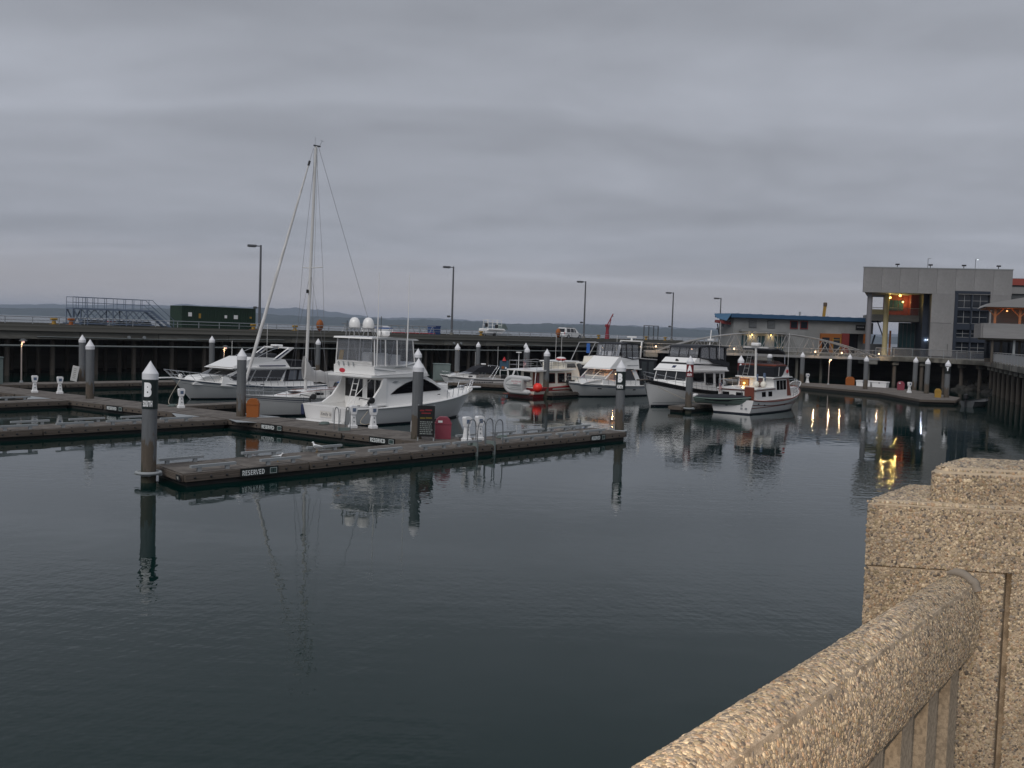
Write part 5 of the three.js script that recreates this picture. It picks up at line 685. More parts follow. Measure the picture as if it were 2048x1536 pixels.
{ // 3 ------------------------------------------------ sailboat
  const fx = -0.62, fz = 0.785, L = 12.4, b = boat('sailboat', 'white sailboat with bare mast, furled headsail and grey-covered boom', 'boat', -15.85 - fx * L, -58.3 - fz * L, fx, fz);
  const h = hull({ L, B: 3.7, sb: 0.62, fs: 1.0, fm: 1.02, fb: 1.32, draft: 0.9, rake: 1.3, full: 1.9, flare: 0.42, tm: 0.45 });
  part(b, 'hull', h.shell, M.hullWhite); part(b, 'boot_stripe', h.band(-0.05, 0.10), M.boot); part(b, 'sheer_stripe', h.stripe(t => 0.90, t => 0.925, 0, 0.99), M.navy); part(b, 'cove_stripe', h.stripe(t => 0.84, t => 0.85, 0, 0.97), M.navy); part(b, 'toe_rail', h.sheer(0.035), M.alu); part(b, 'deck', h.deck(0.0, 0.02), M.deckWhite);
  const wf = (x, y) => 1.25 - 0.16 * (y - 1) - 0.035 * Math.max(0, x - 5) ** 1.7; const cp = [[3.6, 1.0], [3.55, 1.52], [5.0, 1.56], [7.6, 1.46], [9.2, 1.2], [9.7, 1.08]]; part(b, 'coachroof', cabin(cp, wf), M.gel);
  for (const [a, c] of [[7.0, 7.6], [5.7, 6.5], [4.4, 5.3]]) for (const k of [1, -1]) part(b, 'portlight', sidePane([[a, 1.22], [a, 1.36], [c, 1.37], [c, 1.22]], wf, 0.012, [k]), M.tint);
  part(b, 'grab_rail', J(...[-1, 1].map(k => bar([4.2, 1.57, k * 0.8], [8.0, 1.46, k * 0.75], 0.025))), M.teak); part(b, 'cockpit_coaming', J(...[-1, 1].map(k => cabin([[0.6, 1.0], [0.6, 1.3], [3.6, 1.42], [3.6, 1.0]], 0.12).translate(0, 0, k * 1.05))), M.gel); part(b, 'hatch', rbx(0.6, 0.08, 0.6, 8.4, 1.38, 0, 0.03), M.tint);
  const mx = 7.55, mt = [mx - 0.42, 16.55, 0]; const mast = part(b, 'mast', loft([[0, 0, 0.11, 0.085], [15.2, 0, 0.095, 0.07]], 14).rotateZ(Math.PI / 2).applyMatrix4(new THREE.Matrix4().makeRotationZ(0.0276)).translate(mx, 1.36, 0), M.spar);
  part(mast, 'masthead', J(bx(0.5, 0.08, 0.1, mx - 0.5, 16.58, 0), bar([mx - 0.35, 16.6, 0], [mx - 0.35, 17.1, 0], 0.008), bar([mx - 0.7, 16.6, 0], [mx - 0.9, 16.95, 0.0], 0.01), bar([mx - 1.1, 16.95, 0.1], [mx - 0.7, 16.95, -0.1], 0.01)), M.darkGrey); part(mast, 'steaming_light', rbx(0.12, 0.22, 0.14, mx + 0.0, 7.6, 0, 0.03), M.black);
  const sy = 9.05, sx = mx - 0.215; part(mast, 'spreader', J(bar([sx, sy, 0], [sx - 0.15, sy + 0.06, 0.95], 0.03), bar([sx, sy, 0], [sx - 0.15, sy + 0.06, -0.95], 0.03)), M.spar);
  for (const k of [1, -1]) { part(b, 'shroud', J(bar(mt, [sx - 0.15, sy + 0.06, k * 0.95], 0.010, 5), bar([sx - 0.15, sy + 0.06, k * 0.95], [mx - 0.3, 1.1, k * 1.55], 0.010, 5)), M.wire); part(b, 'lower_shroud', J(bar([sx, sy - 0.2, 0], [mx + 0.35, 1.08, k * 1.5], 0.009, 5), bar([sx, sy - 0.2, 0], [mx - 0.8, 1.08, k * 1.5], 0.009, 5)), M.wire); }
  part(b, 'backstay', bar([mt[0] - 0.2, 16.55, 0], [0.2, 1.05, 0], 0.011, 5), M.wire); part(b, 'halyard', J(bar([mt[0] + 0.1, 16.4, 0.06], [mx - 0.35, 1.5, 0.32], 0.008, 4), bar([mt[0] - 0.1, 16.4, -0.06], [mx - 0.55, 1.5, 0.15], 0.008, 4)), M.wire);
  { const a = V(12.25, 1.45, 0), c = V(mt[0] + 0.2, 16.4, 0), p = (s) => a.clone().lerp(c, s), rows = [[0.02, 0.03], [0.05, 0.085], [0.2, 0.105], [0.5, 0.09], [0.8, 0.06], [0.93, 0.04]]; const g = []; for (let i = 0; i < rows.length - 1; i++) { const A = p(rows[i][0]), C = p(rows[i + 1][0]), l = A.distanceTo(C), q = new THREE.CylinderGeometry(rows[i + 1][1], rows[i][1], l, 12, 1, true); q.applyQuaternion(new THREE.Quaternion().setFromUnitVectors(V(0, 1, 0), C.clone().sub(A).normalize())); const m = A.add(C).multiplyScalar(0.5); g.push(q.translate(m.x, m.y, m.z)); } const f = part(b, 'furled_headsail', J(g), M.canvasGrey); part(f, 'forestay', bar(a.toArray(), c.toArray(), 0.012, 5), M.wire); part(f, 'furler_drum', J(cy(0.11, 0.11, 0.14, 12.16, 1.55, 0), bar(p(0.925).toArray(), p(0.945).toArray(), 0.07, 8)), M.black); }
  { const bm = part(b, 'boom', bar([mx - 0.15, 2.35, 0], [2.6, 2.15, 0], 0.07, 10), M.spar); const rows = []; for (let k = 0; k <= 16; k++) { const s = k / 16, x = lerp(mx + 0.14, 2.5, s), e = s < 0.12 ? lerp(0.75, 0.42, s / 0.12) : lerp(0.42, 0.22, s); rows.push([x, 2.32 - 0.1 * s + (s < 0.15 ? 0.55 * (1 - s / 0.15) : 0.06 * Math.sin(k * 2.1)), e * (s > 0.96 ? 0.5 : 1), (0.24 - 0.1 * s) * (1 + 0.12 * Math.sin(k * 1.7))]); } part(bm, 'sail_cover', J(loft(rows, 14), cabin([[5.9, 2.0], [5.2, 2.4], [5.0, 2.35], [5.5, 1.45]], 0.1)), M.canvasGrey); }
  part(b, 'spray_hood', J(cabin([[2.9, 1.4], [2.95, 1.95], [3.7, 2.05], [4.25, 1.55]], 1.15)), M.tint); part(b, 'spray_hood_frame', J(cabin([[2.86, 1.4], [2.9, 2.0], [3.05, 2.0], [3.02, 1.4]], 1.19), cabin([[3.6, 1.98], [3.72, 2.1], [3.85, 2.05], [4.05, 1.6], [3.9, 1.55]], 1.18), cabin([[2.9, 1.96], [2.9, 2.06], [3.75, 2.12], [3.75, 2.04]], 1.18)), M.canvasBlue);
  h.railing(b, M.steel, 0.05, 0.62, 0.55, 6, 0.012, 0.08); h.railing(b, M.steel, 0.80, 0.98, 0.6, 3, 0.018, 0.08, 0.1); part(b, 'sheet_line', J(path([[9.4, 1.22, 0.4], [8.9, 1.32, -0.6], [7.6, 1.5, -0.9], [5, 1.6, -0.85], [3.8, 1.58, -0.8]], 0.014), path([[6, 1.6, -0.3], [4.4, 1.63, -0.5]], 0.014)), M.teak); part(b, 'life_ring', new THREE.TorusGeometry(0.24, 0.07, 8, 18).translate(1.2, 1.7, -1.05), M.orange);
}
{ // 4 ------------------------------------------------ small cuddy boat
  const fx = -0.88, fz = 0.47, L = 6.6, b = boat('cuddy_boat', 'small white cuddy boat with dark canvas top moored at the float', 'boat', -6.9 - fx * L, -95.4 - fz * L, fx, fz);
  const h = hull({ L, B: 2.5, sb: 0.92, fs: 0.82, fm: 0.88, fb: 1.2, draft: 0.4, rake: 0.9, full: 2.2, flare: 0.55 });
  part(b, 'hull', h.shell, M.hullWhite); part(b, 'sheer_stripe', h.stripe(t => 0.86, t => 0.93, 0, 0.99), M.darkGrey); part(b, 'deck', h.deck(0.5), M.deckWhite); part(b, 'sole', bx(3.2, 0.05, 2.1, 1.7, 0.45, 0), M.deckWhite); part(b, 'rub_rail', h.sheer(0.035), M.gel);
  const lt = textTex(256, 48, (c, w, hh) => { c.fillStyle = '#a9a7a5'; c.fillRect(0, 0, w, hh); c.fillStyle = '#2a2b30'; for (let x = 8; x < 240;) { const l = 8 + 14 * hash(x, 3, 5); c.fillRect(x, 10 + 6 * hash(x, 1), l, 24); x += l + 8; } }); part(b, 'hull_lettering', new THREE.PlaneGeometry(2.2, 0.3).rotateY(Math.PI).translate(2.6, 0.5, -1.27), mapped(lt, 0.5));
  part(b, 'cuddy', cabin([[3.2, 0.85], [3.2, 1.25], [4.4, 1.35], [5.6, 1.15], [6.0, 1.0]], (x) => 0.95 - 0.12 * Math.max(0, x - 4)), M.gel); part(b, 'portlight', sidePane([[3.6, 1.02], [3.6, 1.12], [4.0, 1.12], [4.0, 1.02]], 0.95, 0.012), M.tint);
  part(b, 'windscreen', cabin([[3.0, 1.22], [2.6, 1.75], [2.7, 1.75], [4.0, 1.32]], (x, y) => 1.0 - 0.2 * (y - 1.2)), M.tint); part(b, 'canvas_top', cabin([[1.0, 1.7], [1.1, 1.98], [2.2, 2.1], [2.9, 1.9], [3.6, 1.45], [2.8, 1.5], [1.0, 1.3]], (x, y) => 0.98 - 0.15 * (y - 1.3)), M.canvasNavy); part(b, 'arch', J(...[-1, 1].map(k => bars([[1.5, 0.85, k * 1.1], [0.7, 2.05, k * 0.95], [0.9, 2.1, k * 0.95], [1.9, 0.9, k * 1.1]], 0.03)), bar([0.75, 2.07, -0.95], [0.75, 2.07, 0.95], 0.03)), M.steel); part(b, 'radar_pod', rbx(0.4, 0.16, 0.4, 2.0, 2.22, 0, 0.06), M.gel); aerial(b, 0.9, 2.0, -0.9, 2.0); aerial(b, 2.5, 1.8, 0.8, 1.6); part(b, 'outboard', J(rbx(0.45, 0.55, 0.4, -0.25, 0.95, 0, 0.12), bx(0.2, 0.9, 0.14, -0.25, 0.3, 0)), M.black); h.railing(b, M.steel, 0.6, 0.97, 0.35, 4, 0.016, 0.1, 0.1, false);
}
{ // 5 ------------------------------------------------ red-hulled tug-style trawler
  const fx = 0.63, fz = -0.777, b = boat('tug_boat', 'small cream tug-style cruiser with red hull and roof deck rails', 'boat', 0.75, -84.6, fx, fz), L = 9.2;
  const h = hull({ L, B: 3.4, sb: 0.92, fs: 0.85, fm: 0.95, fb: 1.6, draft: 0.6, rake: 0.6, full: 2.6, flare: 0.45 });
  part(b, 'hull', h.shell, M.gelCream); part(b, 'red_topside', h.stripe(t => h.sOf(t, 0.55), t => 0.97, 0, 0.99), M.redHull); part(b, 'white_band', h.stripe(t => h.sOf(t, 0.66), t => h.sOf(t, 0.80), 0.25, 0.99, 0.02, [1, -1], false), M.gelCream); part(b, 'red_bottom', h.band(-0.1, 0.3), M.redHull); part(b, 'deck', h.deck(0.02), M.deckWhite); part(b, 'rub_rail', h.sheer(0.05), M.red);
  part(b, 'name_lettering', new THREE.PlaneGeometry(1.1, 0.12).translate(4.6, 0.73, 1.74), mapped(textTex(128, 16, (c) => { c.fillStyle = '#b8ad98'; c.fillRect(0, 0, 128, 16); c.fillStyle = '#332a2a'; for (let x = 6; x < 120; x += 11) c.fillRect(x, 3, 7, 10); }), 0.5));
  const wf = (x, y) => 1.42 - 0.05 * (y - 1); part(b, 'house', cabin([[1.7, 0.85], [1.7, 2.2], [5.6, 2.25], [5.8, 1.0]], wf), M.gelCream); part(b, 'house_roof', cabin([[0.0, 2.22], [0.0, 2.33], [5.6, 2.42], [5.8, 2.3]], 1.6), M.gel);
  for (const [a, c] of [[2.0, 2.9], [3.4, 4.3], [4.7, 5.3]]) for (const k of [1, -1]) { const w = part(b, 'side_window', sidePane([[a, 1.25], [a, 2.0], [c, 2.0], [c, 1.25]], wf, 0.012, [k]), M.tint); part(w, 'window_frame', sidePane([[a - 0.07, 1.18], [a - 0.07, 2.07], [c + 0.07, 2.07], [c + 0.07, 1.18]], wf, 0.006, [k]), M.teak); }
  part(b, 'aft_door', J(bx(0.03, 1.15, 0.7, 1.68, 1.5, 0.3)), M.teak); part(b, 'aft_window', bx(0.03, 0.6, 0.7, 1.68, 1.75, -0.7), M.tint);
  for (const k of [1, -1]) part(b, 'roof_post', bar([0.1, 0.85, k * 1.4], [0.1, 2.25, k * 1.5], 0.035), M.gel);
  part(b, 'pilothouse', cabin([[4.6, 2.35], [4.5, 2.95], [6.2, 3.0], [6.7, 2.2], [7.0, 1.4], [5.6, 1.3]], 1.2), M.gelCream); part(b, 'pilothouse_roof', cabin([[4.2, 2.98], [4.2, 3.06], [6.5, 3.1], [6.6, 3.02]], 1.32), M.gel); for (const k of [1, -1]) part(b, 'pilothouse_window', sidePane([[4.9, 2.5], [4.9, 2.85], [6.0, 2.88], [6.3, 2.5]], 1.2, 0.012, [k]), M.tint);
  part(b, 'stack', J(rbx(0.7, 0.55, 0.7, 3.7, 2.7, 0, 0.1)), M.gelCream); part(b, 'roof_raft', sp(0.5, 5.2, 3.22, 0.3, 1.2, 0.3, 0.8), M.red); part(b, 'raft_cover', sp(0.49, 5.2, 3.27, 0.3, 1.1, 0.3, 0.75), M.gel);
  { const g = []; for (const k of [1, -1]) { g.push(bar([0.2, 3.05, k * 1.5], [3.2, 3.1, k * 1.5], 0.022), bar([0.2, 2.7, k * 1.5], [3.6, 2.75, k * 1.5], 0.016)); for (let x = 0.2; x < 3.4; x += 1.0) g.push(bar([x, 2.33, k * 1.5], [x, 3.08, k * 1.5], 0.02)); g.push(path([[3.2, 3.1, k * 1.5], [4.0, 3.1, k * 1.3], [4.4, 2.6, k * 1.2]], 0.022)); } g.push(bar([0.2, 3.05, -1.5], [0.2, 3.05, 1.5], 0.022), bar([0.2, 2.7, -1.5], [0.2, 2.7, 1.5], 0.016)); part(b, 'roof_railing', J(g), M.alu); }
  aerial(b, 4.4, 3.0, 0.9, 2.2); aerial(b, 6.0, 3.0, -0.9, 2.4); part(b, 'mast', J(bar([1.1, 2.35, -1.2], [1.1, 3.7, -1.2], 0.03), cy(0.25, 0.25, 0.08, 1.1, 3.7, -1.2)), M.gel); flag(b, 2.2, 2.6, -1.2); part(b, 'rooftop_grill', J(sp(0.28, 6.9, 2.6, 1.1), bar([6.9, 1.5, 1.1], [6.9, 2.6, 1.1], 0.03)), M.darkGrey);
  part(b, 'swim_platform', rbx(0.6, 0.08, 2.9, -0.32, 0.22, 0, 0.03), M.teak);
  // big red ball fender on the quarter
  const f = thing('ball_fender', 'bright red ball fender hanging at the stern of the tug', 'fender', [2.15, 0.92, -83.0], 0); part(f, 'ball', J(sp(0.40, 0, 0, 0)), M.buoyRed); part(f, 'eye', J(cy(0.09, 0.06, 0.16, 0, 0.38, 0, 10), bar([0, 0.5, 0], [0, 0.95, -0.4], 0.015)), M.navy);
}
{ // inflatable stowed on edge behind the tug
  const t = thing('inflatable_dinghy', 'pale grey inflatable dinghy with red lettering tipped on edge at the tug stern', 'dinghy', [0.42, 0.22, -84.05], -0.68);
  const tube = [], r = 0.22; for (let k = 0; k <= 28; k++) { const s = k / 28; let x, y; const a = s * 3; if (a < 1) { x = lerp(1.28, -0.45, a); y = 1.42 - 0.05 * (1 - a) ; } else if (a < 2) { const q = (a - 1) * Math.PI; x = -0.45 - 0.75 * Math.sin(q); y = 0.84 + 0.58 * Math.cos(q); } else { x = lerp(-0.45, 1.28, a - 2); y = 0.26 + 0.0 * a; } tube.push([x, y, 0]); }
  const tb = part(t, 'tube', J(path(tube, r, 80, 14), new THREE.ConeGeometry(r, 0.32, 14).rotateZ(-Math.PI / 2).translate(1.42, 1.37, 0), new THREE.ConeGeometry(r, 0.32, 14).rotateZ(-Math.PI / 2).translate(1.42, 0.26, 0)), mat(0.52, 0.52, 0.52, 0.6));
  part(t, 'bottom', cabin([[0.75, 0.34], [-0.4, 0.34], [-0.85, 0.6], [-1.0, 0.84], [-0.85, 1.1], [-0.4, 1.34], [0.75, 1.3]], (x, y) => 0.235 + 0.09 * (1 - Math.abs(y - 0.84) / 0.5)), mat(0.58, 0.58, 0.57, 0.6));
  const tx = textTex(256, 96, (c, w, h) => { c.fillStyle = '#c2c2c0'; c.fillRect(0, 0, w, h); c.fillStyle = '#9c3a4c'; c.font = 'bold 44px serif'; c.save(); c.translate(4, 46); c.scale(0.95, 1); c.fillText('WATERLINE', 0, 0); c.restore(); c.font = 'bold 30px sans-serif'; c.fillText('YACHTS', 60, 86); });
  part(t, 'lettering', new THREE.PlaneGeometry(1.05, 0.36).rotateX(-0.18).translate(0.12, 1.06, 0.302), mapped(tx, 0.6)); part(t, 'transom', bx(0.06, 1.0, 0.42, 0.82, 0.82, 0), mat(0.4, 0.4, 0.39, 0.6)); part(t, 'keel_line', beam([-1.0, 0.85, 0.325], [0.74, 0.80, 0.325], 0.03, 0.03), M.grey); for (const y of [0.5, 0.64]) part(t, 'strake', beam([-0.6, y, 0.28], [0.72, y - 0.03, 0.28], 0.03, 0.025), M.grey);
}
{ // 6 boat behind the tug with a tall flybridge frame
  const fx = 0.63, fz = -0.777, b = boat('flybridge_cruiser', 'cream flybridge cruiser half hidden behind the tug with an open steel arch', 'boat', 6.6, -96.5, fx, fz), L = 10.5;
  const h = hull({ L, B: 3.8, sb: 0.92, fs: 1.1, fm: 1.2, fb: 1.7, draft: 0.6, rake: 1.0, full: 2.3, flare: 0.55 }); part(b, 'hull', h.shell, M.hullWhite); part(b, 'deck', h.deck(0.02), M.deckWhite);
  const wf = 1.6; part(b, 'house', cabin([[2.0, 1.1], [2.0, 2.5], [6.2, 2.6], [7.4, 1.5]], wf), M.gelCream); for (const k of [1, -1]) part(b, 'side_window', sidePane([[2.4, 1.6], [2.4, 2.3], [6.0, 2.4], [6.7, 1.7]], wf, 0.012, [k]), M.tint); for (const s of [-0.75, 0.05]) part(b, 'aft_window', bx(0.03, 0.9, 0.9, 1.98, 1.9, s + 0.3), M.tint);
  part(b, 'flybridge_deck', cabin([[-0.2, 2.55], [-0.2, 2.7], [6.4, 2.8], [6.6, 2.62]], 1.72), M.gelCream); part(b, 'flybridge_coaming', cabin([[2.4, 2.75], [2.6, 3.3], [5.4, 3.4], [6.2, 2.8]], 1.5), M.gelCream);
  part(b, 'aft_enclosure', J(bx(1.8, 1.3, 0.04, 0.9, 1.85, 1.55), bx(1.8, 1.3, 0.04, 0.9, 1.85, -1.55), bx(0.04, 1.3, 3.1, 0.0, 1.85, 0)), M.canvasNavy); part(b, 'bridge_chair', J(rbx(0.5, 0.7, 0.5, 4.4, 3.5, 0.5, 0.08), rbx(0.5, 0.7, 0.5, 4.4, 3.5, -0.5, 0.08)), M.gel);
  part(b, 'arch_frame', J(...[-1, 1].map(k => bars([[0.4, 2.7, k * 1.6], [1.7, 4.65, k * 1.5], [4.6, 4.75, k * 1.5], [3.2, 2.9, k * 1.6]], 0.045)), ...[1.7, 3.2, 4.6].map(x => bar([x, 4.68, -1.5], [x, 4.68, 1.5], 0.035))), M.alu); part(b, 'banner', J(bx(0.02, 0.95, 0.4, 2.4, 4.1, -0.9)), M.canvasBlue); part(b, 'life_ring_panel', rbx(0.05, 0.9, 0.3, 2.4, 4.0, 0.6, 0.02), M.white);
  { const l = part(b, 'cabin_lamp', sp(0.09, 1.6, 4.2, 1.35), M.bulb); lampLight(b, 1.4, 4.15, 1.5, 2); } aerial(b, 4.0, 3.3, 1.4, 2.2);
}
{ // 7 ------------------------------------------------ flybridge yacht with canvas enclosure (beside B NORTH)
  const fx = -0.70, fz = 0.714, L = 10.6, b = boat('flybridge_yacht', 'white flybridge yacht with black-framed clear canvas enclosure and lit cabin', 'boat', 4.75 - fx * L, -86.7 - fz * L, fx, fz);
  const h = hull({ L, B: 3.9, sb: 0.9, fs: 0.95, fm: 1.0, fb: 1.3, draft: 0.6, rake: 1.3, full: 2.2, flare: 0.62 });
  part(b, 'hull', h.shell, M.hullWhite); part(b, 'boot_stripe', h.band(-0.1, 0.10), M.boot); part(b, 'sheer_stripe', h.stripe(t => 0.86, t => 0.90, 0, 0.99), M.blueStripe); part(b, 'rub_rail', h.sheer(0.05), M.gel); part(b, 'deck', h.deck(0.02), M.deckWhite); for (const t of [0.72, 0.3]) part(b, 'hull_port', h.stripe(() => 0.74, () => 0.80, t, t + 0.04, 0.016, [-1], false), M.black);
  part(b, 'trunk_cabin', cabin([[7.0, 1.0], [7.0, 1.5], [8.2, 1.5], [9.4, 1.28], [9.7, 1.15]], (x) => 1.45 - 0.16 * Math.max(0, x - 7.6) ** 1.4), M.gel);
  const wf = (x, y) => 1.68 - 0.14 * (y - 1.0) - 0.03 * Math.max(0, x - 5.5) ** 1.5;
  part(b, 'house_base', cabin([[2.4, 0.9], [2.4, 1.42], [7.5, 1.52], [7.6, 1.0]], wf), M.gel);
  part(b, 'cabin_floor', bx(4.6, 0.05, 2.6, 4.8, 1.45, 0), M.teak); part(b, 'cabin_bulkhead', bx(0.1, 1.0, 2.9, 2.6, 1.95, 0), M.teak); part(b, 'dash', rbx(0.7, 0.35, 2.4, 6.5, 1.68, 0, 0.08), M.gelCream); part(b, 'settee', rbx(1.4, 0.5, 0.7, 4.2, 1.7, 0.8, 0.1), M.gelCream);
  for (const k of [1, -1]) { part(b, 'side_window', sidePane([[5.4, 1.46], [5.2, 2.38], [5.9, 2.38], [7.1, 1.56]], wf, 0.004, [k]), M.vinyl); part(b, 'side_window', sidePane([[3.0, 1.44], [3.5, 2.38], [5.0, 2.38], [5.2, 1.46]], wf, 0.006, [k]), M.tint); part(b, 'window_pillar', sidePane([[5.2, 1.42], [4.98, 2.44], [5.22, 2.44], [5.44, 1.42]], wf, 0.014, [k]), M.gel); part(b, 'aft_pillar', sidePane([[2.3, 1.4], [2.9, 2.44], [3.5, 2.44], [2.95, 1.4]], wf, 0.016, [k]), M.gel); part(b, 'front_pillar', bar([7.2, 1.52, k * 1.42], [5.95, 2.44, k * 1.42], 0.06), M.gel); }
  part(b, 'windshield', facePane([5.9, 2.42], [7.3, 1.5], wf, 0, 1, -0.95, 0.95, 0.004), M.vinyl); part(b, 'windshield_mullion', bar([7.28, 1.52, 0], [5.92, 2.42, 0], 0.035), M.gel);
  part(b, 'house_roof', cabin([[2.2, 2.40], [2.2, 2.50], [6.6, 2.52], [6.75, 2.42]], (x) => 1.66 - 0.05 * Math.max(0, x - 5)), M.gel);
  part(b, 'brow_stripe', sidePane([[3.4, 2.41], [3.4, 2.49], [6.5, 2.50], [6.6, 2.42]], (x) => 1.66 - 0.05 * Math.max(0, x - 5), 0.012), M.darkGrey);
  part(b, 'flybridge_coaming', cabin([[2.5, 2.5], [2.5, 3.5], [3.4, 3.4], [4.6, 3.58], [5.3, 3.56], [6.7, 2.52]], (x, y) => 1.62 - 0.12 * (y - 2.5) - 0.03 * Math.max(0, x - 4.5)), M.gel); part(b, 'coaming_line', sidePane([[2.6, 2.78], [2.6, 2.82], [4.2, 2.82], [4.2, 2.78]], (x, y) => 1.62 - 0.12 * (y - 2.5), 0.012), M.grey);
  { const l = part(b, 'cabin_lamp', sp(0.075, 5.0, 2.0, -0.9), M.bulb); lampLight(b, 5.0, 1.95, -0.7, 2.6, [1, 0.5, 0.2]); part(b, 'cabin_light_strip', bx(0.06, 0.04, 1.4, 5.5, 2.36, -0.2), lampGlow(1, 0.25, 0.05, 1.5)); }
  // canvas enclosure
  const q = (x, y) => 1.5 - 0.10 * (y - 3.4) - 0.06 * Math.max(0, x - 4.2); part(b, 'enclosure_top', cabin([[2.3, 4.66], [2.3, 4.74], [3.6, 4.86], [4.7, 4.78], [5.0, 4.66], [3.6, 4.74]], 1.42), M.canvasBlack);
  for (const k of [1, -1]) { for (const [a, c] of [[2.5, 3.35], [3.45, 4.2], [4.3, 4.85]]) part(b, 'clear_panel', sidePane([[a, 3.5], [a + 0.02, 4.66], [c, 4.66], [c, 3.5]], q, 0.004, [k]), M.vinyl); for (const [a, c, y0] of [[2.42, 2.38, 3.4], [3.4, 3.4, 3.35], [4.25, 4.25, 3.45], [5.0, 4.9, 3.5]]) part(b, 'enclosure_seam', bar([a, y0, k * (q(a, 3.4) + 0.02)], [c, 4.72, k * (q(c, 4.7) + 0.02)], 0.045), M.canvasBlack); part(b, 'enclosure_hem', J(bars([[2.4, 3.42, k * 1.53], [3.4, 3.38, k * 1.53], [4.6, 3.55, k * 1.5], [5.1, 3.56, k * 1.42]], 0.05)), M.canvasBlack); }
  for (const [z0, z1] of [[-1.35, -0.48], [-0.42, 0.42], [0.48, 1.35]]) part(b, 'front_clear_panel', bx(0.01, 1.16, z1 - z0, 5.05, 4.12, (z0 + z1) / 2, 0, 0.12), M.vinyl); for (const z of [-0.45, 0.45]) part(b, 'enclosure_seam', bar([5.12, 3.54, z], [4.98, 4.7, z], 0.04), M.canvasBlack); part(b, 'enclosure_hem', J(bar([5.12, 3.56, -1.42], [5.12, 3.56, 1.42], 0.045), bar([4.97, 4.7, -1.4], [4.97, 4.7, 1.4], 0.045)), M.canvasBlack);
  part(b, 'cockpit_top', cabin([[-0.3, 3.28], [-0.3, 3.36], [2.5, 3.5], [2.5, 3.4]], 1.55), M.canvasGrey); part(b, 'cockpit_enclosure', J(bx(2.5, 2.2, 0.03, 1.1, 2.2, 1.52), bx(2.5, 2.2, 0.03, 1.1, 2.2, -1.52), bx(0.03, 2.2, 3.0, -0.15, 2.2, 0)), M.canvasBlack); for (const k of [1, -1]) for (const x of [0.6, 1.7]) part(b, 'cockpit_panel', bx(0.75, 1.3, 0.02, x, 2.5, k * 1.55), mat(0.07, 0.08, 0.085, 0.2));
  part(b, 'radar_arch', J(...[-1, 1].map(k => beam([2.1, 3.4, k * 1.35], [1.7, 5.0, k * 1.2], 0.1, 0.22)), bx(0.3, 0.1, 2.5, 1.7, 5.0, 0)), M.gel); part(b, 'radar_scanner', J(cy(0.1, 0.08, 0.25, 1.7, 5.05, 0), rbx(0.14, 0.14, 1.1, 1.7, 5.35, 0, 0.05)), M.gel);
  h.railing(b, M.steel, 0.30, 0.98, 0.5, 10, 0.018, 0.15, 0.25, false); part(b, 'anchor', J(sp(0.15, 10.5, 1.36, 0), bx(0.6, 0.08, 0.3, 10.6, 1.28, 0)), M.black); part(b, 'windlass', rbx(0.35, 0.14, 0.22, 9.7, 1.38, 0.1, 0.05), M.black);
}
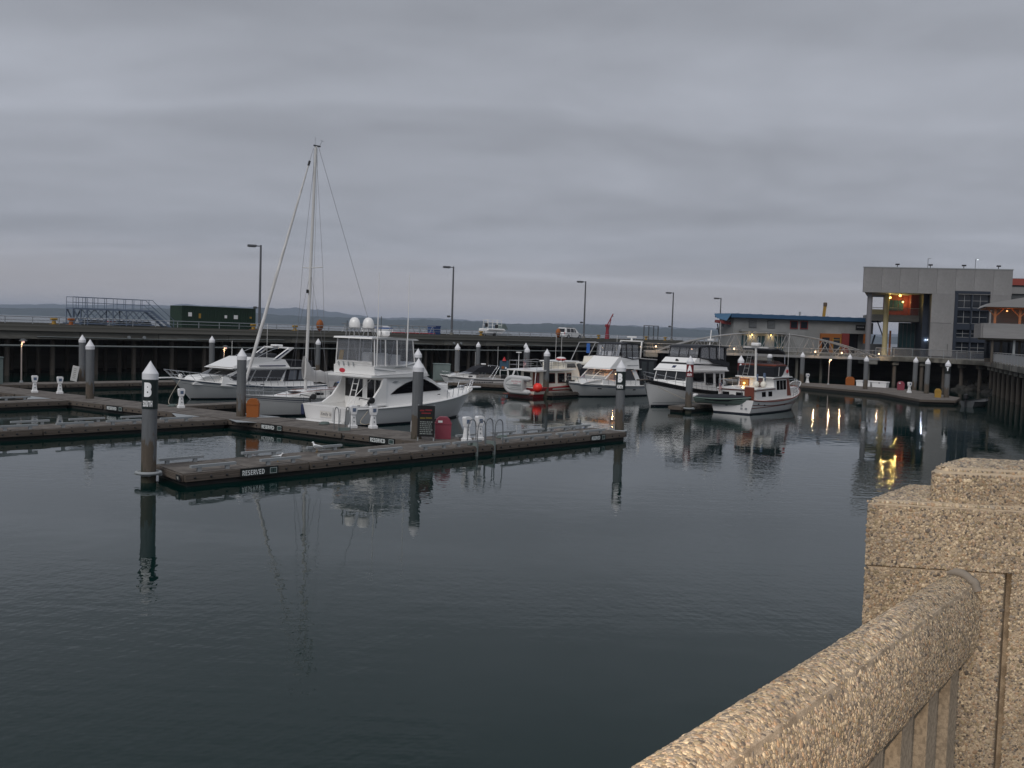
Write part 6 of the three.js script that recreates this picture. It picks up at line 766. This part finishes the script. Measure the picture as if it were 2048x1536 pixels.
{ // 8 ------------------------------------------------ trawler yacht with black sheer band
  const fx = -0.645, fz = 0.764, L = 12.4, b = boat('trawler_yacht', 'white trawler yacht with black sheer band and dark flybridge enclosure', 'boat', 10.25 - fx * L, -77.6 - fz * L, fx, fz);
  const h = hull({ L, B: 4.1, sb: 0.88, fs: 1.15, fm: 1.25, fb: 2.15, draft: 0.8, rake: 0.95, full: 2.5, flare: 0.5 });
  part(b, 'hull', h.shell, M.hullWhite); part(b, 'boot_stripe', h.band(-0.1, 0.14), M.boot); part(b, 'black_band', h.stripe(t => 0.875, t => 0.97, 0, 0.995), M.black); part(b, 'cap_rail', h.sheer(0.06), M.black); part(b, 'deck', h.deck(0.02, 0.2), M.deckWhite); part(b, 'hull_line', h.stripe(t => h.sOf(t, 0.30), t => h.sOf(t, 0.33), 0.3, 0.97), M.grey);
  const wf = (x, y) => 1.66 - 0.07 * (y - 1) - 0.02 * Math.max(0, x - 6) ** 1.5, hp = [[2.6, 1.0], [2.4, 2.76], [8.35, 2.8], [8.6, 2.02], [8.7, 1.2]]; part(b, 'house', cabin(hp, wf), M.gel);
  for (const [s0, s1] of [[-0.95, -0.34], [-0.30, 0.30], [0.34, 0.95]]) part(b, 'windshield', facePane([8.35, 2.79], [8.6, 2.03], wf, 0.04, 0.98, s0, s1), M.tint);
  for (const p of [[[5.9, 1.95], [5.9, 2.66], [8.1, 2.66], [8.3, 2.1], [8.3, 1.95]], [[4.4, 1.7], [4.4, 2.62], [5.6, 2.62], [5.6, 1.7]], [[3.35, 1.45], [3.35, 2.6], [3.95, 2.6], [3.95, 1.45]], [[2.75, 1.7], [2.75, 2.55], [3.1, 2.55], [3.1, 1.7]]]) for (const k of [1, -1]) part(b, 'side_window', sidePane(p, wf, 0.012, [k]), M.tint);
  part(b, 'flybridge_deck', cabin([[2.0, 2.76], [2.0, 2.86], [8.4, 2.88], [8.5, 2.78]], (x) => 1.72 - 0.03 * Math.max(0, x - 6)), M.gel);
  const fw = (x, y) => 1.66 - 0.14 * (y - 2.85) - 0.03 * Math.max(0, x - 5.5); part(b, 'flybridge_coaming', cabin([[2.1, 2.86], [2.2, 3.25], [4.6, 3.45], [5.6, 3.85], [7.0, 3.86], [8.4, 2.9]], fw), M.gel);
  part(b, 'black_stripe', sidePane([[2.2, 3.12], [2.2, 3.22], [5.0, 3.40], [7.65, 3.42], [7.8, 3.31], [5.0, 3.27]], fw, 0.014), M.black); part(b, 'black_front_stripe', facePane([7.0, 3.86], [8.4, 2.9], fw, 0.42, 0.56, -1, 1, 0.014), M.black);
  part(b, 'horn', new THREE.CylinderGeometry(0.14, 0.14, 0.06, 16).rotateZ(Math.PI / 2).rotateZ(-0.6).translate(7.45, 3.62, 0.1), M.black); part(b, 'emblem', facePane([7.0, 3.86], [8.4, 2.9], fw, 0.68, 0.86, -0.12, 0.08, 0.02), M.navy);
  const q = (x, y) => 1.46 - 0.06 * (y - 3.6); part(b, 'enclosure_top', cabin([[1.6, 4.72], [1.6, 4.8], [4.5, 4.94], [6.4, 4.82], [6.6, 4.68], [4.5, 4.78]], 1.42), M.canvasBlack);
  for (const k of [1, -1]) { for (const [a, c] of [[2.5, 3.6], [3.8, 4.9], [5.05, 6.2]]) part(b, 'clear_panel', sidePane([[a, 3.75], [a, 4.74], [c, 4.74], [c + 0.1, 3.85]], q, 0.004, [k]), M.vinyl); for (const [a, c] of [[2.35, 2.2], [3.7, 3.7], [5.0, 4.95], [6.6, 6.3]]) part(b, 'enclosure_seam', bar([a, 3.5, k * 1.5], [c, 4.76, k * 1.42], 0.05), M.canvasBlack); part(b, 'weathercloth', sidePane([[1.8, 2.9], [1.8, 3.5], [3.2, 3.7], [5.4, 3.84], [6.7, 3.9], [6.7, 3.82], [5.4, 3.70], [4.6, 3.42], [2.2, 3.2]], 1.62, 0.012, [k]), M.canvasBlack); }
  for (const [z0, z1] of [[-1.3, -0.45], [-0.4, 0.4], [0.45, 1.3]]) part(b, 'front_clear_panel', bx(0.01, 0.9, z1 - z0, 6.55, 4.3, (z0 + z1) / 2, 0, 0.2), M.vinyl); part(b, 'enclosure_hem', J(bar([6.75, 3.87, -1.4], [6.75, 3.87, 1.4], 0.05), bar([6.4, 4.74, -1.4], [6.4, 4.74, 1.4], 0.05), ...[-0.43, 0.43].map(z => bar([6.72, 3.87, z], [6.42, 4.74, z], 0.04))), M.canvasBlack);
  part(b, 'aft_canvas', J(bx(0.04, 1.3, 2.7, 1.9, 4.1, 0)), M.canvasBlack); part(b, 'radar_mast', J(bar([2.6, 3.3, 0], [2.2, 6.2, 0], 0.05), cy(0.3, 0.3, 0.16, 2.25, 5.3, 0.0)), M.gel); aerial(b, 3.4, 3.3, -1.5, 3.6); part(b, 'aft_dinghy', sp(0.6, 1.2, 1.7, -0.4, 1.3, 0.5, 0.9), M.canvasGrey); part(b, 'boarding_gate', J(bars([[1.4, 1.2, -1.8], [1.4, 2.0, -1.8], [2.4, 2.0, -1.8], [2.4, 1.2, -1.8]], 0.02)), M.steel);
  part(b, 'cabin_lamp', sp(0.06, 5.0, 4.55, 0.2), lampGlow(1, 0.6, 0.4, 1.6));
  h.railing(b, M.steel, 0.35, 0.985, 0.62, 10, 0.018, 0.14, 0.2); part(b, 'anchor_pulpit', rbx(1.1, 0.1, 0.5, 12.6, 2.12, 0, 0.04), M.timber); part(b, 'foredeck_hatch', rbx(0.8, 0.14, 0.8, 10.2, 1.92, 0, 0.05), M.gel); part(b, 'mooring_line', path([[11.8, 1.6, -0.9], [10.8, 0.9, -2.2], [10.2, 0.5, -3.4]], 0.02, 20, 5), M.rope);
}
{ // 9 ------------------------------------------------ classic double-cabin trawler
  const fx = 0.605, fz = -0.796, L = 12.3, b = boat('classic_trawler', 'white classic trawler with red teak trim, navy bridge covers and signal mast', 'boat', 16.35, -74.1, fx, fz);
  const h = hull({ L, B: 3.95, sb: 0.86, fs: 1.05, fm: 0.98, fb: 1.75, draft: 0.8, rake: 0.9, full: 2.4, flare: 0.5 });
  part(b, 'hull', h.shell, M.hullWhite); part(b, 'boot_stripe', h.band(-0.1, 0.10), M.boot); part(b, 'cove_stripe', h.stripe(t => 0.80, t => 0.83, 0, 0.98, 0.012, [1, -1], false), M.teak); part(b, 'guard_stripe', h.stripe(t => h.sOf(t, 0.42 + 0.25 * t), t => h.sOf(t, 0.48 + 0.25 * t), 0, 0.97, 0.016, [1, -1], false), M.teak); part(b, 'cap_rail', h.sheer(0.05), M.teak); part(b, 'deck', h.deck(0.0, 0.12), M.deckWhite);
  for (const [t, s] of [[0.06, 0.9], [0.14, 0.86], [0.44, 0.8]]) part(b, 'hawse_port', h.stripe(() => s - 0.05, () => s, t, t + 0.02, 0.02, [1, -1], false), M.black);
  for (const [z, y] of [[0.8, 0.66], [0.8, 0.42], [1.15, 0.42], [-0.4, 0.6]]) part(b, 'transom_fitting', bx(0.04, 0.14, 0.16, -0.03, y, z), M.grey);
  const aw = (x, y) => 1.55 - 0.08 * (y - 1); part(b, 'aft_cabin', cabin([[0.9, 0.95], [0.8, 1.72], [4.4, 1.78], [4.4, 0.95]], aw), M.gel); part(b, 'aft_cabin_trim', J(sidePane([[0.75, 1.70], [0.75, 1.78], [4.4, 1.84], [4.4, 1.76]], aw, 0.03), bx(0.06, 0.08, 3.1, 0.78, 1.74, 0)), M.teak); part(b, 'aft_cabin_roof', cabin([[0.7, 1.78], [0.7, 1.86], [4.4, 1.92], [4.4, 1.84]], 1.58), M.gel);
  for (const [a, c] of [[1.9, 2.6], [3.1, 3.8]]) for (const k of [1, -1]) part(b, 'aft_cabin_window', sidePane([[a, 1.25], [a, 1.62], [c, 1.62], [c, 1.25]], aw, 0.012, [k]), M.tint);
  for (const z of [-0.9, 0.2]) part(b, 'aft_face_window', bx(0.03, 0.4, 0.55, 0.83, 1.35, z), M.tint); part(b, 'rudder_board', rbx(0.12, 1.0, 0.75, 0.45, 1.5, 1.15, 0.05), M.teak, 'varnished red-brown board at the stern rail');
  const wf = (x, y) => 1.50 - 0.08 * (y - 1.5); const hp = [[4.3, 0.95], [4.2, 2.58], [7.2, 2.62], [7.75, 1.0]]; part(b, 'wheelhouse', cabin(hp, wf), M.gel); part(b, 'wheelhouse_trim', J(sidePane([[4.2, 2.5], [4.2, 2.6], [7.1, 2.62], [7.25, 2.52]], wf, 0.02), sidePane([[6.75, 1.2], [6.75, 2.5], [7.15, 2.5], [7.55, 1.2]], wf, 0.016)), M.teak); part(b, 'wheelhouse_roof', cabin([[3.9, 2.60], [3.9, 2.68], [7.4, 2.72], [7.6, 2.62]], 1.6), M.gel);
  for (const [a, c] of [[4.75, 5.3], [5.4, 5.95], [6.05, 6.6]]) for (const k of [1, -1]) part(b, 'wheelhouse_window', sidePane([[a, 1.7], [a, 2.42], [c, 2.42], [c, 1.7]], wf, 0.012, [k]), M.tint);
  // aft bulkhead of the wheelhouse: lit window with red surround, white door, shelf steps
  { const w = part(b, 'lit_window', bx(0.03, 0.62, 0.62, 4.21, 2.08, -0.95), lampGlow(1, 0.42, 0.10, 0.35), 'lit amber window with red surround'); part(w, 'frame', J(bx(0.05, 0.08, 0.8, 4.2, 2.43, -0.95), bx(0.05, 0.08, 0.8, 4.2, 1.73, -0.95), bx(0.05, 0.62, 0.08, 4.2, 2.08, -1.31), bx(0.05, 0.62, 0.08, 4.2, 2.08, -0.59)), M.teak); part(b, 'cabin_lamp', sp(0.08, 4.14, 2.1, -0.95), M.sodium); lampLight(b, 3.9, 2.1, -0.95, 0.5, [1, 0.55, 0.18]); }
  part(b, 'aft_door', J(bx(0.03, 1.2, 0.55, 4.2, 1.95, -0.2)), M.gelCream); for (let k = 0; k < 4; k++) part(b, 'step', bx(0.26, 0.04, 0.6, 4.0, 1.95 + k * 0.18, 0.45), M.teak); part(b, 'step_side', J(bx(0.3, 0.7, 0.03, 4.0, 2.2, 0.14), bx(0.3, 0.7, 0.03, 4.0, 2.2, 0.77)), M.gel);
  part(b, 'trunk_cabin', cabin([[7.6, 1.0], [7.6, 1.75], [9.6, 1.8], [10.1, 1.3]], (x) => 1.25 - 0.06 * Math.max(0, x - 8)), M.gel); part(b, 'fore_box', rbx(0.9, 0.7, 0.9, 8.6, 2.1, 0, 0.1), M.gel);
  // flybridge with navy covers
  const fw = 1.42; part(b, 'flybridge_side', cabin([[4.6, 2.68], [5.9, 2.7], [7.3, 2.72], [7.0, 3.42], [6.5, 3.5], [5.9, 2.95]], fw), M.gel); part(b, 'bridge_cover', J(cabin([[4.1, 2.7], [4.05, 3.45], [5.2, 3.52], [6.55, 3.52], [5.9, 2.85], [5.6, 2.7]], fw + 0.03)), M.canvasNavy); part(b, 'cover_gap', J(sidePane([[5.0, 2.75], [5.05, 3.45], [5.15, 3.45], [5.1, 2.75]], fw + 0.03, 0.02)), M.canvasGrey); part(b, 'bridge_top_trim', cabin([[4.6, 3.52], [4.7, 3.62], [6.4, 3.66], [7.0, 3.5], [6.5, 3.5]], fw - 0.05), M.teak); part(b, 'bridge_windscreen', cabin([[5.6, 3.62], [5.4, 3.92], [5.45, 3.92], [6.9, 3.56]], 1.25), M.vinyl); part(b, 'nav_light', new THREE.CylinderGeometry(0.14, 0.14, 0.1, 14).rotateX(Math.PI / 2).translate(6.75, 3.1, 1.45), M.red);
  part(b, 'signal_mast', J(bar([4.1, 2.3, 0], [3.9, 4.9, 0], 0.09, 10), bx(0.14, 0.08, 2.0, 3.9, 4.92, 0)), M.spar); part(b, 'radar_dome', J(rbx(0.6, 0.26, 0.62, 3.9, 5.15, 0, 0.08)), M.gel); part(b, 'mast_ladder', J(bar([3.6, 2.6, -0.9], [3.75, 4.6, -0.5], 0.02), bar([3.6, 2.6, -0.5], [3.75, 4.6, -0.2], 0.02), ...[0, 1, 2, 3].map(k => bar([3.62 + k * 0.03, 2.9 + k * 0.4, -0.84 + k * 0.08], [3.62 + k * 0.03, 2.9 + k * 0.4, -0.45 + k * 0.06], 0.015))), M.alu);
  part(b, 'bimini', J(cabin([[4.0, 4.72], [4.0, 4.80], [5.5, 4.86], [6.7, 4.66], [7.0, 4.4], [6.6, 4.56], [5.5, 4.76]], 1.15)), M.bimini); part(b, 'bimini_frame', J(...[-1, 1].map(k => bars([[6.9, 4.4, k * 1.12], [6.8, 3.5, k * 1.2]], 0.025))), M.steel); aerial(b, 7.0, 2.7, -1.2, 3.0); aerial(b, 7.2, 2.7, 1.3, 3.4);
  for (const z of [0.45, 1.05]) part(b, 'round_fender', J(sp(0.24, 3.2, 2.14, z), cy(0.07, 0.05, 0.35, 3.2, 2.3, z)), M.gelCream); part(b, 'fender_top', J(cy(0.09, 0.07, 0.5, 3.25, 2.4, 0.5), cy(0.11, 0.09, 0.6, 3.3, 2.4, 1.05)), M.blueStripe);
  part(b, 'aft_rail', J(bar([0.75, 2.45, -1.5], [4.2, 2.5, -1.5], 0.018), bar([0.75, 2.45, -1.5], [0.75, 2.45, 0.4], 0.018), ...[0.8, 2.0, 3.2].map(x => bar([x, 1.8, -1.5], [x, 2.48, -1.5], 0.016)), bar([0.75, 1.0, 0.4], [0.75, 2.45, 0.4], 0.016)), M.steel); flag(b, 0.55, 1.75, -1.1);
  h.railing(b, M.steel, 0.62, 0.985, 0.6, 6, 0.02, 0.12, 0.15); part(b, 'bow_rail_loop', path([[11.9, 1.75, -0.5], [12.5, 2.1, -0.3], [12.6, 2.1, 0.3], [11.9, 1.75, 0.5]], 0.03), M.gel); part(b, 'anchor_rope', new THREE.TorusGeometry(0.3, 0.08, 6, 18).rotateX(Math.PI / 2).translate(11.0, 1.65, 0.2), M.rope);
  // dinghy carried across the transom
  const d = thing('tender_dinghy', 'green-grey dinghy with black cover across the trawler stern', 'dinghy', [14.15, 0.62, -75.9], heading(0.80, 0.60)); const dh = hull({ L: 4.3, B: 1.5, sb: 0.9, fs: 0.42, fm: 0.42, fb: 0.62, draft: 0.02, rake: 0.5, full: 2.2, flare: 0.5 });
  part(d, 'hull', dh.shell, M.hullGreen); part(d, 'rub_rail', dh.sheer(0.045), mat(0.16, 0.22, 0.19, 0.6)); { const rows = []; for (let k = 0; k <= 14; k++) { const s = k / 14; rows.push([0.02 + s * 4.25, dh.sy(s) + 0.0, 0.12 + 0.22 * Math.sin(Math.min(s * 1.05, 1) * Math.PI) + 0.03 * Math.sin(k * 2.3), dh.w(Math.min(s, 0.99)) * 1.02]); } part(d, 'cover', loft(rows, 14), M.canvasBlack); } part(d, 'hull_stripe', dh.stripe(t => 0.55, t => 0.62, 0, 0.98), mat(0.10, 0.15, 0.13, 0.6)); part(d, 'outboard', rbx(0.3, 0.3, 0.45, -0.2, 0.5, 0, 0.1), M.gel);
}
{ // small outboard skiff at the corner dock
  const t = thing('outboard_skiff', 'small dark skiff with raised outboard at the end of the corner dock', 'boat', [41.6, 0, -91.2], heading(0.75, -0.6)); const h = hull({ L: 3.6, B: 1.5, sb: 0.9, fs: 0.5, fm: 0.5, fb: 0.7, draft: 0.2, rake: 0.4 }); part(t, 'hull', h.shell, M.darkGrey); part(t, 'gunwale', h.sheer(0.04), M.black); part(t, 'seat', bx(0.3, 0.04, 1.3, 1.6, 0.35, 0), M.timber); part(t, 'outboard', J(rbx(0.4, 0.5, 0.36, -0.3, 0.95, 0, 0.12), bx(0.15, 0.9, 0.12, -0.3, 0.35, 0)), M.black);
}
// ------------------------------------------------------------------ foreground parapet: exposed-aggregate concrete post and rail
{
  const mortar = mapped(blotch([0.25, 0.20, 0.145], [0.40, 0.33, 0.245], 101, { p: 16, rx: 2.2, grain: 0.35, n: 512 }), 0.95);
  const palette = [[0.40, 0.325, 0.225], [0.34, 0.275, 0.19], [0.29, 0.25, 0.20], [0.20, 0.175, 0.145], [0.11, 0.095, 0.08], [0.43, 0.355, 0.25], [0.47, 0.395, 0.28], [0.31, 0.215, 0.135], [0.25, 0.205, 0.13], [0.36, 0.28, 0.21]];
  const pebble = new THREE.IcosahedronGeometry(1, 1); { const p = pebble.attributes.position; for (let i = 0; i < p.count; i++) { const v = V(p.getX(i), p.getY(i), p.getZ(i)), k = 1 + 0.16 * (vnoise(v.x * 1.7 + 5, v.y * 1.7 + v.z * 2.1, 7) - 0.5) * 2; p.setXYZ(i, v.x * k, v.y * k, v.z * k); } pebble.computeVertexNormals(); }
  const pm = mat(1, 1, 1, 0.62);
  function pebbles(parent, spots) {      // spots: [position, normal]
    const im = new THREE.InstancedMesh(pebble, pm, spots.length), m = new THREE.Matrix4(), q = new THREE.Quaternion(), q2 = new THREE.Quaternion(), c = new THREE.Color();
    spots.forEach(([p, n], i) => { const s = 0.0012 + 0.0020 * Math.pow(rnd(), 2.0) + (rnd() > 0.985 ? 0.0022 : 0); q.setFromUnitVectors(V(0, 1, 0), n); q2.setFromAxisAngle(V(0, 1, 0), rnd() * 6.28); q.multiply(q2); const f = 0.35 + 0.25 * rnd(); m.compose(p.clone().addScaledVector(n, s * f * (0.05 + 0.3 * rnd())), q, V(s * (0.9 + 0.7 * rnd()), s * f, s)); im.setMatrixAt(i, m); const k = palette[Math.floor(rnd() * palette.length)], l = (0.75 + 0.5 * rnd()) * (0.72 + 0.62 * fbm(p.x * 7 + p.z * 4 + 20, p.y * 7 + p.z * 3 + 20, 111, 4)); im.setColorAt(i, c.setRGB(k[0] * l, k[1] * l, k[2] * l)); });
    im.name = 'aggregate'; im.userData.kind = 'stuff'; im.castShadow = im.receiveShadow = true; parent.add(im);
  }
  // post: skewed block where the parapet bends, with a smaller block on top
  const post = thing('parapet_post', 'exposed pebble concrete parapet post with stepped top', 'post', [0.795, 4.0, -2.2], 0);
  const F = V(0.992, 0, 0.125).normalize(), S = V(0.60, 0, -0.80).normalize();
  const at = (a, b) => [F.x * a + S.x * b, F.z * a + S.z * b], Wd = 0.62, Dp = 0.34;
  // a block with rounded vertical corners and a chamfered top; returns its outline for the aggregate
  function outline(a0, a1, b0, b1, r) { const o = [], c = [[a1 - r[1], b0 + r[1], -90, r[1]], [a1 - r[2], b1 - r[2], 0, r[2]], [a0 + r[3], b1 - r[3], 90, r[3]], [a0 + r[0], b0 + r[0], 180, r[0]]]; for (const [ca, cb, d, q] of c) for (let k = 0; k <= 6; k++) { const t = (d + 15 * k) * Math.PI / 180; o.push([ca + q * Math.cos(t), cb + q * Math.sin(t)]); } return o; }
  function block(a0, a1, b0, b1, y0, y1, ch, r = [0.004, 0.004, 0.004, 0.004]) { const lo = outline(a0, a1, b0, b1, r).map(p => at(...p)), hi = outline(a0 + ch, a1 - ch, b0 + ch, b1 - ch, r.map(q => Math.max(0.002, q - ch * 0.5))).map(p => at(...p)), q = [], n = lo.length; for (let i = 0; i < n; i++) { const j = (i + 1) % n; q.push(...quad([lo[i][0], y1 - ch, lo[i][1]], [lo[j][0], y1 - ch, lo[j][1]], [hi[j][0], y1, hi[j][1]], [hi[i][0], y1, hi[i][1]])); } return J(slab(lo, y0, y1 - ch), tri(q), slab(hi, y1 - 0.001, y1)); }
  const yL = 1.252, yU = 1.330, rU = [0.05, 0.03, 0.03, 0.07], rL = [0.008, 0.01, 0.01, 0.03];
  // the front face has a shallow sunken panel, so the block behind starts 9 mm back and border strips stand proud
  part(post, 'lower_block', block(0, Wd, 0.032, Dp, 0, yL, 0.010, rL), mortar); part(post, 'upper_block', block(0.118, Wd - 0.1, 0.018, Dp - 0.06, yL - 0.02, yU, 0.014, rU), mortar);
  part(post, 'face_border', J(block(0.0005, Wd, 0, 0.04, yL - 0.145, yL + 0.0005, 0.010), block(0.312, Wd, 0, 0.04, 0, yL - 0.1455, 0.003)), mortar);
  part(post, 'face_panel', block(0.0005, 0.296, 0.003, 0.04, 0, yL - 0.148, 0.003), mortar);
  const spots = [], nF = V(-F.z, 0, F.x).normalize(); if (nF.z < 0) nF.negate();
  const put = (a, b, y, n) => { const p = at(a, b); spots.push([V(p[0], y, p[1]), n]); };
  const round = (o, y0, y1, dens, keep) => { for (let i = 0; i < o.length; i++) { const p = o[i], q = o[(i + 1) % o.length], l = Math.hypot(q[0] - p[0], q[1] - p[1]), m = at(...p), k = at(...q); let n = V(k[1] - m[1], 0, -(k[0] - m[0])).normalize(); const c = at(0.3, 0.15); if (n.x * (m[0] - c[0]) + n.z * (m[1] - c[1]) < 0) n.negate(); const N = Math.round(l * (y1 - y0) * dens); for (let j = 0; j < N; j++) { const t = rnd(), y = lerp(y0, y1, rnd()), a = lerp(p[0], q[0], t), b = lerp(p[1], q[1], t); if (keep(a, b)) put(a, b, y, n); } } };
  for (let i = 0; i < 42000; i++) { const a = 0.002 + rnd() * Wd, y = 0.45 + rnd() * (yL - 0.462), inPanel = a < 0.302 && y < yL - 0.148; if (Math.abs(a - 0.304) < 0.0085 && y < yL - 0.145) continue; if (Math.abs(y - (yL - 0.148)) < 0.003 && a < 0.308) continue; put(a, inPanel ? 0.003 : 0, y, nF); }
  round(outline(0, Wd, 0.002, Dp, rL), 0.6, yL - 0.01, 70000, (a, b) => b > 0.012 && a < 0.3);
  for (let i = 0; i < 12500; i++) put(0.004 + rnd() * Wd, 0.014 + rnd() * (Dp - 0.03), yL, V(0, 1, 0));
  for (let i = 0; i < 4200; i++) put(rnd() * Wd, 0.005, yL - 0.004, V(0, 1, 0).add(nF).normalize());
  round(outline(0.118, Wd - 0.1, 0.018, Dp - 0.06, rU), yL, yU - 0.014, 80000, (a, b) => true);
  for (let i = 0; i < 9500; i++) put(0.14 + rnd() * (Wd - 0.26), 0.034 + rnd() * (Dp - 0.11), yU, V(0, 1, 0));
  { const o = outline(0.125, Wd - 0.107, 0.025, Dp - 0.067, rU); round(o, yU - 0.008, yU - 0.006, 1600000, (a, b) => true); }
  pebbles(post, spots);
  // rail: rounded section running from the post back past the camera, slightly uphill
  const rail = thing('parapet_rail', 'thick rounded pebble concrete handrail running into the parapet post', 'handrail', [0, 0, 0], 0);
  const A = V(0.997, 5.0014, -2.19), D = V(-0.678, 0.074, 1).normalize(), up0 = V(0, 1, 0), side = new THREE.Vector3().crossVectors(D, up0).normalize(), up = new THREE.Vector3().crossVectors(side, D).normalize(); // side points to the water
  const sec = []; const hw = 0.0533, hh = 0.0921;
  for (let k = 0; k < 64; k++) { const a = k / 64 * Math.PI * 2, c = Math.cos(a), s = Math.sin(a), e = s > 0 ? 2.15 : 3.2, r = Math.pow(Math.pow(Math.abs(c), e) + Math.pow(Math.abs(s), e), -1 / e); let rr = r; const seam = Math.exp(-Math.pow((a - 2.27) / 0.06, 2)); rr *= 1 + 0.05 * seam; sec.push([rr * c * hw, rr * s * hh]); }
  const LR = 3.4, o = [], uvs = [], nl = 40, PP = (k, l) => { const q = sec[(k + 64) % 64]; return A.clone().addScaledVector(D, l / nl * LR).addScaledVector(side, q[0]).addScaledVector(up, q[1]).toArray(); };
  for (let l = 0; l < nl; l++) for (let k = 0; k < 64; k++) { o.push(...quad(PP(k, l), PP(k, l + 1), PP(k + 1, l + 1), PP(k + 1, l))); const u0 = k / 64 * 0.65, u1 = (k + 1) / 64 * 0.65, v0 = l / nl * LR, v1 = (l + 1) / nl * LR; uvs.push(u0, v0, u0, v1, u1, v1, u0, v0, u1, v1, u1, v0); }
  part(rail, 'rail_body', tri(o, uvs), mortar);
  part(rail, 'mortar_collar', path(sec.filter((q, k) => k > 9 && k < 26).map(q => A.clone().addScaledVector(D, 0.02).addScaledVector(side, q[0] * 1.10).addScaledVector(up, q[1] * 1.08).toArray()), 0.010, 30, 8), mat(0.21, 0.19, 0.165, 0.9));
  const rs = []; for (let i = 0; i < 82000; i++) { const l = Math.pow(rnd(), 0.9) * 2.4, a = rnd() * 64, k = Math.floor(a), f = a - k, q0 = sec[k], q1 = sec[(k + 1) % 64]; if (Math.abs(a / 64 * 6.2832 - 2.27) < 0.06 && rnd() < 0.9) continue; const qx = lerp(q0[0], q1[0], f), qy = lerp(q0[1], q1[1], f); if (qy < -0.088) continue; let nx = q1[1] - q0[1], ny = -(q1[0] - q0[0]); const nl2 = Math.hypot(nx, ny); nx /= nl2; ny /= nl2; if (nx * qx + ny * qy < 0) { nx = -nx; ny = -ny; } rs.push([A.clone().addScaledVector(D, l).addScaledVector(side, qx).addScaledVector(up, qy), side.clone().multiplyScalar(nx).addScaledVector(up, ny).normalize()]); }
  pebbles(rail, rs);
  // plain concrete balusters below the rail
  const bal = thing('parapet_balusters', 'row of plain concrete balusters under the pebble handrail', 'balustrade', [0, 0, 0], 0);
  const bm = mapped(blotch([0.24, 0.20, 0.15], [0.36, 0.30, 0.225], 103, { p: 16, rx: 3, grain: 0.3 }), 0.9);
  for (let k = 0; k < 12; k++) { const c = A.clone().addScaledVector(D, 0.16 + k * 0.21), g = new THREE.BoxGeometry(0.085, c.y - hh - 4.02, 0.07); { const u = g.attributes.uv; for (let i = 0; i < u.count; i++) u.setXY(i, u.getX(i) * 0.25 + k * 0.37, u.getY(i) * 2.6); } g.rotateY(Math.atan2(-D.z, D.x)); part(bal, 'baluster', g.translate(c.x, (c.y - hh + 4.02) / 2 + 0.005, c.z), bm); }
  part(bal, 'bottom_rail', beam(A.clone().setY(4.06).toArray(), A.clone().addScaledVector(D, LR).setY(4.06).toArray(), 0.2, 0.1), bm);
  // the promenade the parapet stands on
  const pe = (a, l) => { const p = A.clone().addScaledVector(V(D.x, 0, D.z).normalize(), l).addScaledVector(V(side.x, 0, side.z).normalize(), a); return [p.x, p.z]; };
  structure('promenade', J(slab([pe(0.2, -0.3), pe(0.2, 14), [16, 12], [16, -8], [2.6, -4.2]], 3.3, 3.995)), M.concrete);
}
renderer.render(scene, camera);
